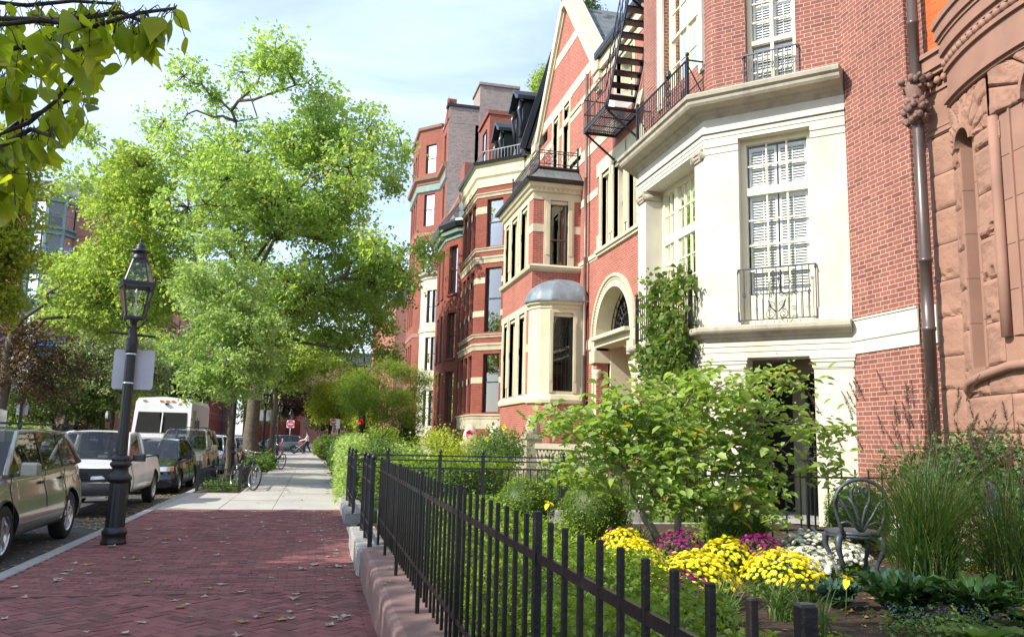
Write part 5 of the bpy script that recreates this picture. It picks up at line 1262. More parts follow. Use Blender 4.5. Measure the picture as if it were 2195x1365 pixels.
def tree(name, label, x, y, z0, hb, tr, lobes, nclump, per, size, leaf, bark='bark', crad=.45, group=None, seed=1, cat='tree', shape='rhomb', limb_k=1.0, up=.15, stems=1, lean=(0, 0), shell=.5, twigs=.35, aspect=.62, berries=None, ztwig=.006):
    rng = np.random.default_rng(seed); t = thing(name, label, cat, (x, y, z0), group); b = MB()
    fork = Vector((x+lean[0], y+lean[1], hb))
    starts = []
    for s in range(stems):
        ox, oy = (0, 0) if stems == 1 else (rng.normal()*tr*2.0, rng.normal()*tr*2.0)
        base = Vector((x+ox*.6, y+oy*.6, z0-.1)); top = fork+Vector((ox*3, oy*3, 0)); H = (top-base).length
        pts = [base.lerp(top, k/7)+Vector((rng.normal(), rng.normal(), 0))*tr*.18*(0 < k < 7) for k in range(8)]
        b.tube(pts, [tr*(1.45 if k == 0 else 1.12 if k == 1 else 1-.045*k) for k in range(8)], 10); starts.append(top)
    C, k = sample_lobes(lobes, nclump, rng, shell)
    paths = {}
    for i, l in enumerate(lobes):
        tgt = Vector(l[:3]); s = min(starts, key=lambda q: (q-tgt).length); rr = tr*.62*limb_k*min(1, .35+max(l[3:6])/6)
        mid = s
        if i > 0 and paths:                      # join a nearby earlier limb
            c = min((p for q in paths.values() for p in q[1:5] if p.z < tgt.z+.2), key=lambda p: (p-tgt).length, default=s)
            if (c-tgt).length < (s-tgt).length*.62: mid = c; rr *= .6
        paths[i] = limb(b, mid, tgt, rr, rr*.22, rng)
    m = int(nclump*twigs)
    for i in range(m):
        p = Vector(C[i]); q = min(paths[int(k[i])][2:], key=lambda a: (a-p).length)
        if (q-p).length > .05: limb(b, q, p, tr*.07*limb_k+ztwig, ztwig, rng, .05, 3, 4)
    b.build('trunk', bark, t)
    P = clump_leaves(C, per, crad, rng)
    ctone = np.repeat(rng.random(nclump), per); tone = np.clip(ctone*.45+rng.random(len(P))*.55, 0, 1)
    leaf_obj('crown', P, size, leaf, t, seed, tone, up=up, shape=shape, aspect=aspect)
    if berries:
        bb = MB()
        for i in range(berries[0]):
            c = P[rng.integers(len(P))]
            for q in range(3): bb.lathe([(.001, -.008), (.009, -.004), (.009, .004), (.001, .009)], tuple(c+rng.normal(size=3)*.015), 6)
        bb.build('berry', berries[1], t)
    return t
def lob(Y, L, dy=1.0, seed=0, layers=1, fl=.85):
    r = random.Random(seed); out = []
    for X, Z, R in L:
        for k in range(layers): out.append((X, Y+(r.uniform(-1, 1)*dy), Z, R*1.05, R*1.25, R*fl))
    return out
BIG = [(-2.2,11.1,1.9),(-4.3,17.9,.9),(-6.6,17.0,1.0),(-7.5,15.3,1.1),(-5.4,16.4,.9),(-2.6,17.2,1.2),(-.6,16.1,1.2),(1.4,14.5,1.2),(3.0,14.7,.8),(2.5,13.0,1.0),(.6,12.4,1.4),(-1.6,14.2,1.5),(-4.0,14.6,1.6),(-6.0,13.7,1.4),(.3,10.2,1.6),(2.0,9.4,1.2),(.1,7.8,1.4),(2.1,7.7,.9),(-1.6,7.9,1.5),(-4.2,11.7,1.6),(-5.5,10.3,1.4),(-2.7,6.4,1.1)]
r_ = random.Random(5); L = lob(37, BIG, 2.6, 3)+lob(37, [(a, c, r*.9) for a, c, r in BIG if r > 1.15], 4.6, 4)
for _ in range(34):
    u_, v_, w_ = r_.gauss(0, .42), r_.gauss(0, .45), r_.uniform(-.9, .8); s_ = sqrt(max(.1, 1-w_*w_)); L.append((-2.0+6.0*u_*s_, 37+5.2*v_*s_, 10.6+6.0*w_, 1.15, 1.25, 1.15))
tree('maple_tree', 'biggest street maple, spreading bright green crown above the parked cars and sidewalk', -2.8, 37.2, 0, 5.2, .33, L, 2200, 36, .18, 'leaf_maple', crad=.42, seed=11, group='street trees', twigs=.5)
LEFT = [(-10.8,8.4,1.2),(-9.3,8.8,1.5),(-11.6,7.3,1.0),(-10.3,6.8,1.3),(-8.3,7.5,1.5),(-8.2,10.6,1.9),(-7.8,12.4,1.4),(-9.4,12.8,1.3),(-10.6,12.3,1.2),(-11.8,13.0,.8),(-9.5,10.4,.7),(-11.9,11.6,.4),(-9.0,8.4,1.8),(-7.4,8.1,1.6),(-10.6,7.9,1.2),(-9.2,6.7,1.2),(-10.3,14.0,.6),(-7.6,6.6,1.1)]
tree('maple_tree', 'broad crowned maple across the street, left of the biggest maple and above the silvery pear', -13.3, 39, 0, 5.5, .28, lob(39, LEFT, 2.4, 5)+lob(39, [l for l in LEFT if l[2] > 1.25], 3.6, 6), 1350, 38, .18, 'leaf_maple_b', crad=.42, seed=12, group='street trees', lean=(.2, 0))
PEAR = [(-2.9,4.7,1.0),(-3.2,7.0,.55),(-3.3,5.9,.8),(-3.9,5.8,.5),(-2.4,6.0,.7),(-2.4,4.6,1.0),(-1.7,4.6,.55),(-3.7,3.7,.75),(-2.5,3.5,1.0),(-1.8,3.5,.6),(-2.8,2.9,.7),(-3.3,2.95,.6),(-2.0,2.9,.6)]
tree('street_tree', 'small young tree with pale green leaves growing inside the low iron guard at the kerb', -2.45, 24.7, 0, 2.0, .085, lob(24.8, PEAR, .7, 7), 560, 44, .105, 'leaf_street', 'bark', crad=.25, seed=13, group='street trees', limb_k=.6)
tree('street_tree', 'second street tree behind the biggest maple with a pale straight trunk', -2.75, 54, 0, 4.4, .2, lob(56, [(-2.8,6.2,1.4),(-4.1,5.6,1.3),(-1.2,6.4,1.3),(.4,6.4,1.1),(-2.1,5.0,1.0),(-3.6,7.3,1.3),(-1.0,7.7,1.4)], 2, 8), 420, 45, .2, 'leaf_maple_b', crad=.5, seed=14, group='street trees')
tree('maple_tree', 'yellow and orange tinged maple at the left edge across the street', -13.4, 24, 0, 4.0, .22, [(-9.4,25,9.3,.9,1.1,.7),(-8.8,25,8.6,.8,.9,.7),(-9.3,25.5,8.1,1,1.1,.8),(-8.9,25,7.5,1,1.1,.8),(-9.3,24.5,6.7,1,1.1,.8),(-8.7,25,6.2,.8,.9,.7),(-9.2,25.3,5.5,1,1.1,.8),(-8.9,25,4.9,.7,.9,.6),(-10.6,25,8.5,1.4,1.6,1.2),(-10.2,24.5,6.2,1.4,1.6,1.2),(-12,24,7,1.8,1.8,1.6),(-12.5,24,9.5,1.6,1.6,1.3)], 760, 46, .15, 'leaf_autumn', crad=.36, seed=15, group='street trees', lean=(1.4, 0))
tree('plum_tree', 'dark purple leaved plum tree behind the left lamp across the street', -14.6, 40, 0, 2.4, .16, lob(40, [(-13.6,5.5,1.3),(-12.4,5.2,1.3),(-11.4,4.4,1.1),(-13.0,3.9,1.4),(-11.9,3.3,1.1),(-15.2,5.0,1.5),(-15.5,3.6,1.3)], 1.3, 10), 320, 45, .14, 'leaf_purple', 'bark_dark', crad=.4, seed=16, stems=2, twigs=.8)
tree('dogwood_tree', 'dark green low tree between the plum and the silvery pear across the street', -12.3, 46, 0, 2.0, .13, lob(46, [(-13.0,3.1,1.3),(-11.4,2.7,1.2),(-14.4,2.6,1.3),(-12.2,4.0,1.0)], 1, 31), 260, 50, .14, 'leaf_dark', 'bark_dark', crad=.4, seed=36, stems=2)
tree('pear_tree', 'silvery grey green tree across the street behind the lamp post sign', -10.8, 46, 0, 2.6, .15, lob(46, [(-11.4,5.9,1.1),(-10.0,5.4,1.4),(-11.7,4.6,1.2),(-9.1,4.9,1.1),(-10.5,4.0,1.3),(-8.7,4.1,.9),(-12.4,5.2,.8)], 1.3, 11), 420, 55, .12, 'leaf_silver', 'bark_dark', crad=.35, seed=17)
tree('garden_tree', 'slender garden tree with open green crown in front of the tall brick house', 2.2, 41, .2, 4.4, .12, lob(41, [(1.6,9.0,.9),(2.3,8.2,.9),(1.0,7.7,.9),(1.7,6.4,.8),(.6,6.0,.8),(2.8,7.1,.8),(3.2,5.4,.7)], 1.2, 12), 260, 42, .15, 'leaf_maple_b', 'bark_dark', crad=.4, seed=18, stems=2)
tree('japanese_maple', 'feathery green Japanese maple with thin dark stems in the second garden', 2.0, 27, .2, 1.5, .05, lob(27, [(2.1,3.7,.45),(1.4,3.2,.65),(2.6,3.6,.5),(3.1,2.9,.55),(2.2,2.7,.7),(1.3,2.5,.55),(3.0,2.2,.5),(.9,2.8,.4),(3.3,3.4,.4),(2.1,2.1,.5)], .8, 13, fl=.6), 520, 60, .075, 'leaf_japanese', 'bark_dark', crad=.26, seed=19, stems=4, aspect=.3, limb_k=.8)
tree('garden_tree', 'bright yellow green tree over the far end of the sidewalk on the right', 1.4, 56, .1, 2.6, .1, lob(56, [(.5,4.1,.95),(1.3,3.3,.9),(.3,3.0,.8),(1.6,4.6,.8),(-.2,3.4,.5),(2.4,4.0,.9),(2.2,5.4,.8)], 1, 14), 330, 55, .13, 'leaf_yellow', 'bark_dark', crad=.38, seed=20)
for i, (x, y, h, r, m, lab) in enumerate([(-3.4, 98, 9.5, 3.0, 'leaf_purple', 'russet brown tree beyond the crossing at the end of the sidewalk'), (1.5, 104, 9, 3.2, 'leaf_dark', 'dark green tree beyond the crossing, right of the russet one'), (-8.5, 112, 12, 4.2, 'leaf_maple_b', 'green tree beyond the crossing behind the white van'), (-14, 92, 10, 3.6, 'leaf_dark', 'dark tree across the street beyond the crossing'), (-14, 62, 9.5, 3.4, 'leaf_maple_b', 'green tree across the street behind the right one of the opposite lamps'), (4.5, 92, 7, 2.4, 'leaf_yellow', 'yellowish tree in front of the pale rose row house'), (-6, 135, 14, 6, 'leaf_dark', 'tall dark tree closing the far end of the street')]):
    r_ = random.Random(i); lb = [(x+r_.uniform(-1, 1)*r*.7, y+r_.uniform(-1, 1)*r*.6, h*.62+r_.uniform(-.28, .3)*h, r*.5, r*.5, r*.42) for _ in range(11)]
    tree('background_tree', lab, x, y, 0, h*.35, .2, lb, 330, 40, .26, m, 'bark_dark', crad=.6, seed=40+i, group='trees beyond')
for i, (x, y, h, lab) in enumerate([(-18.5, 33, 3.2, 'rounded dark green shrub across the street near the left edge'), (-19, 50, 3.0, 'leafy shrub across the street behind the parked pickup'), (-18.5, 57, 2.6, 'bright green shrub by the fence across the street, left of the white van')]):
    lb = [(x+a, y+c, h*e, 1.1, 1.1, h*.3) for a, c, e in ((0, 0, .6), (.9, .8, .45), (-.9, -.7, .45), (.5, -.9, .4))]
    tree('shrub', lab, x, y, .1, .8, .08, lb, 160, 50, .13, 'leaf_dark' if i < 2 else 'leaf_maple_b', 'bark_dark', crad=.4, seed=60+i, cat='shrub', stems=3)
# street trees just outside the left edge of the frame: they shade the pavement
for i, (y, lab) in enumerate([(2.2, 'street maple across the road nearest the camera, out of frame on the left'), (10.4, 'street maple across the road opposite the lamp post, at the left edge')]):
    lb = []
    r_ = random.Random(70+i)
    for _ in range(20):
        a = r_.uniform(-4.6, 4.2); yy_ = r_.uniform(-4.8, 4.8); zt_ = 11.0-max(0, (a+1.0))*.80
        lb.append((-12.3+a, y+yy_*(.9 if y < 10 else .62), r_.uniform(zt_-2.6, zt_-.6), 1.35, 1.35, .95))
    tree('maple_tree', lab, -13.4, y, 0, 4, .25, lb, 1150, 38, .27, 'leaf_maple_b', crad=.7, seed=80+i, group='street trees')
for i, (x, y, lab) in enumerate([(-13.3, 27, 'street maple across the road behind the yellow one, at the left edge'), (-13.4, 49, 'street maple across the road between the pear and the crossing')]):
    r_ = random.Random(170+i); lb = [(x+1.2+r_.uniform(-2.6, 1.0 if y < 30 else 3.2), y+r_.uniform(-3.4, 3.4), r_.uniform(6.6, 10.6), 1.1, 1.1, .7) for _ in range(14)]
    tree('maple_tree', lab, x, y, 0, 4.6, .22, lb, 420, 36, .2, 'leaf_maple_b', crad=.45, seed=90+i, group='street trees')
# overhanging branch, top left: large pointed leaves close to the camera
rng = np.random.default_rng(77); t = thing('overhanging_tree', 'near tree branches with large dark green pointed leaves hanging into the top left corner', 'tree', (-2.3, .6, 0))
b = MB(); b.tube([(-2.3, .6, -.1), (-2.28, .6, 1.5), (-2.35, .65, 3.0), (-2.3, .7, 4.2), (-2.1, .6, 5.6)], [.17, .14, .12, .1, .06], 10)
tips = []
BR = [[(-0.88, 2.13, 2.47),(-0.74, 2.15, 2.52),(-0.58, 2.02, 2.46),(-0.48, 2.02, 2.51),(-0.41, 2.07, 2.56)], [(-0.99, 2.38, 2.61),(-0.71, 2.27, 2.59),(-0.56, 2.17, 2.58),(-0.5, 2.25, 2.59)], [(-1.02, 2.62, 2.34),(-0.85, 2.47, 2.36),(-0.79, 2.47, 2.43),(-0.75, 2.53, 2.56),(-0.69, 2.41, 2.59)], [(-1.06, 2.76, 2.38),(-0.93, 2.65, 2.43),(-0.85, 2.72, 2.52),(-0.76, 2.68, 2.56)], [(-0.82, 2.12, 2.15),(-0.79, 2.14, 2.18),(-0.75, 2.2, 2.25),(-0.67, 2.09, 2.2)], [(-0.92, 2.27, 2.46),(-0.85, 2.35, 2.53),(-0.72, 2.3, 2.51),(-0.58, 2.18, 2.5)], [(-1.0, 2.52, 2.48),(-0.95, 2.58, 2.53),(-0.86, 2.47, 2.5)], [(-1.15, 2.74, 2.84),(-0.97, 2.69, 2.82),(-0.8, 2.56, 2.79),(-0.69, 2.62, 2.83)], [(-0.89, 2.25, 2.13),(-0.79, 2.14, 2.11),(-0.75, 2.13, 2.11)]]
root_ = Vector((-2.32, .68, 3.6)); P = []; D = []
for bi, br in enumerate(BR):
    pts = [Vector(p) for p in br]
    b.tube([root_, root_.lerp(pts[0], .5)+Vector((0, 0, .1)), pts[0]]+pts[1:], [.03, .018, .010]+[.007-.001*i for i in range(len(pts)-1)], 6)
    dense = {0: 52, 1: 48, 2: 30, 3: 24, 4: 34, 5: 40, 6: 36, 7: 50, 8: 34}[bi]
    for k in range(dense):
        f = rng.random()*(len(pts)-1); i = int(f); p = pts[i].lerp(pts[min(i+1, len(pts)-1)], f-i); q = p+Vector(rng.normal(size=3)*.02)
        end = q+Vector((rng.normal()*.015, rng.normal()*.015, -.02-rng.random()*.03)); b.tube([p, q, end], .0014, 3); P.append(end); D.append((rng.normal()*.8, rng.normal()*.8, -1.0))
b_t = b.build('trunk', 'bark_dark', t)
P = np.array([tuple(p) for p in P]); D = np.array(D)
def big_leaves(P, D, size, rng):
    V = []; F = []; T = []
    for p, d in zip(P, D):
        d = Vector(d).normalized(); s = size*(.6+.6*rng.random()); nv = Vector(rng.normal(size=3)); nv = (nv-d*nv.dot(d)).normalized(); w = d.cross(nv); o = len(V)
        prof = [0, .13, .22, .265, .28, .27, .235, .185, .125, .07, .028, 0]; n = len(prof); cv = rng.uniform(-.25, .35); tn = rng.random()
        for i, wd in enumerate(prof):
            a = i/(n-1); c = Vector(p)+d*s*a-nv*(s*cv*a*a); wv = wd*(1+.04*rng.normal())
            V += [tuple(c+w*s*wv+nv*s*wd*.20), tuple(c), tuple(c-w*s*wv+nv*s*wd*.20)]
        for i in range(n-1):
            q = o+i*3; F += [(q, q+1, q+4, q+3), (q+1, q+2, q+5, q+4)]; T += [tn, tn]
    return np.array(V), np.array(F), np.array(T)
V, F_, T_ = big_leaves(P, D, .082, rng); np_mesh('leaves', V, F_, T_, 'leaf_near', t, smooth=True)
# rest of that crown overhead, behind the field of view
rg = np.random.default_rng(78); n = 2600
lb = [(-4.5, .6, 5.3, 2.2, 2.2, 1.2), (-2.2, -.8, 5.6, 2.0, 1.6, 1.2), (-6.2, 2.4, 5.2, 1.7, 1.5, 1.1), (-3.2, 2.0, 5.4, 1.7, 1.5, .9), (-1.0, .2, 5.2, 1.4, 1.6, .9), (-5, -2, 5.5, 2, 2, 1.2), (-4.1, 2.1, 7.0, 1.0, 1.0, .8), (-3.8, 1.4, 7.6, 1.1, 1.1, .8), (-4.8, 1.2, 6.8, 1.2, 1.2, .8), (-3.4, 2.6, 6.6, .9, .8, .7), (-3.2, 1.2, 7.8, 1.0, 1.0, .8)]
C, k = sample_lobes(lb, 620, rg, .2); Pc = clump_leaves(C, 14, .35, rg); leaf_obj('crown', Pc, .16, 'leaf_near', t, 79, up=.3)
b = MB()
for l in lb: limb(b, (-2.3, .68, 4.2), l[:3], .06, .015, rg)
b.build('bough', 'bark_dark', t)
# ---------------------------------------------------------------- garden
# crabapple-like shrub
CR = [(3.6,7.9,1.35,.45,.5,.35),(2.75,7.8,1.55,.45,.5,.22),(2.35,7.9,1.75,.28,.4,.16),(3.2,7.9,1.9,.45,.5,.25),(3.9,7.8,2.0,.5,.5,.24),(4.5,7.8,1.75,.5,.5,.25),(4.9,7.9,2.15,.35,.35,.12),(5.1,7.9,1.35,.4,.45,.22),(4.5,7.9,1.2,.5,.5,.25),(3.0,7.8,1.25,.45,.5,.22),(2.5,7.8,1.2,.3,.4,.16),(3.7,7.6,.95,.5,.4,.18),(4.3,7.7,.85,.45,.4,.16),(5.3,7.9,1.7,.25,.3,.12),(2.9,7.9,1.75,.35,.4,.2),(3.5,8.0,1.65,.5,.5,.25),(4.2,8.0,1.5,.5,.5,.25),(3.3,7.9,.95,.4,.4,.15)]
tree('crabapple_tree', 'low spreading crabapple with gnarled stems, light green leaves and red berries in the front garden', 3.72, 7.88, .33, .78, .052, CR, 330, 15, .10, 'leaf_crab', 'bark_pale', crad=.16, seed=21, shape='oval', stems=2, limb_k=1.15, aspect=.62, berries=(34, 'petal_red'), ztwig=.004, twigs=.9, up=.9, shell=.3)
# clipped box balls
def ball(label, x, y, z, r, mat='leaf_box', n=5200, size=.024, squash=1.0, name='box_ball', group='clipped box balls', core='leaf_dark'):
    rng = np.random.default_rng(int(x*100+y*7)); t = thing(name, label, 'shrub', (x, y, .33), group)
    d = rng.normal(size=(n, 3)); d /= np.linalg.norm(d, axis=1)[:, None]; bump_ = 1+.05*np.sin(d[:, 0]*7+x)+.05*np.sin(d[:, 1]*8+d[:, 2]*6)
    P = np.array([x, y, z])+d*(r*bump_*(.93+.09*rng.random(n)))[:, None]*np.array([1, 1, squash]); P = P[P[:, 2] > .34]
    leaf_obj('foliage', P, size, mat, t, 3, up=.2, dirs=(P-np.array([x, y, z]))/r)
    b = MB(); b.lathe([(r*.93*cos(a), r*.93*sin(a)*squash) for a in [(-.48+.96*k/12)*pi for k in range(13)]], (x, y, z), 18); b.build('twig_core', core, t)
ball('bright clipped box ball left of the crabapple trunk, behind the picket fence', 3.15, 9.05, .70, .40)
ball('small clipped box ball farthest left beside the crabapple, under its left branches', 2.42, 9.5, .72, .33)
ball('shaded clipped box ball behind the crabapple trunk on the right', 4.75, 8.75, .62, .38, 'leaf_hedge')
ball('light clipped box ball seen through the back of the iron chair', 6.2, 8.5, .72, .36)
# low hedge along the picket fence
def hedge(label, x0, x1, y0, y1, z0, z1, n, size, mat, loc=None, name='hedge', wob=.05, cat='hedge', core='leaf_dark'):
    rng = np.random.default_rng(int(abs(x0)*50+y0*13)); t = thing(name, label, cat, loc or ((x0+x1)/2, (y0+y1)/2, z0))
    ax, ay, az = (y1-y0)*(z1-z0), (x1-x0)*(z1-z0), (x1-x0)*(y1-y0); w = np.array([ax, ax, ay, ay, az*1.6]); k = rng.choice(5, n, p=w/w.sum()); U = rng.random((n, 3))
    P = np.array([x0, y0, z0])+U*np.array([x1-x0, y1-y0, z1-z0])
    P[k == 0, 0] = x0; P[k == 1, 0] = x1; P[k == 2, 1] = y0; P[k == 3, 1] = y1; P[k == 4, 2] = z1
    P += rng.normal(size=(n, 3))*size*.7; P[:, 2] += wob*(np.sin(P[:, 0]*5+P[:, 1]*3.1)+np.sin(P[:, 1]*6.3))*((P[:, 2]-z0)/(z1-z0))
    P[:, 0] += wob*np.sin(P[:, 1]*4.3+P[:, 2]*5)
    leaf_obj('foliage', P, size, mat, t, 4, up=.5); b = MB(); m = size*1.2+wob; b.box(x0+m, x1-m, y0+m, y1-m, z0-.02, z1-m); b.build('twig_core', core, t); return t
hedge('low clipped box hedge running behind the nearest picket fence', .98, 1.75, 1.6, 9.6, .33, .80, 30000, .032, 'leaf_hedge')
hedge('shorter bright box hedge inside the low one, in front of the box balls', 1.9, 2.25, 4.6, 9.4, .33, .66, 8000, .032, 'leaf_box')
ivy = hedge('thick pale green ivy and climber spilling over the fence beyond the granite kerb', .62, .98, 17.3, 23, .05, 1.32, 11000, .07, 'leaf_street', wob=.09, name='ivy', cat='climber')
hedge('box hedge on the far side of the path behind the black cross fence', 1.1, 3.6, 15.2, 16.0, .25, 1.02, 6000, .05, 'leaf_box')
hedge('long leafy hedge beside the pavement farther down the street', .75, 1.3, 24, 47, .1, 1.25, 9000, .11, 'leaf_rose', wob=.12)
def bush(label, x, y, z0, r, h, mat, n=2600, size=.06, name='shrub', seed=1, blooms=None, group=None, bark='bark_dark', shape='rhomb'):
    rr = random.Random(seed*7+3); lb = [(x+rr.uniform(-1, 1)*r*.6, y+rr.uniform(-1, 1)*r*.6, z0+h*(.25+.6*rr.random()), r*.42, r*.42, h*.22) for _ in range(9)]
    t = tree(name, label, x, y, z0, z0+h*.3, .02+.01*h, lb, n//20, 20, size, mat, bark, crad=.16+.08*r, seed=seed, cat='shrub', stems=3, limb_k=.7, group=group, ztwig=.004, shape=shape)
    if blooms:
        rng = np.random.default_rng(seed+5)
        for i in range(blooms[0]):
            c = Vector((x+rng.normal()*r*.5, y+rng.normal()*r*.4, z0+h*(.75+.35*rng.random()))) if len(blooms) < 4 else Vector(blooms[3][i])
            Pp = np.array([tuple(c)]*22)+rng.normal(size=(22, 3))*.012*blooms[2]; leaf_obj('bloom', Pp, .05*blooms[2], blooms[1], t, i+3, up=.1, shape='oval', aspect=.9)
    return t
bush('glossy dark holly bush in front of the brownstone, right of the chair', 6.6, 7.0, .33, .95, 1.45, 'leaf_holly', 9000, .055, 'holly_bush', 5)
bush('lime yellow shrub in the second garden behind the cross fence', 3.6, 21.5, .25, 1.0, 1.6, 'leaf_lime', 6000, .07, seed=6)
bush('green shrub with pink blossom left of the cream stoop posts', 4.3, 20.3, .25, .8, 1.25, 'leaf_rose', 4200, .07, seed=7, blooms=(1, 'petal_pink', 1.6, [(3.1, 16.9, 1.62)]))
bush('loose rose bush with one dark red bloom above the hedge beside the ball finial fence', 1.2, 18.5, .25, .6, 1.2, 'leaf_rose', 2600, .06, seed=8, blooms=(1, 'petal_red', 1.5, [(.98, 19.5, 1.83)]))
bush('climbing rose tangle with yellow buds in front of the cream stoop posts', 3.9, 18.0, .25, .75, 1.5, 'leaf_rose', 3200, .06, seed=9, blooms=(3, 'petal_yellow', 1.0, [(4.0, 17.6, 1.75), (4.3, 18.1, 1.6), (3.6, 17.5, 1.5)]))
bush('pale green shrub behind the ball finials by the path opening', 1.9, 19.0, .25, .7, 1.1, 'leaf_street', 3600, .07, seed=10)
bush('feathery green plants just behind the black cross fence', 2.4, 15.3, .25, .7, .75, 'leaf_rose', 3000, .05, seed=41)
bush('leafy plants at the right end of the black cross fence', 4.7, 15.2, .25, .8, .95, 'leaf_rose', 3600, .06, seed=42)
bush('rounded shrub in the garden beyond the gabled house stoop', 2.6, 29.5, .25, 1.1, 1.7, 'leaf_box', 3600, .09, seed=43)
bush('dark shrub at the foot of the banded bay', 5.0, 31.0, .25, 1.1, 1.6, 'leaf_dark', 3600, .09, seed=44)
bush('broad shrub under the cream bow front', 4.2, 46.0, .25, 1.6, 1.9, 'leaf_maple_b', 3600, .14, seed=45)
ball('round clipped yew beside the far end of the sidewalk', .55, 50.0, .75, .75, 'leaf_box', 5200, .07, 1.0, 'clipped_yew', None)
tree('fig_vine', 'small conifer like shrub in front of the white basement windows', 4.2, 39, .2, .5, .06, [(4.2, 39, 1.5, .5, .5, 1.0)], 100, 30, .1, 'leaf_dark', 'bark_dark', seed=46, cat='shrub')
for i, (x, y, z, lab) in enumerate([(8.6, 31.6, 16.6, 'green roof plant above the mansard gutter beside the party wall'), (9.0, 26.9, 17.2, 'roof top conifer standing behind the gable apex'), (8.6, 33.0, 16.9, 'roof plant trailing over the mansard hood')]):
    tree('roof_plant', lab, x, y, z-.8, z-.2, .03, [(x, y, z+.25, .3, .3, .45), (x+.1, y-.2, z-.1, .3, .3, .3)], 50, 30, .1, 'leaf_maple_b' if i != 1 else 'leaf_dark', 'bark_dark', crad=.25, seed=50+i, cat='plant')
# climbing vine on the limestone bay
rng = np.random.default_rng(30); t = thing('climbing_vine', 'leafy vine climbing the iron balcony and limestone front of the nearest bay', 'climber', (5.9, 13.6, .33))
b = MB(); C = []
for k in range(16):
    y = 12.5+1.5*rng.random(); zt = 4.25 if k % 3 else 4.45; pts = [(5.95, y, .33)]; z = .33
    while z < zt: z += .35; y = min(14.1, max(12.35, y+rng.normal()*.13)); pts.append((5.93-.04*rng.random(), y, z)); 
    b.tube(pts, [.018*(1-i/len(pts)*.7) for i in range(len(pts))], 5)
    for p in pts:
        for _ in range(5): C.append((p[0]-.08+rng.normal()*.08, p[1]+rng.normal()*.18, p[2]+rng.normal()*.15))
b.build('stem', 'bark_dark', t); C = np.array(C); C = C[(C[:, 2] < 4.45) & (C[:, 1] > 12.2) & (C[:, 1] < 14.5) & (rng.random(len(C)) < np.where(C[:, 2] > 3.3, .35, .8))]
extra = np.stack([5.86+.08*rng.normal(size=200), 13.3+.5*rng.normal(size=200), np.clip(2.4+.6*rng.normal(size=200), .8, 4.3)], 1); extra = extra[(extra[:, 1] < 14.1) & (extra[:, 1] > 12.2)]; C = np.concatenate([C, extra])
leaf_obj('foliage', clump_leaves(C, 11, .14, rng), .10, 'leaf_vine', t, 31, shape='oval', aspect=.85, up=.1)
# chrysanthemums
def mum(label, x, y, r, h, petal, group, name='chrysanthemum', nh=150, hs=.038):
    rng = np.random.default_rng(int(x*91+y*37)); t = thing(name, label, 'flowers', (x, y, .33), group)
    n = 1500; d = rng.normal(size=(n, 3)); d /= np.linalg.norm(d, axis=1)[:, None]; d[:, 2] = np.abs(d[:, 2]); P = np.array([x, y, .33])+d*np.array([r, r, h])*.9*(.6+.4*rng.random(n))[:, None]
    leaf_obj('foliage', P, .04, 'leaf_rose', t, 3, up=.4)
    C = []; N = []
    for i in range(nh):
        a = 2.39996*i; q = sqrt((i+.5)/nh)*1.02; z = sqrt(max(0, 1-q*q*.82)); C.append((x+r*q*cos(a)+rng.normal()*.012, y+r*q*sin(a)+rng.normal()*.012, .33+h*z+rng.normal()*.016)); N.append((q*cos(a)*.9, q*sin(a)*.9, z+.25))
    C = np.array(C); N = np.array(N); N /= np.linalg.norm(N, axis=1)[:, None]
    V = []; F = []; T = []; m = 11
    for c, nv in zip(C, N):
        nv = Vector(nv+rng.normal(size=3)*.25).normalized(); u = nv.orthogonal().normalized(); w = nv.cross(u); s = hs*(.75+.5*rng.random()); tn = rng.random()
        for ring, (rr, lift, ph) in enumerate(((1.0, .0, 0), (.62, .35, .28))):
            for k in range(m):
                a = 2*pi*k/m+ph; dr = u*cos(a)+w*sin(a); sd_ = w*cos(a)-u*sin(a); o = len(V); c_ = Vector(c)+nv*s*lift*.5
                V += [tuple(c_), tuple(c_+dr*s*rr*.6+sd_*s*.17+nv*s*.10), tuple(c_+dr*s*rr+nv*s*(.02+lift*.2)), tuple(c_+dr*s*rr*.6-sd_*s*.17+nv*s*.10)]; F.append((o, o+1, o+2, o+3)); T.append(tn)
    np_mesh('blooms', np.array(V), np.array(F), np.array(T), petal, t)
Y_, Pp_, W_g = 'yellow chrysanthemums', 'purple chrysanthemums', 'white chrysanthemums'
mum('large yellow chrysanthemum mound front centre of the bed, left of the mulch', 2.78, 5.75, .34, .36, 'petal_yellow', Y_, nh=420, hs=.022)
mum('yellow chrysanthemum mound left of centre behind the pickets, below the purple one', 2.60, 6.50, .29, .36, 'petal_yellow', Y_, nh=330, hs=.021)
mum('smaller yellow chrysanthemum mound farthest left, beside purple blooms', 2.85, 7.4, .25, .36, 'petal_yellow', Y_, nh=240, hs=.021)
mum('wide yellow chrysanthemum mound at the right end of the yellow ones, beside the mulch', 3.66, 5.98, .33, .34, 'petal_yellow', Y_, nh=420, hs=.022)
mum('yellow chrysanthemum mound in the middle, between the two purple mounds', 3.62, 6.85, .27, .33, 'petal_yellow', Y_, nh=270, hs=.021)
mum('purple chrysanthemum mound at the back left behind the small yellow one', 3.05, 8.0, .22, .30, 'petal_purple', Pp_, nh=250, hs=.019)
mum('purple chrysanthemum mound left of the crabapple trunk', 3.35, 7.25, .25, .36, 'petal_purple', Pp_, nh=250, hs=.019)
mum('purple chrysanthemum mound right of the crabapple trunk, next to the white ones', 4.12, 7.15, .28, .33, 'petal_purple', Pp_, nh=260, hs=.019)
mum('purple chrysanthemum mound at the left end behind the pickets', 2.16, 6.6, .2, .30, 'petal_purple', Pp_, nh=180, hs=.019)
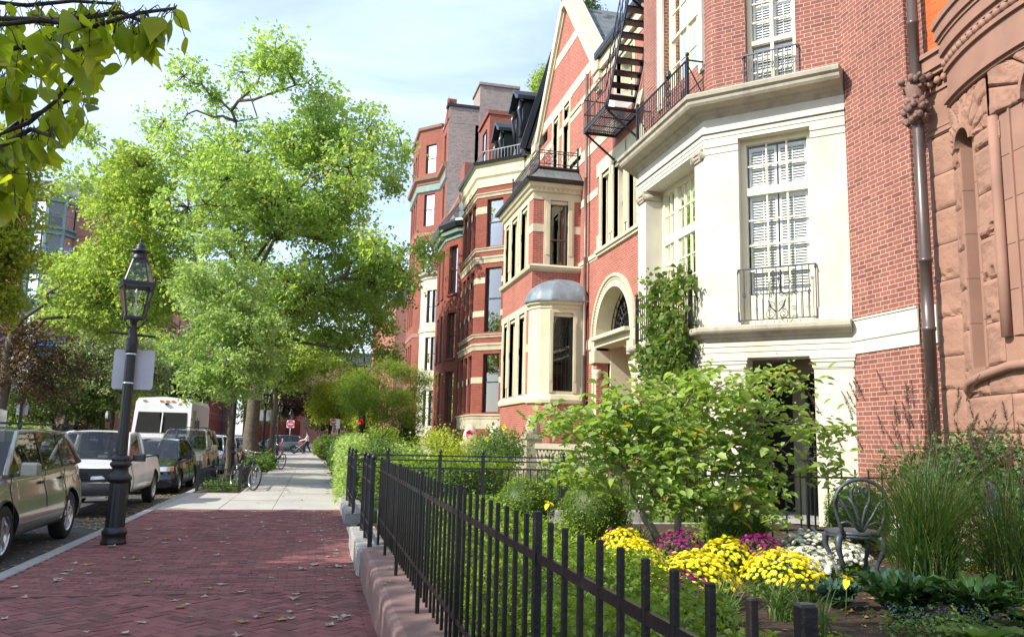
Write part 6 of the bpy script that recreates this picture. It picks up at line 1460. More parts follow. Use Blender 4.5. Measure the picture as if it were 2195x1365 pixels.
mum('purple chrysanthemum mound nearest the fence, in front of the large yellow mound', 2.36, 5.12, .26, .33, 'petal_purple', Pp_, nh=250, hs=.019)
mum('back white chrysanthemum mound beside the shaded box ball', 5.0, 7.7, .3, .30, 'petal_white', W_g, nh=200, hs=.03)
mum('front white chrysanthemum mound left of the chair legs', 4.15, 6.45, .30, .30, 'petal_white', W_g, nh=200, hs=.03)
mum('white chrysanthemum mound behind the chair legs', 4.95, 7.0, .24, .26, 'petal_white', W_g, nh=170, hs=.03)
# grassy tufts
def tuft(label, x, y, n, h, spread, mat='grass_blade', w=.009, name='daylily', seed=1, plumes=0, z0=.33, cat='plant', group=None, droop=.9):
    rng = np.random.default_rng(seed); t = thing(name, label, cat, (x, y, z0), group); V = []; F = []; T = []
    def blade(h_, sp, w_, arr, tone_):
        V, F, T = arr
        a = rng.random()*6.283; bx, by = x+rng.normal()*spread*.12, y+rng.normal()*spread*.12; m = 8; o = len(V); ca, sa = cos(a), sin(a); sx, sy = -sa, ca; bend = sp*(.4+.9*rng.random())
        for i in range(m+1):
            f = i/m; r_ = bend*f**1.8; z = z0+h_*(f-droop*.35*f**3*bend/max(h_, .01)*1.2); ww = w_*(1-f**2)*.5+.0004
            V += [(bx+ca*r_+sx*ww, by+sa*r_+sy*ww, z), (bx+ca*r_-sx*ww, by+sa*r_-sy*ww, z)]
        for i in range(m): q = o+2*i; F.append((q, q+1, q+3, q+2)); T.append(tone_)
        return (bx+ca*bend, by+sa*bend, z), (ca, sa)
    A = (V, F, T)
    for i in range(n): blade(h*(.55+.6*rng.random()), spread, w, A, rng.random())
    np_mesh('blades', np.array(V), np.array(F), np.array(T), mat, t)
    if plumes:
        V2, F2, T2 = [], [], []; b = MB(); A2 = (V2, F2, T2)
        for i in range(plumes):
            tip, (ca, sa) = blade(h*(1.0+.35*rng.random()), spread*.9, .004, A2, .3); tip = Vector(tip); d = Vector((ca*.4, sa*.4, .75)).normalized()
            L_ = .15+.08*rng.random(); m = 150
            for k in range(m):
                f = rng.random(); c = tip+d*L_*(f-.1); a = rng.random()*6.28; u = d.orthogonal().normalized(); v = d.cross(u); o = len(V2); out = (u*cos(a)+v*sin(a))*.022*(sin(pi*min(1, f*.9+.1))+.2)+d*.014; sd_ = d.cross(out).normalized()*.0019
                V2 += [tuple(c-sd_), tuple(c+sd_), tuple(c+out+sd_*.3), tuple(c+out-sd_*.3)]; F2.append((o, o+1, o+2, o+3)); T2.append(rng.random())
        np_mesh('plumes', np.array(V2), np.array(F2), np.array(T2), 'grass_plume', t)
    return t
tuft('tall fountain grass with feathery brown plumes in the shaded right foreground', 4.75, 5.7, 900, 1.30, .72, mat='grass_dark', w=.008, name='fountain_grass', seed=2, plumes=50, droop=.9)
tuft('second clump of tall fountain grass right of the first, at the right edge', 5.4, 5.5, 600, 1.15, .72, mat='grass_dark', w=.008, name='fountain_grass', seed=3, plumes=26, droop=.9)
for i, (x, y, h, lab) in enumerate([(3.3, 8.2, .42, 'strappy daylily clump left of the crabapple trunk'), (3.95, 7.4, .4, 'strappy daylily clump at the crabapple trunk foot'), (2.6, 5.0, .38, 'daylily clump nearest the picket tops in the foreground'), (3.15, 5.2, .36, 'daylily clump in front of the mulch patch'), (2.1, 5.7, .4, 'daylily clump beside the inner hedge'), (3.0, 4.6, .36, 'daylily clump by the bottom edge of the picture'), (3.05, 6.3, .38, 'daylily clump between the two big yellow mounds')]):
    tuft(lab, x, y, 90, h, .28, w=.012, seed=20+i, group='daylilies')
tuft('short seed heads and dry stems on the mulch', 3.9, 5.6, 60, .22, .2, w=.004, seed=33, name='dry_stems')
# broad leaves
def broad(label, x, y, n, L_, W2, mat, seed, name, z0=.33, rise=.7, rib=None, group=None, wav=.10):
    rng = np.random.default_rng(seed); t = thing(name, label, 'plant', (x, y, z0), group); V = []; F = []; T = []; bs = MB()
    for i in range(n):
        a = 2*pi*i/n+rng.normal()*.3; l = L_*(.6+.6*rng.random()); e = rise*(.4+.8*rng.random()); m = 10; o = len(V); tn = rng.random(); ph = rng.random()*6; ca, sa = cos(a), sin(a); st = []
        for k in range(m+1):
            f = k/m; wd = W2*l*sin(pi*min(1, .06+f*.94))**.75; r_ = l*(.15+.85*f)*cos(e*(1-f*.6)); z = z0+l*sin(e)*(1.1*f-.55*f*f)*1.5; c = (x+ca*r_, y+sa*r_, z); st.append(c)
            for s in (-1, -.5, 0, .5, 1): V.append((c[0]-sa*wd*s, c[1]+ca*wd*s, c[2]+abs(s)*wd*.35+wav*wd*sin(k*2.1+ph+s*3)*abs(s)))
        for k in range(m):
            for s in range(4): q = o+k*5+s; F.append((q, q+1, q+6, q+5)); T.append(tn)
        bs.tube([(x, y, z0)]+st[:-1], [.009]+[.008*(1-k/m)+.001 for k in range(m)], 4)
    np_mesh('leaves', np.array(V), np.array(F), np.array(T), mat, t, smooth=True); bs.build('leaf_stalk', rib or 'stem_green', t)
broad('big ruffled chard  in the shaded right foreground', 3.95, 5.0, 80, .33, .12, 'leaf_chard', 1, 'chard_plant', rise=1.6, wav=.9)
broad('second ruffled chard clump toward the bottom right corner', 4.4, 4.85, 80, .32, .12, 'leaf_chard', 2, 'chard_plant', rise=1.6, wav=.9)
broad('bluish kale plant left of the chard', 3.80, 5.5, 40, .22, .22, 'leaf_kale', 3, 'kale_plant', rise=1.1, wav=.9)
broad('blue grey kale at the foot of the fountain grass', 4.25, 5.45, 44, .26, .22, 'leaf_kale', 4, 'kale_plant', rise=1.1, wav=.9)
broad('flat hosta with broad yellow green leaves in the bottom right corner', 4.0, 4.35, 24, .26, .30, 'leaf_rose', 5, 'hosta_plant', rise=.5)
broad('shaded hosta at the far right edge below the fountain grass', 4.75, 4.55, 20, .30, .34, 'leaf_chard', 6, 'hosta_plant', rise=.5)
for i, (x, y, lab) in enumerate([(3.72, 4.6, 'low violet blue flowers below the chard'), (4.1, 4.6, 'low violet blue flowers beside the hosta')]):
    rng = np.random.default_rng(90+i); t = thing('salvia', lab, 'flowers', (x, y, .33), 'violet flowers'); P = np.array([x, y, .40])+rng.normal(size=(600, 3))*np.array([.13, .13, .05]); leaf_obj('foliage', P, .03, 'leaf_rose', t, 5)
    Pq = np.array([x, y, .47])+rng.normal(size=(110, 3))*np.array([.12, .12, .03]); leaf_obj('blooms', Pq, .014, 'petal_blue', t, 6, up=.1)['kind'] = 'stuff'
for i, (x, y, z) in enumerate([(3.62, 5.15, .60), (2.27, 8.0, .88)]):
    rng = np.random.default_rng(95+i); t = thing('lily_flower', ['single yellow daylily bloom left of the chard', 'single yellow daylily bloom above the box balls behind the pickets'][i], 'flower', (x, y, .33))
    b = MB(); b.tube([(x, y, .33), (x+.02, y, z)], .004, 5); b.build('stem', 'stem_green', t)
    P = np.array([[x+.02, y, z]]*7); leaf_obj('petals', P, .07, 'petal_yellow', t, 3, up=.6, shape='oval', aspect=.6)
# ground cover under the crabapple and along the bed, fallen leaves
rng = np.random.default_rng(55)
P = np.stack([rng.uniform(2.3, 7.5, 9000), rng.uniform(6.6, 11.0, 9000), .35+.06*rng.random(9000)], 1); keep = (np.sin(P[:, 0]*3.1)*np.cos(P[:, 1]*2.7)+.25*rng.normal(size=9000) > .15) & ~((P[:, 0] < 4.2) & (P[:, 1] < 7.2)); leaf_obj('ground_cover', P[keep], .05, 'leaf_hedge', None, 8, up=.8)['kind'] = 'stuff'
P = np.stack([rng.uniform(1.2, 7.4, 16000), rng.uniform(14.4, 31.0, 16000), .27+.22*rng.random(16000)], 1); leaf_obj('ground_cover', P, .09, 'leaf_rose', None, 9, up=.8)['kind'] = 'stuff'
def litter(name, pts, size, mat, seed):
    rng = np.random.default_rng(seed); V = []; F = []; T = []
    for (x, y, z) in pts:
        s = size*(.5+.8*rng.random()); a0 = rng.random()*6.28; tn = rng.random(); o = len(V); nt = 10; tx, ty = rng.normal()*.15, rng.normal()*.15; cu = rng.uniform(.0, .5)
        V.append((x, y, z+.006)); 
        for k in range(nt):
            a = a0+2*pi*k/nt; r = s*(.5 if k % 2 == 0 else .24)*(1+.2*rng.normal()); dx, dy = r*cos(a), r*sin(a); V.append((x+dx, y+dy, z+.004+abs(dx*tx+dy*ty)+cu*r*.4*(k % 3 == 0)))
        for k in range(0, nt, 2): F.append((o, o+1+k, o+1+(k+1) % nt, o+1+(k+2) % nt)); T.append(tn)
    ob = np_mesh(name, np.array(V), np.array(F), np.array(T), mat); ob['kind'] = 'stuff'; return ob
def rpts(n, x0, x1, y0, y1, z, px=1, py=1): return [(x0+(x1-x0)*rng.random()**px, y0+(y1-y0)*rng.random()**py, z) for _ in range(n)]
litter('fallen_leaves', rpts(120, -2.8, .55, 5.6, 17, .003), .115, 'litter_grey', 1)
litter('fallen_leaves', rpts(30, -2.8, .4, 5.6, 15, .003), .11, 'litter', 2)
litter('fallen_leaves', rpts(60, .0, .58, 9, 17, .003), .07, 'litter_grey', 3)
litter('fallen_leaves', rpts(900, -3.17, -4.8, 9, 45, -.147, 2)+rpts(1300, -3.17, -4.2, 15, 40, -.145, 1.8), .10, 'litter', 4)
litter('fallen_leaves', rpts(160, -2.9, .6, 17.5, 60, .002)+rpts(260, -2.95, -2.3, 22, 60, .002)+rpts(140, .3, .62, 20, 60, .002), .10, 'litter', 5)
litter('fallen_leaves', rpts(500, 2.4, 7, 4, 9, .335), .06, 'litter', 6)
litter('fallen_leaves', rpts(40, .54, .9, 3, 20, .335), .06, 'litter_grey', 7)
# planted tree pits at the kerb
hedge('leafy green planting around the foot of the biggest street maple', -2.7, -1.9, 35.0, 38.9, 0, .42, 2600, .11, 'leaf_rose', wob=.12, name='planting', cat='plants')
hedge('low grass and weeds inside the small iron tree guard', -2.85, -2.0, 22.85, 25.7, 0, .1, 1200, .07, 'leaf_rose', wob=.04, name='planting', cat='plants')
# ---------------------------------------------------------------- vehicles (local: front at y=0, rear at y=L, wheels on z=0)
def interp(y, P):
    for (a, va), (c, vc) in zip(P, P[1:]):
        if y <= c: t = max(0, (y-a)/(c-a)) if c > a else 0; t = t*t*(3-2*t) if len(P) > 9 else t; return va+(vc-va)*t
    return P[-1][1]
def wheel(parent, x, y, r, side, spokes=5, w=.21, mat='alloy', rimk=.66):
    F = lambda u, d, z: (x+side*d, y+u, r+z)
    def ring(rr, d): return (rr, d)
    b = MB(F); n = 28
    prof = [(r*rimk, -w*.5), (r*.9, -w*.5), (r*.985, -w*.38), (r, -w*.2), (r, w*.2), (r*.985, w*.38), (r*.9, w*.49), (r*rimk, w*.47)]
    idx = [[b.P((pr*cos(2*pi*k/n), d, pr*sin(2*pi*k/n))) for k in range(n)] for pr, d in prof]
    for A, B in zip(idx, idx[1:]):
        for k in range(n): b.fi((A[k], A[(k+1)%n], B[(k+1)%n], B[k]), True)
    wh = b.build('wheel', 'rubber', parent)
    b = MB(F); q = r*rimk
    prof = [(q, w*.47), (q*1.0, w*.40), (q*.93, w*.38), (q*.90, w*.1), (q*.9, -w*.2)]
    idx = [[b.P((pr*cos(2*pi*k/n), d, pr*sin(2*pi*k/n))) for k in range(n)] for pr, d in prof]
    for A, B in zip(idx, idx[1:]):
        for k in range(n): b.fi((A[k], A[(k+1)%n], B[(k+1)%n], B[k]), True)
    for s in range(spokes):
        a = 2*pi*s/spokes+.3; da = .36*5/spokes
        for a_ in (a,):
            P = [(q*.16*cos(a_-.9), q*.16*sin(a_-.9)), (q*.93*cos(a_-da*.55), q*.93*sin(a_-da*.55)), (q*.93*cos(a_+da*.55), q*.93*sin(a_+da*.55)), (q*.16*cos(a_+.9), q*.16*sin(a_+.9))]
            T_ = [b.P((u, w*(.40 if i in (1, 2) else .36), z)) for i, (u, z) in enumerate(P)]; B_ = [b.P((u, w*.26, z)) for u, z in P]
            b.fi(T_)
            for k in range(4): b.fi((T_[k], T_[(k+1)%4], B_[(k+1)%4], B_[k]))
    T_ = [b.P((q*.2*cos(2*pi*k/12), w*.42, q*.2*sin(2*pi*k/12))) for k in range(12)]; b.fi(T_)
    b.build('rim', mat, wh)
    b = MB(F); b.fi([b.P((q*.9*cos(2*pi*k/16), w*.12, q*.9*sin(2*pi*k/16))) for k in range(16)]); b.build('brake_disc', 'bumper_grey', wh); return wh
def car(label, loc, rz, Wd, L, belt, wy, wr, gh, paintm, sill=.30, group=None, cat='car', name='parked_car', cladding=False, rack=False, bed=None, detail=2, amber=False, spokes=5, headz=(.60, .74), grille='plastic_black', black_bumper=False, front_band=False, ends=None, topcrown=.035, mirror=None):
    """belt: [(y,z)] shoulder line; wy: wheel centres; gh: dict(ws=(base_y, top_y), rw=(top_y, base_y), zr=roof z, wb, wr, pil=[...y of B/C pillars])"""
    t = thing(name, label, cat, (0, 0, 0), group)
    W2 = Wd/2; ra = wr+.055
    def hw(y):
        e = min(y, L-y); k = max(0, 1-e/.55); return W2*(1-.16*k*k*k-.03*k)
    def zl(y):
        z = sill-.02*(y < .5)
        for q in wy:
            if abs(y-q) < ra: z = max(z, wr+sqrt(ra*ra-(y-q)**2)*.98)
        return z
    ys = set([0, L]); k = 0
    while k < L: ys.add(round(k, 3)); k += .11
    for q in wy:
        for a in range(0, 19): ys.add(round(q-ra*cos(pi*a/18), 3))
    ys = sorted(y for y in ys if 0 <= y <= L)
    zb = lambda y: interp(y, belt)
    NS = 9; NT = 8; b = MB(); rings = []
    for y in ys:
        h = hw(y); z0 = zl(y); z1 = zb(y); pr = []
        for i in range(NS):
            f = i/(NS-1); z = z0+(z1-z0)*f; zz = (z-sill)/(z1-sill)       # absolute height controls width
            x = h*(.925+.075*sin(pi*min(1, max(0, zz)*1.15+.12))) if zz < .75 else h*(.925+.075*sin(pi*min(1, .75*1.15+.12)))-(h*.075)*((zz-.75)/.25)**2
            if cladding and zz < .34: x += .014
            pr.append((x, z))
        xs = pr[-1][0]; e = min(y, L-y); yo = 0
        ring = [(-x, z) for x, z in pr]+[(-xs*(1-2*(j+1)/(NT+1)), z1+topcrown*(1-(1-2*(j+1)/(NT+1))**2)) for j in range(NT)]+[(x, z) for x, z in pr[::-1]]
        # bow the nose and tail in plan
        R = []
        for x, z in ring:
            kx = (abs(x)/W2)**2; fz = (z-z0)/(max(z1-z0, .01)); yy = y
            if y < .35: yy = y+(.16*kx+.05*fz*fz)*(1-y/.35)
            if y > L-.35: yy = y-(.12*kx+.05*fz*fz)*(1-(L-y)/.35)
            R.append(b.P((x, yy, z)))
        rings.append(R)
    m = len(rings[0])
    for ri, (A, B) in enumerate(zip(rings, rings[1:])):
        ym = (ys[ri]+ys[ri+1])/2
        for k in range(m-1):
            if bed and bed[0] < ym < bed[1] and NS <= k < m-NS-1: continue
            if cladding and (k in (0, 1, 2) or k in (m-2, m-3, m-4)): b.m = 1
            else: b.m = 0
            b.fi((A[k], A[k+1], B[k+1], B[k]), True)
        b.m = 2; b.fi((A[0], B[0], B[-1], A[-1]))
    b.m = 0; b.fi(rings[0]); b.fi(rings[-1][::-1])
    body = b.build('body', [paintm, 'bumper_grey' if not cladding else cladding, 'plastic_black'], t)
    if bed:
        b = MB(); q = W2-.13; zt_ = zb(bed[0]); b.box(-q, q, bed[0], bed[1], .55, .58); 
        for x in (-q, q): b.box(x-.01, x+.01, bed[0], bed[1], .55, zt_+.03)
        b.build('truck_bed', 'plastic_black', t)
    # greenhouse
    (a0, a1), (r0, r1), zr, wb, wt = gh['ws'], gh['rw'], gh['zr'], gh['wb'], gh['wt']; wq = min(wb, hw(r1)*.90)
    zA, zB = zb(a0)+topcrown, zb(r1)+topcrown; zs = lambda y: zb(y)-.005
    b = MB(); NR = 10; rr = []
    ry = [a1+(r0-a1)*k/NR for k in range(NR+1)]
    for k, y in enumerate(ry):
        f = k/NR; z = zr-.05*(1-sin(pi*min(1, max(0, .12+f*.8))))-.0; h = wt*(1-.03*(f > .95)); 
        rr.append([b.P((h*(-1+2*j/10), y, z+.045*(1-(-1+2*j/10)**4)-.02)) for j in range(11)])
    for A, B in zip(rr, rr[1:]):
        for k in range(10): b.fi((A[k], A[k+1], B[k+1], B[k]), True)
    zf = lambda k: rr and None
    pw = .045
    zr0 = zr-.05*(1-sin(pi*.12))-.02; zr1 = zr-.05*(1-sin(pi*.92))-.02
    for s in (-1, 1):
        b.tube([(s*wb, a0, zs(a0)), (s*(wb*.5+wt*.5+.01), (a0+a1)/2-.02, (zs(a0)+zr0)/2+.02), (s*wt, a1, zr0)], pw*.8, 6)
        b.tube([(s*wq, r1-.02, zs(r1)), (s*(wq*.5+wt*.5+.006), (r0+r1)/2, (zs(r1)+zr1)/2), (s*wt, r0, zr1)], pw*1.1, 6)
        b.tube([(s*wt, a1, zr0), (s*wt, (a1+r0)/2, zr-.02), (s*wt, r0, zr1)], pw*.75, 6)
    b.build('cabin_roof', paintm, t)
    b = MB()
    for p in gh['pil']:
        wdt = .07
        for s in (-1, 1):
            f = (p-a1)/(r0-a1); tx_ = wt; b.obox((s*(wb+.004), p, zs(p)), (s*(tx_+.004), p+.02*(1 if p > (a1+r0)/2 else -0), zr-.04), .02, wdt, (1, 0, 0)) if False else b.prism([(0, 0)]*3, 0, 0) if False else None
            i = [b.P(q) for q in ((s*(wb+.012), p-wdt/2, zs(p)), (s*(wb+.012), p+wdt/2, zs(p)), (s*(wt+.016), p+wdt/2, zr-.045), (s*(wt+.016), p-wdt/2, zr-.045))]; b.fi(i)
    if gh['pil']: b.build('door_pillar', 'plastic_black', t)
    g = MB(); n = 8
    def wind(y0, z0, h0, y1, z1, h1, bulge):
        g.grid(lambda i, j: ((h0+(h1-h0)*j)*(-1+2*i), y0+(y1-y0)*j-bulge*(1-(-1+2*i)**2), z0+(z1-z0)*j), 10, 4)
    wind(a0+.02, zA-.03, wb-.01, a1+.01, zr0+.02, wt-.01, .07); g.build('windscreen', 'car_glass', t)
    g = MB(); wind(r1-.03, zB-.03, wq-.02, r0-.01, zr1+.02, wt-.01, -.05); g.build('rear_window', 'car_glass', t)
    for s in (-1, 1):
        g = MB(); m_ = 10
        def sd(i, j):
            yl = a0+(r1-a0)*i; yt = a1+(r0-a1)*i; wl = wb+(wq-wb)*max(0, i-.55)/.45; return (s*((wl+(wt-wl)*j)+.006), yl+(yt-yl)*j, zs(yl)+(zr-.04-zs(yl))*j)
        g.grid(sd, m_, 3); g.build('side_window', 'car_glass', t)
    b = MB()   # cabin interior
    q = (zs(a0)+.02)
    b.box(-wb*.9, wb*.9, a0+.35, r1-.15, sill+.1, zs((a0+r1)/2)-.25)
    for sy in ((a0+a1)/2+.75, (a0+a1)/2+1.65):
        if sy < r1-.3:
            for sx in (-.36, .36): b.bbox(sx-.25, sx+.25, sy, sy+.14, .5, zs(sy)+.18, .03); b.bbox(sx-.12, sx+.12, sy+.02, sy+.12, zs(sy)+.18, zs(sy)+.38, .03)
    b.box(-wb*.86, wb*.86, a0+.1, a0+.45, zs(a0)-.25, zs(a0)-.02); b.tube([(-.36+.17*cos(x*.6), a0+.5, zs(a0)-.02+.17*sin(x*.6)) for x in range(11)], .015, 5)
    b.build('seats', 'bumper_grey', t)
    for y in wy:
        for s in (-1, 1): wheel(t, s*(W2-.125), y, wr, s, spokes=spokes)
    # lamps, grille, bumper, handles, mirrors, seams
    hz0, hz1 = headz; hx = hw(.1)
    for s in (-1, 1):
        b = MB()
        def hl(i, j): x = s*(hx*.53+(hx*.99-hx*.53)*i); kx = (abs(x)/W2)**2; return (x, .16*kx-.012+.30*max(0, i-.55)**1.6+.04*j, hz0+(hz1-hz0)*j+.02*i)
        b.grid(hl, 8, 4); hd = b.build('headlight', 'lamp_clear', t)
        if amber:
            b = MB(); b.grid(lambda i, j: (lambda p: (p[0]+s*.004, p[1]-.008, p[2]))(hl(.82+.2*i, .1+.8*j)), 3, 2); b.build('indicator', 'lamp_amber', hd)
        b = MB(); xq = hw(L-.1)*.97; b.box(s*xq-.02, s*xq+.02, L-.30, L-.16, zb(L)-.42, zb(L)-.12); b.build('tail_light', 'lamp_red', t)
    b = MB(); b.grid(lambda i, j: (hx*.50*(-1+2*i), .16*(hx*.5*abs(-1+2*i)/W2)**2-.014+.03*j, hz0+.0+(hz1-hz0)*j), 8, 3)
    for k in range(4): z = hz0+.02+(hz1-hz0-.04)*k/3; b.box(-hx*.45, hx*.45, -.02+.008*k, -.005+.02, z-.006, z+.006)
    if front_band: b.grid(lambda i, j: (hx*.97*(-1+2*i), .16*(hx*.97*abs(-1+2*i)/W2)**2-.006+.02*j, hz0-.04+(hz1-hz0+.09)*j), 12, 3)
    b.build('grille', grille, t)
    b = MB(); b.grid(lambda i, j: (hx*.98*(-1+2*i), .19*(hx*.98*abs(-1+2*i)/W2)**2-.05+.03*(2*j-1)**2, sill+.02+(hz0-.09-sill)*j), 14, 5)
    b.build('front_bumper', 'bumper_grey' if black_bumper else paintm, t)
    b = MB(); b.grid(lambda i, j: (hx*.55*(-1+2*i), .1*(i*2-1)**2-.062, sill+.05+.09*j), 8, 1); b.build('air_intake', 'plastic_black', t)
    b = MB()
    for s in (-1, 1):
        X = s*(wb+.02); my = a0+(a1-a0)*.25+.08; w_ = .24
        b.tube([(X-s*.04, my+.02, zs(my)-.02), (X+s*.08, my, zs(my)+.05)], .025, 6)
        b.bbox(min(X+s*.05, X+s*(.05+w_)), max(X+s*.05, X+s*(.05+w_)), my-.05, my+.07, zs(my)-.0, zs(my)+.16, .03)
    b.build('wing_mirror', mirror or paintm, t)
    b = MB()
    xs_ = lambda y, z: hw(y)*(.925+.075*sin(pi*min(1, max(0, (z-sill)/(zb(y)-sill))*1.15+.12)))+.0025
    seams = [a0+.12]+[p+.0 for p in gh['pil']]
    if detail:
        for s in (-1, 1):
            for p in seams: b.tube([(s*xs_(p, z), p, z) for z in [sill+.06+(zb(p)-sill-.1)*k/8 for k in range(9)]], .0055, 4)
            for p in gh['pil'][:2]: b.box(s*(xs_(p-.16, zb(p)-.16)), s*(xs_(p-.16, zb(p)-.16)+.028), p-.24, p-.08, zb(p)-.19, zb(p)-.155)
            for q in wy: b.tube([(s*(W2-.03), q+ra*1.0*cos(a), wr+ra*1.0*sin(a)) for a in [pi*k/14 for k in range(15)]], .014, 5)
    b.build('door_seam', 'plastic_black', t)
    if rack:
        b = MB()
        for s in (-1, 1):
            b.tube([(s*wt*.93, a1+.25, zr-.0), (s*wt*.93, a1+.33, zr+.07), (s*wt*.93, r0-.35, zr+.07), (s*wt*.93, r0-.2, zr-.02)], .018, 6)
        for y in (a1+.75, r0-.7): b.box(-wt*.93, wt*.93, y-.025, y+.025, zr+.06, zr+.09)
        b.build('roof_rack', 'plastic_black', t)
    b = MB(); b.tube([(0, a0+.06, zb(a0)+topcrown+.01), (.5, a0+.1, zb(a0)+topcrown+.035)], .008, 4); b.tube([(-.45, a0+.06, zb(a0)+topcrown+.01), (.05, a0+.1, zb(a0)+topcrown+.035)], .008, 4); b.build('wiper', 'plastic_black', t)
    t.location = loc; t.rotation_euler.z = rz; return t
G_ = 'cars parked along the kerb'
suv = dict(ws=(1.02, 1.75), rw=(3.85, 4.24), zr=1.64, wb=.80, wt=.63, pil=[2.45, 3.35])
car('nearest parked car, champagne grey off roader with a black roof rack, at the left edge', (-4.52, 10.35, -.15), 0, 1.80, 4.58, [(0, .80), (.25, .92), (1.05, 1.06), (2, 1.08), (4.3, 1.14), (4.5, 1.10), (4.58, .95)], (.95, 3.66), .355, suv, 'paint_champagne', group=G_, cladding='paint_champagne', rack=True, headz=(.66, .84), spokes=5)
pk = dict(ws=(1.42, 2.0), rw=(2.95, 3.05), zr=1.62, wb=.72, wt=.60, pil=[])
car('white pickup truck with a black grille and open bed, parked second behind the lamp post', (-4.50, 16.9, -.15), 0, 1.72, 4.95, [(0, .80), (.2, .90), (1.4, 1.02), (2.2, 1.03), (3.0, 1.03), (3.15, 1.06), (4.9, 1.07), (4.95, 1.05)], (.98, 3.95), .36, pk, 'paint_white', group=G_, bed=(3.2, 4.86), sill=.40, headz=(.72, .88), black_bumper=True, front_band=True, spokes=8, cat='pickup truck', name='pickup_truck', mirror='plastic_black')
sed = dict(ws=(1.15, 1.95), rw=(3.25, 3.95), zr=1.43, wb=.73, wt=.56, pil=[2.45, 3.3])
car('dark navy sedan with amber edged headlights, parked third in the row', (-4.42, 23.2, -.15), 0, 1.71, 4.53, [(0, .62), (.3, .74), (1.15, .90), (2.2, .93), (3.6, .98), (4.4, .97), (4.53, .90)], (.92, 3.55), .31, sed, 'paint_navy', group=G_, amber=True, headz=(.60, .72), sill=.2, spokes=6)
car('pale gold off road car parked behind the navy sedan', (-4.45, 28.9, -.15), 0, 1.80, 4.5, [(0, .82), (.25, .96), (1.05, 1.06), (2, 1.08), (4.3, 1.14), (4.42, 1.10), (4.5, .95)], (.92, 3.6), .36, dict(suv, zr=1.74), 'paint_gold', group=G_, rack=True, headz=(.70, .86), black_bumper=True)
car('light blue silver hatchback parked beyond the gold one, behind the biggest maple', (-4.4, 34.4, -.15), 0, 1.72, 4.2, [(0, .62), (.3, .76), (1.0, .92), (2.2, .95), (3.9, 1.0), (4.2, .9)], (.85, 3.35), .31, dict(sed, ws=(1.0, 1.75), rw=(3.3, 3.95), zr=1.5), 'paint_blue', group=G_, headz=(.62, .74), sill=.2)
car('silver sedan farthest along the row at the kerb', (-4.4, 39.6, -.15), 0, 1.72, 4.5, [(0, .62), (.3, .74), (1.15, .90), (2.2, .93), (3.6, .98), (4.4, .97), (4.5, .90)], (.92, 3.55), .31, sed, 'paint_silver', group=G_, headz=(.62, .74), sill=.2)
car('blue sedan parked sixth in the row, beyond the silver one', (-4.4, 45.4, -.15), 0, 1.72, 4.5, [(0, .62), (.3, .74), (1.15, .90), (2.2, .93), (3.6, .98), (4.4, .97), (4.5, .90)], (.92, 3.55), .31, sed, 'paint_blue', group=G_, headz=(.62, .74), sill=.2)
car('white pickup truck parked across the street behind the near white one', (-11.9, 43.0, -.15), 0, 1.9, 5.2, [(0, .95), (.2, 1.1), (1.4, 1.18), (2.2, 1.2), (3.6, 1.2), (5.15, 1.2), (5.2, 1.15)], (1.0, 4.1), .4, dict(ws=(1.5, 2.1), rw=(3.6, 3.75), zr=1.92, wb=.80, wt=.68, pil=[2.8]), 'paint_blue', bed=(3.9, 5.1), sill=.45, headz=(.85, 1.0), cat='pickup truck', name='pickup_truck', group='vehicles across the street')
car('grey green station wagon passing on the cross street at the end of the sidewalk', (-5.6, 76, -.15), radians(-90), 1.75, 4.75, [(0, .66), (.3, .78), (1.15, .92), (2.2, .95), (3.6, 1.0), (4.6, 1.02), (4.75, .9)], (.95, 3.7), .33, dict(ws=(1.15, 1.95), rw=(4.0, 4.55), zr=1.56, wb=.74, wt=.6, pil=[2.5, 3.4]), 'paint_green', headz=(.62, .74), sill=.2, name='car')
car('white car partly hidden behind the street trees on the cross street', (-11.5, 78.6, -.15), radians(-90), 1.75, 4.5, [(0, .62), (.3, .74), (1.15, .90), (2.2, .93), (3.6, .98), (4.4, .97), (4.5, .90)], (.92, 3.55), .31, sed, 'paint_white', headz=(.62, .74), sill=.2, name='car')
# step van
t = thing('step_van', 'tall white step van with wide dark windscreen and amber roof lamps behind the parked cars', 'van', (0, 0, 0))
b = MB(); sec = [(-1.17, .45), (-1.18, 1.5), (-1.15, 2.9), (-1.05, 3.08), (0, 3.16), (1.05, 3.08), (1.15, 2.9), (1.18, 1.5), (1.17, .45)]
st = [(0, .0), (.10, .0), (.5, 0), (6.3, 0)]
A = [b.P((x, -.12 if z < 1.45 else (.0 if z < 1.6 else .0+(z-1.5)*.22), z)) for x, z in sec]; B = [b.P((x, 6.3, z)) for x, z in sec]; b.fi(A)
Mid = [b.P((x, .5, z)) for x, z in sec]
for P, Q in ((A, Mid), (Mid, B)):
    for k in range(len(sec)-1): b.fi((P[k], P[k+1], Q[k+1], Q[k]))
b.fi(B[::-1]); b.box(-1.15, 1.15, -.28, .0, .75, 1.42); b.build('body', 'sign_white', t)
b = MB(); b.face(((-1.02, .035, 1.62), (-.03, .0, 1.60), (-.03, .19, 2.45), (-.98, .22, 2.45))); b.face(((.03, .0, 1.60), (1.02, .035, 1.62), (.98, .22, 2.45), (.03, .19, 2.45)))
b.F = lambda u, d, z: (u, d-.03, z); b.build('windscreen', 'pane_dark', t) 
for q in ((-1.02, -.03), (.03, 1.02)):
    pass
b = MB(); b.face(((-1.04, -.005, 1.58), (1.04, -.005, 1.58), (1.0, .20, 2.48), (-1.0, .20, 2.48))); b.build('windscreen_surround', 'room_dark', t)
b = MB(); b.obox((0, -.03, 1.6), (0, .17, 2.46), .05, .03); b.build('windscreen_bar', 'sign_white', t)
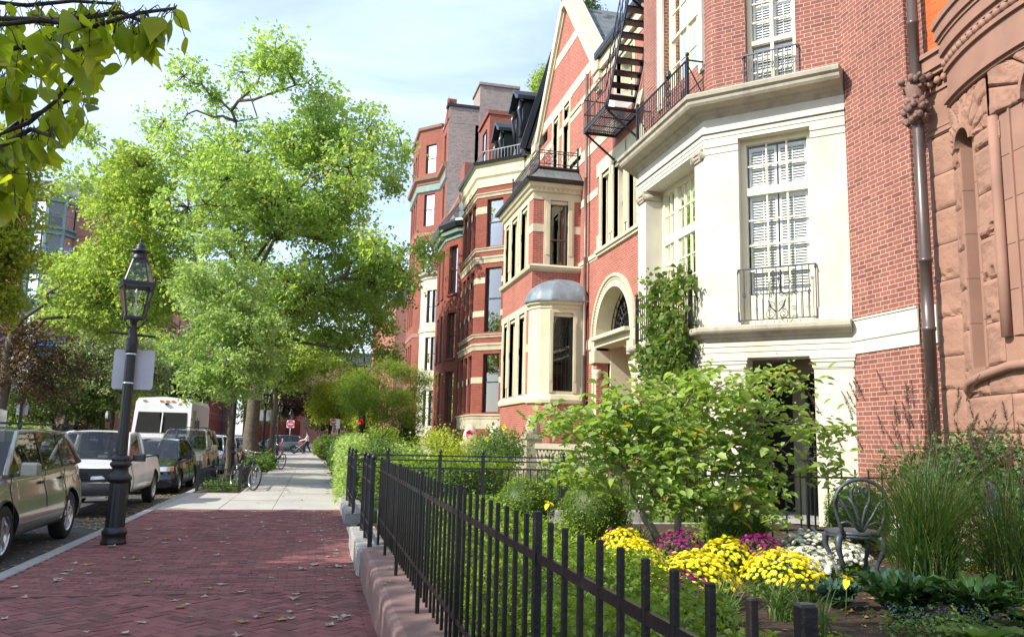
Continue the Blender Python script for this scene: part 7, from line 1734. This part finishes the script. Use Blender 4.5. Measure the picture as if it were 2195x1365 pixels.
for x in (-.8, -.12, .12, .35, .8): b = MB(); b.bbox(x-.07, x+.07, .28, .34, 2.94, 3.0, .01); b.build('roof_lamp', 'lamp_amber', t)
b = MB(); b.box(.05, .17, .2, .3, 2.80, 2.88); b.build('camera_box', 'plastic_black', t)
b = MB(); b.box(-.75, .75, -.30, -.27, .82, 1.2); b.build('grille', 'plastic_black', t)
for s in (-1, 1):
    b = MB(); b.bbox(s*.95-.11, s*.95+.11, -.31, -.26, .9, 1.12, .02); b.build('headlight', 'lamp_clear', t)
    b = MB(); b.tube([(s*1.15, .2, 2.2), (s*1.45, .1, 2.25), (s*1.45, .1, 1.7)], .02, 5); b.box(s*1.45-.1, s*1.45+.1, .06, .1, 1.75, 2.15); b.build('wing_mirror', 'plastic_black', t)
    for y in (1.1, 4.9): wheel(t, s*1.02, y, .39, s, spokes=8)
    b = MB(); b.box(s*1.175, s*1.19, .75, 1.5, .6, 2.6); b.build('side_door', 'paint_silver', t)
b = MB()   # small script lettering below the windscreen
for k in range(9): b.obox((-.52+k*.07, -.135, 1.47), (-.48+k*.07, -.135, 1.52-.012*(k % 3)), .008, .02, (0, 1, 0))
b.box(-.55, .18, -.14, -.13, 1.455, 1.465); b.build('badge', 'plastic_black', t)
t.location = (-6.6, 38, -.15)
b = MB()
t = thing('white_van', 'white van roof at the left edge across the street', 'van', (0, 0, 0), 'vehicles across the street')
b.grid(lambda i, j: (1.0*(-1+2*i)*(1-.03), .0+5*j, 2.25+.1*(1-(2*i-1)**4)), 10, 6); b.box(-.97, .97, .0, 5, .4, 2.27); b.prism([(-.97, .4), (.97, .4), (.97, 1.2), (-.97, 1.2)], -.9, 0); b.build('body', 'paint_white', t)
b = MB(); b.face(((-.9, -.75, 1.2), (.9, -.75, 1.2), (.85, -.02, 2.2), (-.85, -.02, 2.2))); b.build('windscreen', 'pane_dark', t)
for s in (-1, 1):
    for y in (-.2, 4): wheel(t, s*.88, y, .36, s)
t.location = (-12.0, 28.2, -.15)
# ---------------------------------------------------------------- gas lamps
def gas_lamp(label, x, y, sign=True):
    t = thing('street_lamp', label, 'street lamp', (0, 0, 0), 'gas lamps along the street')
    b = MB()
    b.lathe([(.20, 0), (.20, .03), (.185, .05), (.18, .12), (.195, .13), (.195, .17), (.17, .19), (.155, .22)], n=20)
    n = 32   # fluted base shaft
    def fl(r, k): return r*(1-.05*(k % 2))
    prof = [(.152, .22), (.146, .5), (.138, .80)]
    idx = [[b.P((fl(r, k)*cos(2*pi*k/n), fl(r, k)*sin(2*pi*k/n), z)) for k in range(n)] for r, z in prof]
    for A, B in zip(idx, idx[1:]):
        for k in range(n): b.fi((A[k], A[(k+1)%n], B[(k+1)%n], B[k]))
    b.lathe([(.14, .80), (.165, .81), (.19, .84), (.195, .87), (.17, .90), (.145, .92), (.13, .95), (.125, 1.0), (.15, 1.02), (.165, 1.045), (.155, 1.075), (.135, 1.085), (.145, 1.10), (.15, 1.12), (.13, 1.15), (.095, 1.17)], n=20)
    b.build('base', 'iron', t)
    b = MB(); prof = [(.092, 1.16), (.086, 1.8), (.078, 2.55)]
    idx = [[b.P((r*(1-.06*(k % 2))*cos(2*pi*k/24), r*(1-.06*(k % 2))*sin(2*pi*k/24), z)) for k in range(24)] for r, z in prof]
    for A, B in zip(idx, idx[1:]):
        for k in range(24): b.fi((A[k], A[(k+1)%24], B[(k+1)%24], B[k]))
    b.lathe([(.078, 2.55), (.09, 2.57), (.09, 2.6), (.1, 2.66), (.105, 2.74), (.08, 2.78), (.075, 2.84), (.06, 2.9), (.055, 2.98), (.075, 3.0), (.06, 3.03)], n=16)
    b.build('shaft', 'iron', t)
    b = MB(); b.tube([(-.36, 0, 2.83), (-.33, 0, 2.84), (.33, 0, 2.80), (.36, 0, 2.80)], [.024, .017, .017, .024], 8); b.build('ladder_bar', 'iron', t)
    # lantern: square, tapering down
    def fr(r, z, a): return (r*cos(a), r*sin(a), z)
    A4 = [pi/4+pi/2*k+radians(20) for k in range(4)]; lo, hi, ro = (.20, 3.05), (.335, 3.50), (.16, 3.86)
    b = MB()
    for a in A4:
        b.obox(fr(*lo, a), fr(*hi, a), .022, .022); b.obox(fr(*hi, a), fr(*ro, a), .02, .02)
        b.tube([fr(.05, 2.9, a), fr(.16, 2.93, a), fr(.24, 3.02, a), fr(.235, 3.10, a)], .009, 5)
    for r, z, h in ((lo[0], lo[1], .03), (hi[0], hi[1], .05), (hi[0]+.015, hi[1]+.03, .03), (ro[0], ro[1], .03)):
        for k in range(4): b.obox(fr(r, z, A4[k]), fr(r, z, A4[(k+1) % 4]), .028, h)
    b.lathe([(.13, 3.86), (.13, 3.9), (.115, 3.93), (.11, 3.97), (.15, 3.98), (.155, 3.995), (.09, 4.02), (.075, 4.05), (.08, 4.07), (.05, 4.10), (.03, 4.12), (.012, 4.135), (.022, 4.15), (.02, 4.165), (.003, 4.18)], n=16)
    lt_ = b.build('lantern', 'iron', t)
    for k in range(4):
        b = MB(); b.face((fr(*lo, A4[k]), fr(*lo, A4[(k+1)%4]), fr(*hi, A4[(k+1)%4]), fr(*hi, A4[k]))); b.face((fr(*hi, A4[k]), fr(*hi, A4[(k+1)%4]), fr(*ro, A4[(k+1)%4]), fr(*ro, A4[k]))); b.build('glass_pane', 'lamp_glass', lt_)
    b = MB(); b.lathe([(.06, 3.05), (.02, 3.08), (.012, 3.2), (.03, 3.22), (.03, 3.25), (.012, 3.27), (.012, 3.38), (.03, 3.42), (.006, 3.46)], n=8); b.build('burner', 'sign_white', lt_)
    t.scale = (.82, .82, 1); t.location = (x, y, 0); return t
l0 = gas_lamp('nearest black gas lamp post standing on the brick pavement with a sign fixed to it', -2.57, 12.1)
spots = [(-2.69, 28.1, 0, 'second gas lamp at the kerb, its lantern hidden in the small pale tree'), (-2.72, 44.5, 0, 'third gas lamp along the kerb, with a pale sign back on it'), (-2.72, 60.5, 0, 'fourth gas lamp along the kerb, near the far bicycle'), (-2.75, 87.8, 0, 'gas lamp beyond the crossing above the do not enter sign'),
         (-13.4, 42, .0, 'gas lamp across the street at the left, in front of the purple plum'), (-13.9, 59.5, .0, 'gas lamp across the street between the near lamp post and the silvery pear')]
for x, y, z, lab in spots: c = copy_tree(l0); c.location = (x, y, z); c['label'] = lab
def plate(name, label, F, w, h, mat, loc, cat='sign', group=None, r=.04, th=.004):
    b = MB(F); pts = []
    for cx_, cz_, a0 in ((w/2-r, h/2-r, 0), (-w/2+r, h/2-r, pi/2), (-w/2+r, -h/2+r, pi), (w/2-r, -h/2+r, 3*pi/2)):
        for k in range(5): a = a0+pi/2*k/4; pts.append((cx_+r*cos(a), cz_+r*sin(a)))
    b.prism(pts, -th/2, th/2); t = thing(name, label, cat, loc, group); b.build('plate', mat, t); return t
fl_ = lambda x, y, z: (lambda u, d, zz: (x+u, y-d, z+zz))
t = plate('street_sign', 'blank pale back of a rounded sign strapped behind the nearest lamp post', fl_(-2.54, 12.20, 2.34), .53, .55, 'sign_back', (-2.54, 12.22, 2.34), group='sign backs on the lamp posts')
b = MB(); b.lathe([(.066, 2.53), (.072, 2.53), (.072, 2.555), (.066, 2.555)], (-2.57, 12.1, 0), 16); b.lathe([(.07, 2.13), (.076, 2.13), (.076, 2.155), (.07, 2.155)], (-2.57, 12.1, 0), 16); b.build('strap', 'chrome', t)
plate('street_sign', 'pale sign back on the third lamp post along the kerb', fl_(-2.70, 44.62, 2.45), .55, .55, 'sign_back', (-2.7, 44.6, 2.4), group='sign backs on the lamp posts')
plate('street_sign', 'pale sign back on the left lamp across the street', fl_(-13.38, 42.12, 2.4), .5, .6, 'sign_back', (-13.4, 42.1, 2.4), group='sign backs on the lamp posts')
plate('street_sign', 'pale sign on the lamp across the street beside the silvery pear', fl_(-13.9, 59.35, 2.5), .45, .6, 'sign_white', (-13.9, 59.3, 2.5), group='sign backs on the lamp posts')
# do not enter sign
def dne(x, y, z, s, label, text=True):
    t = plate('road_sign', label, fl_(x, y, z), .76*s, .76*s, 'sign_white', (x, y, 0))
    b = MB(fl_(x, y-.004, z)); b.prism([(.36*s*cos(a), .36*s*sin(a)) for a in [2*pi*k/28 for k in range(28)]], .0, .006); b.build('red_disc', 'sign_red', t)
    b = MB(fl_(x, y-.012, z)); b.box(-.28*s, .28*s, 0, .004, -.05*s, .05*s); b.build('white_bar', 'sign_white', t)
    for txt, dz in (('DO NOT', .12), ('ENTER', -.20)):
        cu = bpy.data.curves.new('text', 'FONT'); cu.body = txt; cu.size = .13*s; cu.align_x = 'CENTER'; cu.extrude = .002
        o = bpy.data.objects.new('lettering', cu); COL.objects.link(o); dg = bpy.context.evaluated_depsgraph_get()
        me = bpy.data.meshes.new_from_object(o.evaluated_get(dg)); bpy.data.objects.remove(o); me.materials.clear(); me.materials.append(M['sign_white'])
        o = bpy.data.objects.new('lettering', me); COL.objects.link(o); o.parent = t; o.rotation_euler.x = pi/2; o.location = (0, -.016, z+dz*s)
    b = MB(); b.tube([(x, y+.03, 0), (x, y+.03, z+.4*s)], .03, 8); b.build('pole', 'sign_back', t); return t
dne(-2.72, 86.6, 2.55, 1.0, 'red and white do not enter sign at the far side of the crossing')
dne(.98, 55.0, 2.38, .55, 'small red round sign seen above the clipped yew at the right of the sidewalk')
t = plate('street_sign', 'narrow white sign on a thin pole beside the hedge at the right of the sidewalk', fl_(1.28, 54.6, 2.25), .26, .62, 'sign_white', (1.28, 54.6, 0)); b = MB(); b.tube([(1.28, 54.64, 0), (1.28, 54.64, 2.6)], .03, 8); b.build('pole', 'sign_back', t)
# tree guard
t = thing('tree_guard', 'low black iron guard railing around the small street tree', 'tree guard', (-2.42, 24.3, 0))
gx0, gx1, gy0, gy1 = -2.95, -1.9, 22.72, 25.9
for x, y in ((gx0, gy0), (gx1, gy0), (gx0, gy1), (gx1, gy1)):
    b = MB(); b.box(x-.04, x+.04, y-.04, y+.04, 0, .62); b.box(x-.05, x+.05, y-.05, y+.05, .62, .65); b.lathe([(.02, 0), (.035, .03), (.004, .07)], (x, y, .65), 8); b.build('post', 'black_paint', t)
for (xa, ya), (xb, yb) in (((gx0, gy0), (gx1, gy0)), ((gx1, gy0), (gx1, gy1)), ((gx0, gy1), (gx1, gy1)), ((gx0, gy0), (gx0, gy1))):
    F = frame((xa, ya), (xb, yb)); b = MB(F); Ln = F.L
    b.box(0, Ln, -.012, .012, .54, .57); b.box(0, Ln, -.012, .012, .12, .145); n = int(Ln/.13)
    for k in range(1, n): b.box(Ln*k/n-.007, Ln*k/n+.007, -.007, .007, .12, .55)
    b.build('railing', 'black_paint', t)
# ---------------------------------------------------------------- bicycles (local: rolls along +x)
def bicycle(label, frm='black_paint', tyre='rubber'):
    t = thing('bicycle', label, 'bicycle', (0, 0, 0), 'parked bicycles'); R = .34
    for x in (0, 1.05):
        n = 36
        F = lambda u, d, z, x=x: (x+u, d, R+z)
        b = MB(F)
        b.tube([(R*.97*cos(2*pi*k/n), 0, R*.97*sin(2*pi*k/n)) for k in range(n+1)], .019, 6, cap=False); w = b.build('wheel', tyre, t)
        b = MB(F); b.tube([(R*.90*cos(2*pi*k/n), 0, R*.90*sin(2*pi*k/n)) for k in range(n+1)], .013, 5, cap=False)
        for k in range(18): a = 2*pi*k/18; b.tube([(.02*cos(a+1), (.025 if k % 2 else -.025), .02*sin(a+1)), (R*.89*cos(a), 0, R*.89*sin(a))], .0018, 3)
        b.tube([(0, -.05, 0), (0, .05, 0)], .018, 8); b.build('rim', 'chrome', w)
    b = MB(); bb_ = (.46, 0, .29); st_ = (.33, 0, .83); hd = (.86, 0, .86); hb = (.90, 0, .72)
    for a, c, r in ((bb_, st_, .015), (st_, hd, .015), (bb_, hb, .018), (hd, hb, .02)): b.tube([a, c], r, 8)
    for s in (-1, 1):
        b.tube([(0, s*.06, R), (.44, s*.03, .29)], .009, 6); b.tube([(0, s*.06, R), (.34, s*.015, .80)], .008, 6); b.tube([(.90, s*.03, .72), (.93, s*.055, .66), (1.05, s*.055, R)], .011, 6)
    b.tube([(.455, 0, .29), (.30, 0, .93)], .012, 6); b.build('frame', frm, t)
    b = MB(); b.tube([(.85, 0, .86), (.83, 0, .98), (.90, 0, 1.0)], .013, 6); b.tube([(.80, -.29, 1.03), (.90, -.12, 1.01), (.91, .12, 1.01), (.80, .29, 1.03)], .011, 6); b.build('handlebar', 'chrome', t)
    b = MB(); b.grid(lambda i, j: (.14+.28*i, (.075*(1-i)**.7+.012)*(2*j-1), .96-.02*(2*j-1)**2-.01*sin(pi*i)), 8, 4); b.build('saddle', 'plastic_black', t)
    b = MB(); b.tube([(.46, -.03, .29), (.46, -.045, .29)], .09, 18); b.obox((.46, -.06, .29), (.55, -.06, .15), .012, .022); b.obox((.46, .06, .29), (.37, .06, .43), .012, .022); b.box(.51, .60, -.14, -.06, .135, .155); b.box(.32, .41, .06, .14, .42, .44); b.tube([(.46, -.04, .375), (0, -.04, .37)], .005, 4); b.tube([(.46, -.04, .205), (0, -.04, .30)], .005, 4); b.build('crank', 'plastic_black', t)
    return t
k1 = bicycle('black bicycle with silver handlebars leaning by the low iron tree guard')
k1.location = (-2.15, 23.95, 0); k1.rotation_euler = (radians(-6), 0, radians(-58))
k2 = copy_tree(k1); k2['label'] = 'farther bicycle leaning beside the planted foot of the biggest street maple'; k2.location = (-1.95, 37.9, 0); k2.rotation_euler = (radians(-8), 0, radians(-62))
# ---------------------------------------------------------------- iron garden chair
def chair(label):
    t = thing('garden_chair', label, 'chair', (0, 0, 0), 'iron garden chairs'); S_ = 'chair_iron'
    # back in the x-z plane at y=.20 (faces -y), seat z .45
    b = MB(); pts = [(-.14, .19, .44), (-.17, .2, .52), (-.20, .21, .62), (-.215, .22, .72)]+[(.215*cos(a), .225+.01*sin(a), .72+.20*sin(a)) for a in [pi-pi*k/14 for k in range(15)]]+[(.215, .22, .72), (.20, .21, .62), (.17, .2, .52), (.14, .19, .44)]
    b.tube(pts, .017, 8); b.build('back_hoop', S_, t)
    b = MB()
    for s in (-1, 1):
        b.tube([(0, .2, .46), (s*.03, .21, .62), (s*.075, .22, .75), (s*.075, .225, .83), (s*.05, .225, .87), (s*.015, .225, .85), (s*.012, .225, .81), (s*.04, .225, .80), (s*.05, .225, .83)], [.013]*5+[.012, .011, .011, .012], 6)
        b.tube([(0, .2, .46), (s*.09, .21, .60), (s*.14, .22, .70), (s*.175, .22, .745), (s*.20, .22, .73), (s*.195, .22, .69), (s*.165, .22, .69)], .012, 6)
        b.tube([(0, .2, .46), (s*.015, .21, .58), (s*.04, .215, .68), (s*.10, .22, .76)], .011, 6)
        b.tube([(0, .2, .46), (s*.06, .205, .53), (s*.12, .21, .555), (s*.18, .21, .54)], .011, 6)
    b.build('back_scroll', S_, t)
    b = MB(); b.lathe([(.02, .425), (.215, .43), (.235, .44), (.235, .465), (.20, .47), (.02, .462)], (0, 0, 0), 24); b.tube([(.215*cos(a), .215*sin(a), .425) for a in [2*pi*k/24 for k in range(25)]], .02, 6, cap=False); b.build('seat', S_, t)
    for sx in (-1, 1):
        for sy in (-1, 1):
            b = MB(); x, y = sx*.15, sy*.15; pts = []
            for f, o in ((0, .0), (.12, .035), (.3, .04), (.55, .0), (.78, -.02), (.92, .0), (1.0, .055)): pts.append((x*(1+o/.15), y*(1+o/.15), .44*(1-f)+.012))
            b.tube(pts, [.035, .034, .027, .018, .014, .015, .02], 8); b.build('leg', S_, t)
    return t
c1 = chair('scroll backed grey iron garden chair on the mulch beside the white chrysanthemums'); c1.location = (4.62, 6.42, .33); c1.rotation_euler.z = radians(-18)+pi; c1.scale = (1.0, 1.0, .98)
c2 = copy_tree(c1); c2['label'] = 'second iron garden chair mostly hidden by grass at the right edge'; c2.location = (5.75, 5.75, .33); c2.rotation_euler.z = radians(60)
# ---------------------------------------------------------------- people
def skin_mesh(name, verts, edges, mat, parent, sub=2):
    me = bpy.data.meshes.new(name); me.from_pydata([v[:3] for v in verts], edges, []); o = bpy.data.objects.new(name, me); COL.objects.link(o)
    sk = o.modifiers.new('skin', 'SKIN'); sk.use_smooth_shade = True
    for i, v in enumerate(verts): me.skin_vertices[0].data[i].radius = (v[3], v[4] if len(v) > 4 else v[3])
    me.skin_vertices[0].data[0].use_root = True
    s = o.modifiers.new('sub', 'SUBSURF'); s.levels = sub; s.render_levels = sub
    dg = bpy.context.evaluated_depsgraph_get(); m2 = bpy.data.meshes.new_from_object(o.evaluated_get(dg)); bpy.data.objects.remove(o)
    m2.materials.clear(); m2.materials.append(M[mat])
    for p in m2.polygons: p.use_smooth = True
    o = bpy.data.objects.new(name, m2); COL.objects.link(o); o.parent = parent; return o
plain('skin_tone', (.50, .28, .20), .55, var=.08, bs=0); plain('hair_dark', (.03, .02, .015), .6, bs=0); plain('cloth_cream', (.70, .66, .56), .9, bs=0); plain('cloth_black', (.02, .02, .025), .9, bs=0); plain('cloth_pink', (.75, .12, .28), .9, bs=0); plain('cloth_coral', (.75, .22, .18), .9, bs=0); plain('cloth_blue', (.06, .10, .32), .9, bs=0); plain('hat_blue', (.30, .45, .60), .9, bs=0)
def person(label, h, top, legs, hair, loc, rz, stride=.3, arms=((.25, .1), (-.2, .1)), hat=None, pack=None):
    """faces +x; stride: front/back foot offset; arms: (forward swing, elbow bend) left/right"""
    t = thing('person', label, 'person', (0, 0, 0)); k = h/1.7
    hip, kn, an, sh, nk, hd = .92, .49, .08, 1.40, 1.47, 1.60
    V = [(0, 0, hip, .13, .11), (0, 0, 1.12, .12, .10), (0, 0, 1.30, .155, .11), (0, 0, nk-.03, .06), (.01, 0, nk+.03, .052), (.02, 0, hd-.02, .082, .09), (.02, 0, hd+.06, .075, .08)]; E_ = [(0, 1), (1, 2), (2, 3), (3, 4), (4, 5), (5, 6)]; LV = [(0, 0, hip, .145, .13)]; LE = []; TV = [(0, 0, hip-.02, .15, .13), (0, 0, 1.12, .14, .12), (0, 0, 1.30, .175, .13), (0, 0, nk-.05, .075)]; TE = [(0, 1), (1, 2), (2, 3)]
    for s, f, (sw, el) in ((1, stride, arms[0]), (-1, -stride, arms[1])):
        i = len(V); V += [(0, s*.09, hip-.04, .085), (f*.55+.05, s*.09, kn, .055), (f-.03*(f < 0), s*.09, an+.03*(f < 0), .036), (f+.13, s*.09, .035, .032)]; E_ += [(0, i), (i, i+1), (i+1, i+2), (i+2, i+3)]
        j = len(LV); LV += [(0, s*.09, hip-.05, .10), (f*.55+.05, s*.09, kn, .072), (f-.03*(f < 0), s*.09, an+.06, .055)]; LE += [(0, j), (j, j+1), (j+1, j+2)]
        ex, ez = sw*.55, sh-.30; hx_, hz_ = ex+sw*.3+el, ez-.24+abs(el)*.5
        i = len(V); V += [(0, s*.18, sh-.03, .055), (ex, s*.22, ez, .042), (hx_, s*.21, hz_, .03), (hx_+.05, s*.20, hz_-.06, .026)]; E_ += [(2, i), (i, i+1), (i+1, i+2), (i+2, i+3)]
        j = len(TV); TV += [(0, s*.18, sh-.03, .068), (ex, s*.22, ez, .056), (hx_, s*.21, hz_, .043)]; TE += [(2, j), (j, j+1), (j+1, j+2)]
    sc = lambda L: [tuple(q*k for q in v) for v in L]
    skin_mesh('body', sc(V), E_, 'skin_tone', t); skin_mesh('trousers', sc(LV), LE, legs, t); skin_mesh('top', sc(TV), TE, top, t)
    b = MB(); b.lathe([(.001, -.02), (.08, -.03), (.098, .02), (.096, .07), (.07, .115), (.001, .135)], (.005, 0, hd+.015), 14, sq=.9)
    b.lathe([(.05, -.16), (.085, -.08), (.09, .0)], (-.035, 0, hd+.02), 12)
    b.v = [tuple(q*k for q in v) for v in b.v]; b.build('hair' if not hat else 'hat', hat or hair, t)
    b = MB(); b.tube([(.10, 0, hd+.005), (.122, 0, hd-.02), (.10, 0, hd-.03)], .012, 5); b.v = [tuple(q*k for q in v) for v in b.v]; b.build('nose', 'skin_tone', t)
    if pack: b = MB(); b.bbox(-.30, -.10, -.15, .15, 1.0, 1.42, .05); b.v = [tuple(q*k for q in v) for v in b.v]; b.build('collar_hood', pack, t)
    t.location = loc; t.rotation_euler.z = rz; return t
person('woman in a cream top and black trousers walking behind the stroller at the crossing', 1.70, 'cloth_cream', 'cloth_black', 'hair_dark', (-.75, 68.2, 0), pi, .28, ((.35, .3), (.35, .3)))
person('small child in pink with a light blue hat walking ahead of the stroller', 1.13, 'cloth_coral', 'cloth_pink', 'hair_dark', (-2.65, 67.4, 0), pi, .18, ((.3, .1), (-.2, .1)), hat='hat_blue')
person('person in a dark blue jacket walking beyond the woman with the stroller', 1.75, 'cloth_blue', 'cloth_black', 'hair_dark', (.25, 77, -.1), pi/2, .2)
t = thing('stroller', 'red seated stroller pushed along the crossing by the woman', 'stroller', (0, 0, 0))
for x, y in ((0, .22), (0, -.22), (.72, .22), (.72, -.22)):
    b = MB(lambda u, d, z, x=x, y=y: (x+u, y+d, .13+z)); b.tube([(.12*cos(2*pi*k/20), 0, .12*sin(2*pi*k/20)) for k in range(21)], .025, 6, cap=False); b.tube([(0, -.02, 0), (0, .02, 0)], .04, 8); b.build('wheel', 'rubber', t)
b = MB()
for y in (.22, -.22): b.tube([(0, y, .13), (.45, y, .6), (.95, y, 1.02)], .014, 6); b.tube([(.72, y, .13), (.35, y, .5), (.1, y, .62)], .014, 6)
b.tube([(.95, -.22, 1.02), (.95, .22, 1.02)], .016, 6); b.build('frame', 'sign_back', t)
b = MB(); b.grid(lambda i, j: (.12+.45*i, .2*(2*j-1), .42+.5*max(0, i-.35)+.05*(2*j-1)**2), 8, 4); b.grid(lambda i, j: (.55+.02-.42*i*.7, .23*cos(pi*j), .80+.27*sin(pi*j)*(.55+.45*(1-i))), 5, 8); b.build('seat', 'seat_red', t)
t.location = (-1.72, 68.2, 0); t.rotation_euler.z = 0
# fence across the street
F = frame((-17.2, 60), t=(0, -1)); t = thing('iron_fence', 'black iron fence in front of the houses across the street', 'fence', (-17.2, 45, .2))
for k in range(13): b = MB(F); b.box(k*2.4-.03, k*2.4+.03, -.03, .03, 0, 1.4); b.build('post', 'black_paint', t)
for k in range(12): b = MB(F); pickets(b, F, k*2.4, k*2.4+2.4, 14, 0, .1, 1.25, .02); b.build('picket_panel', 'black_paint', t)
for z in (1.15, .3): b = MB(F); b.box(0, 28.8, -.015, .015, z-.02, z+.02); b.build('rail', 'black_paint', t)
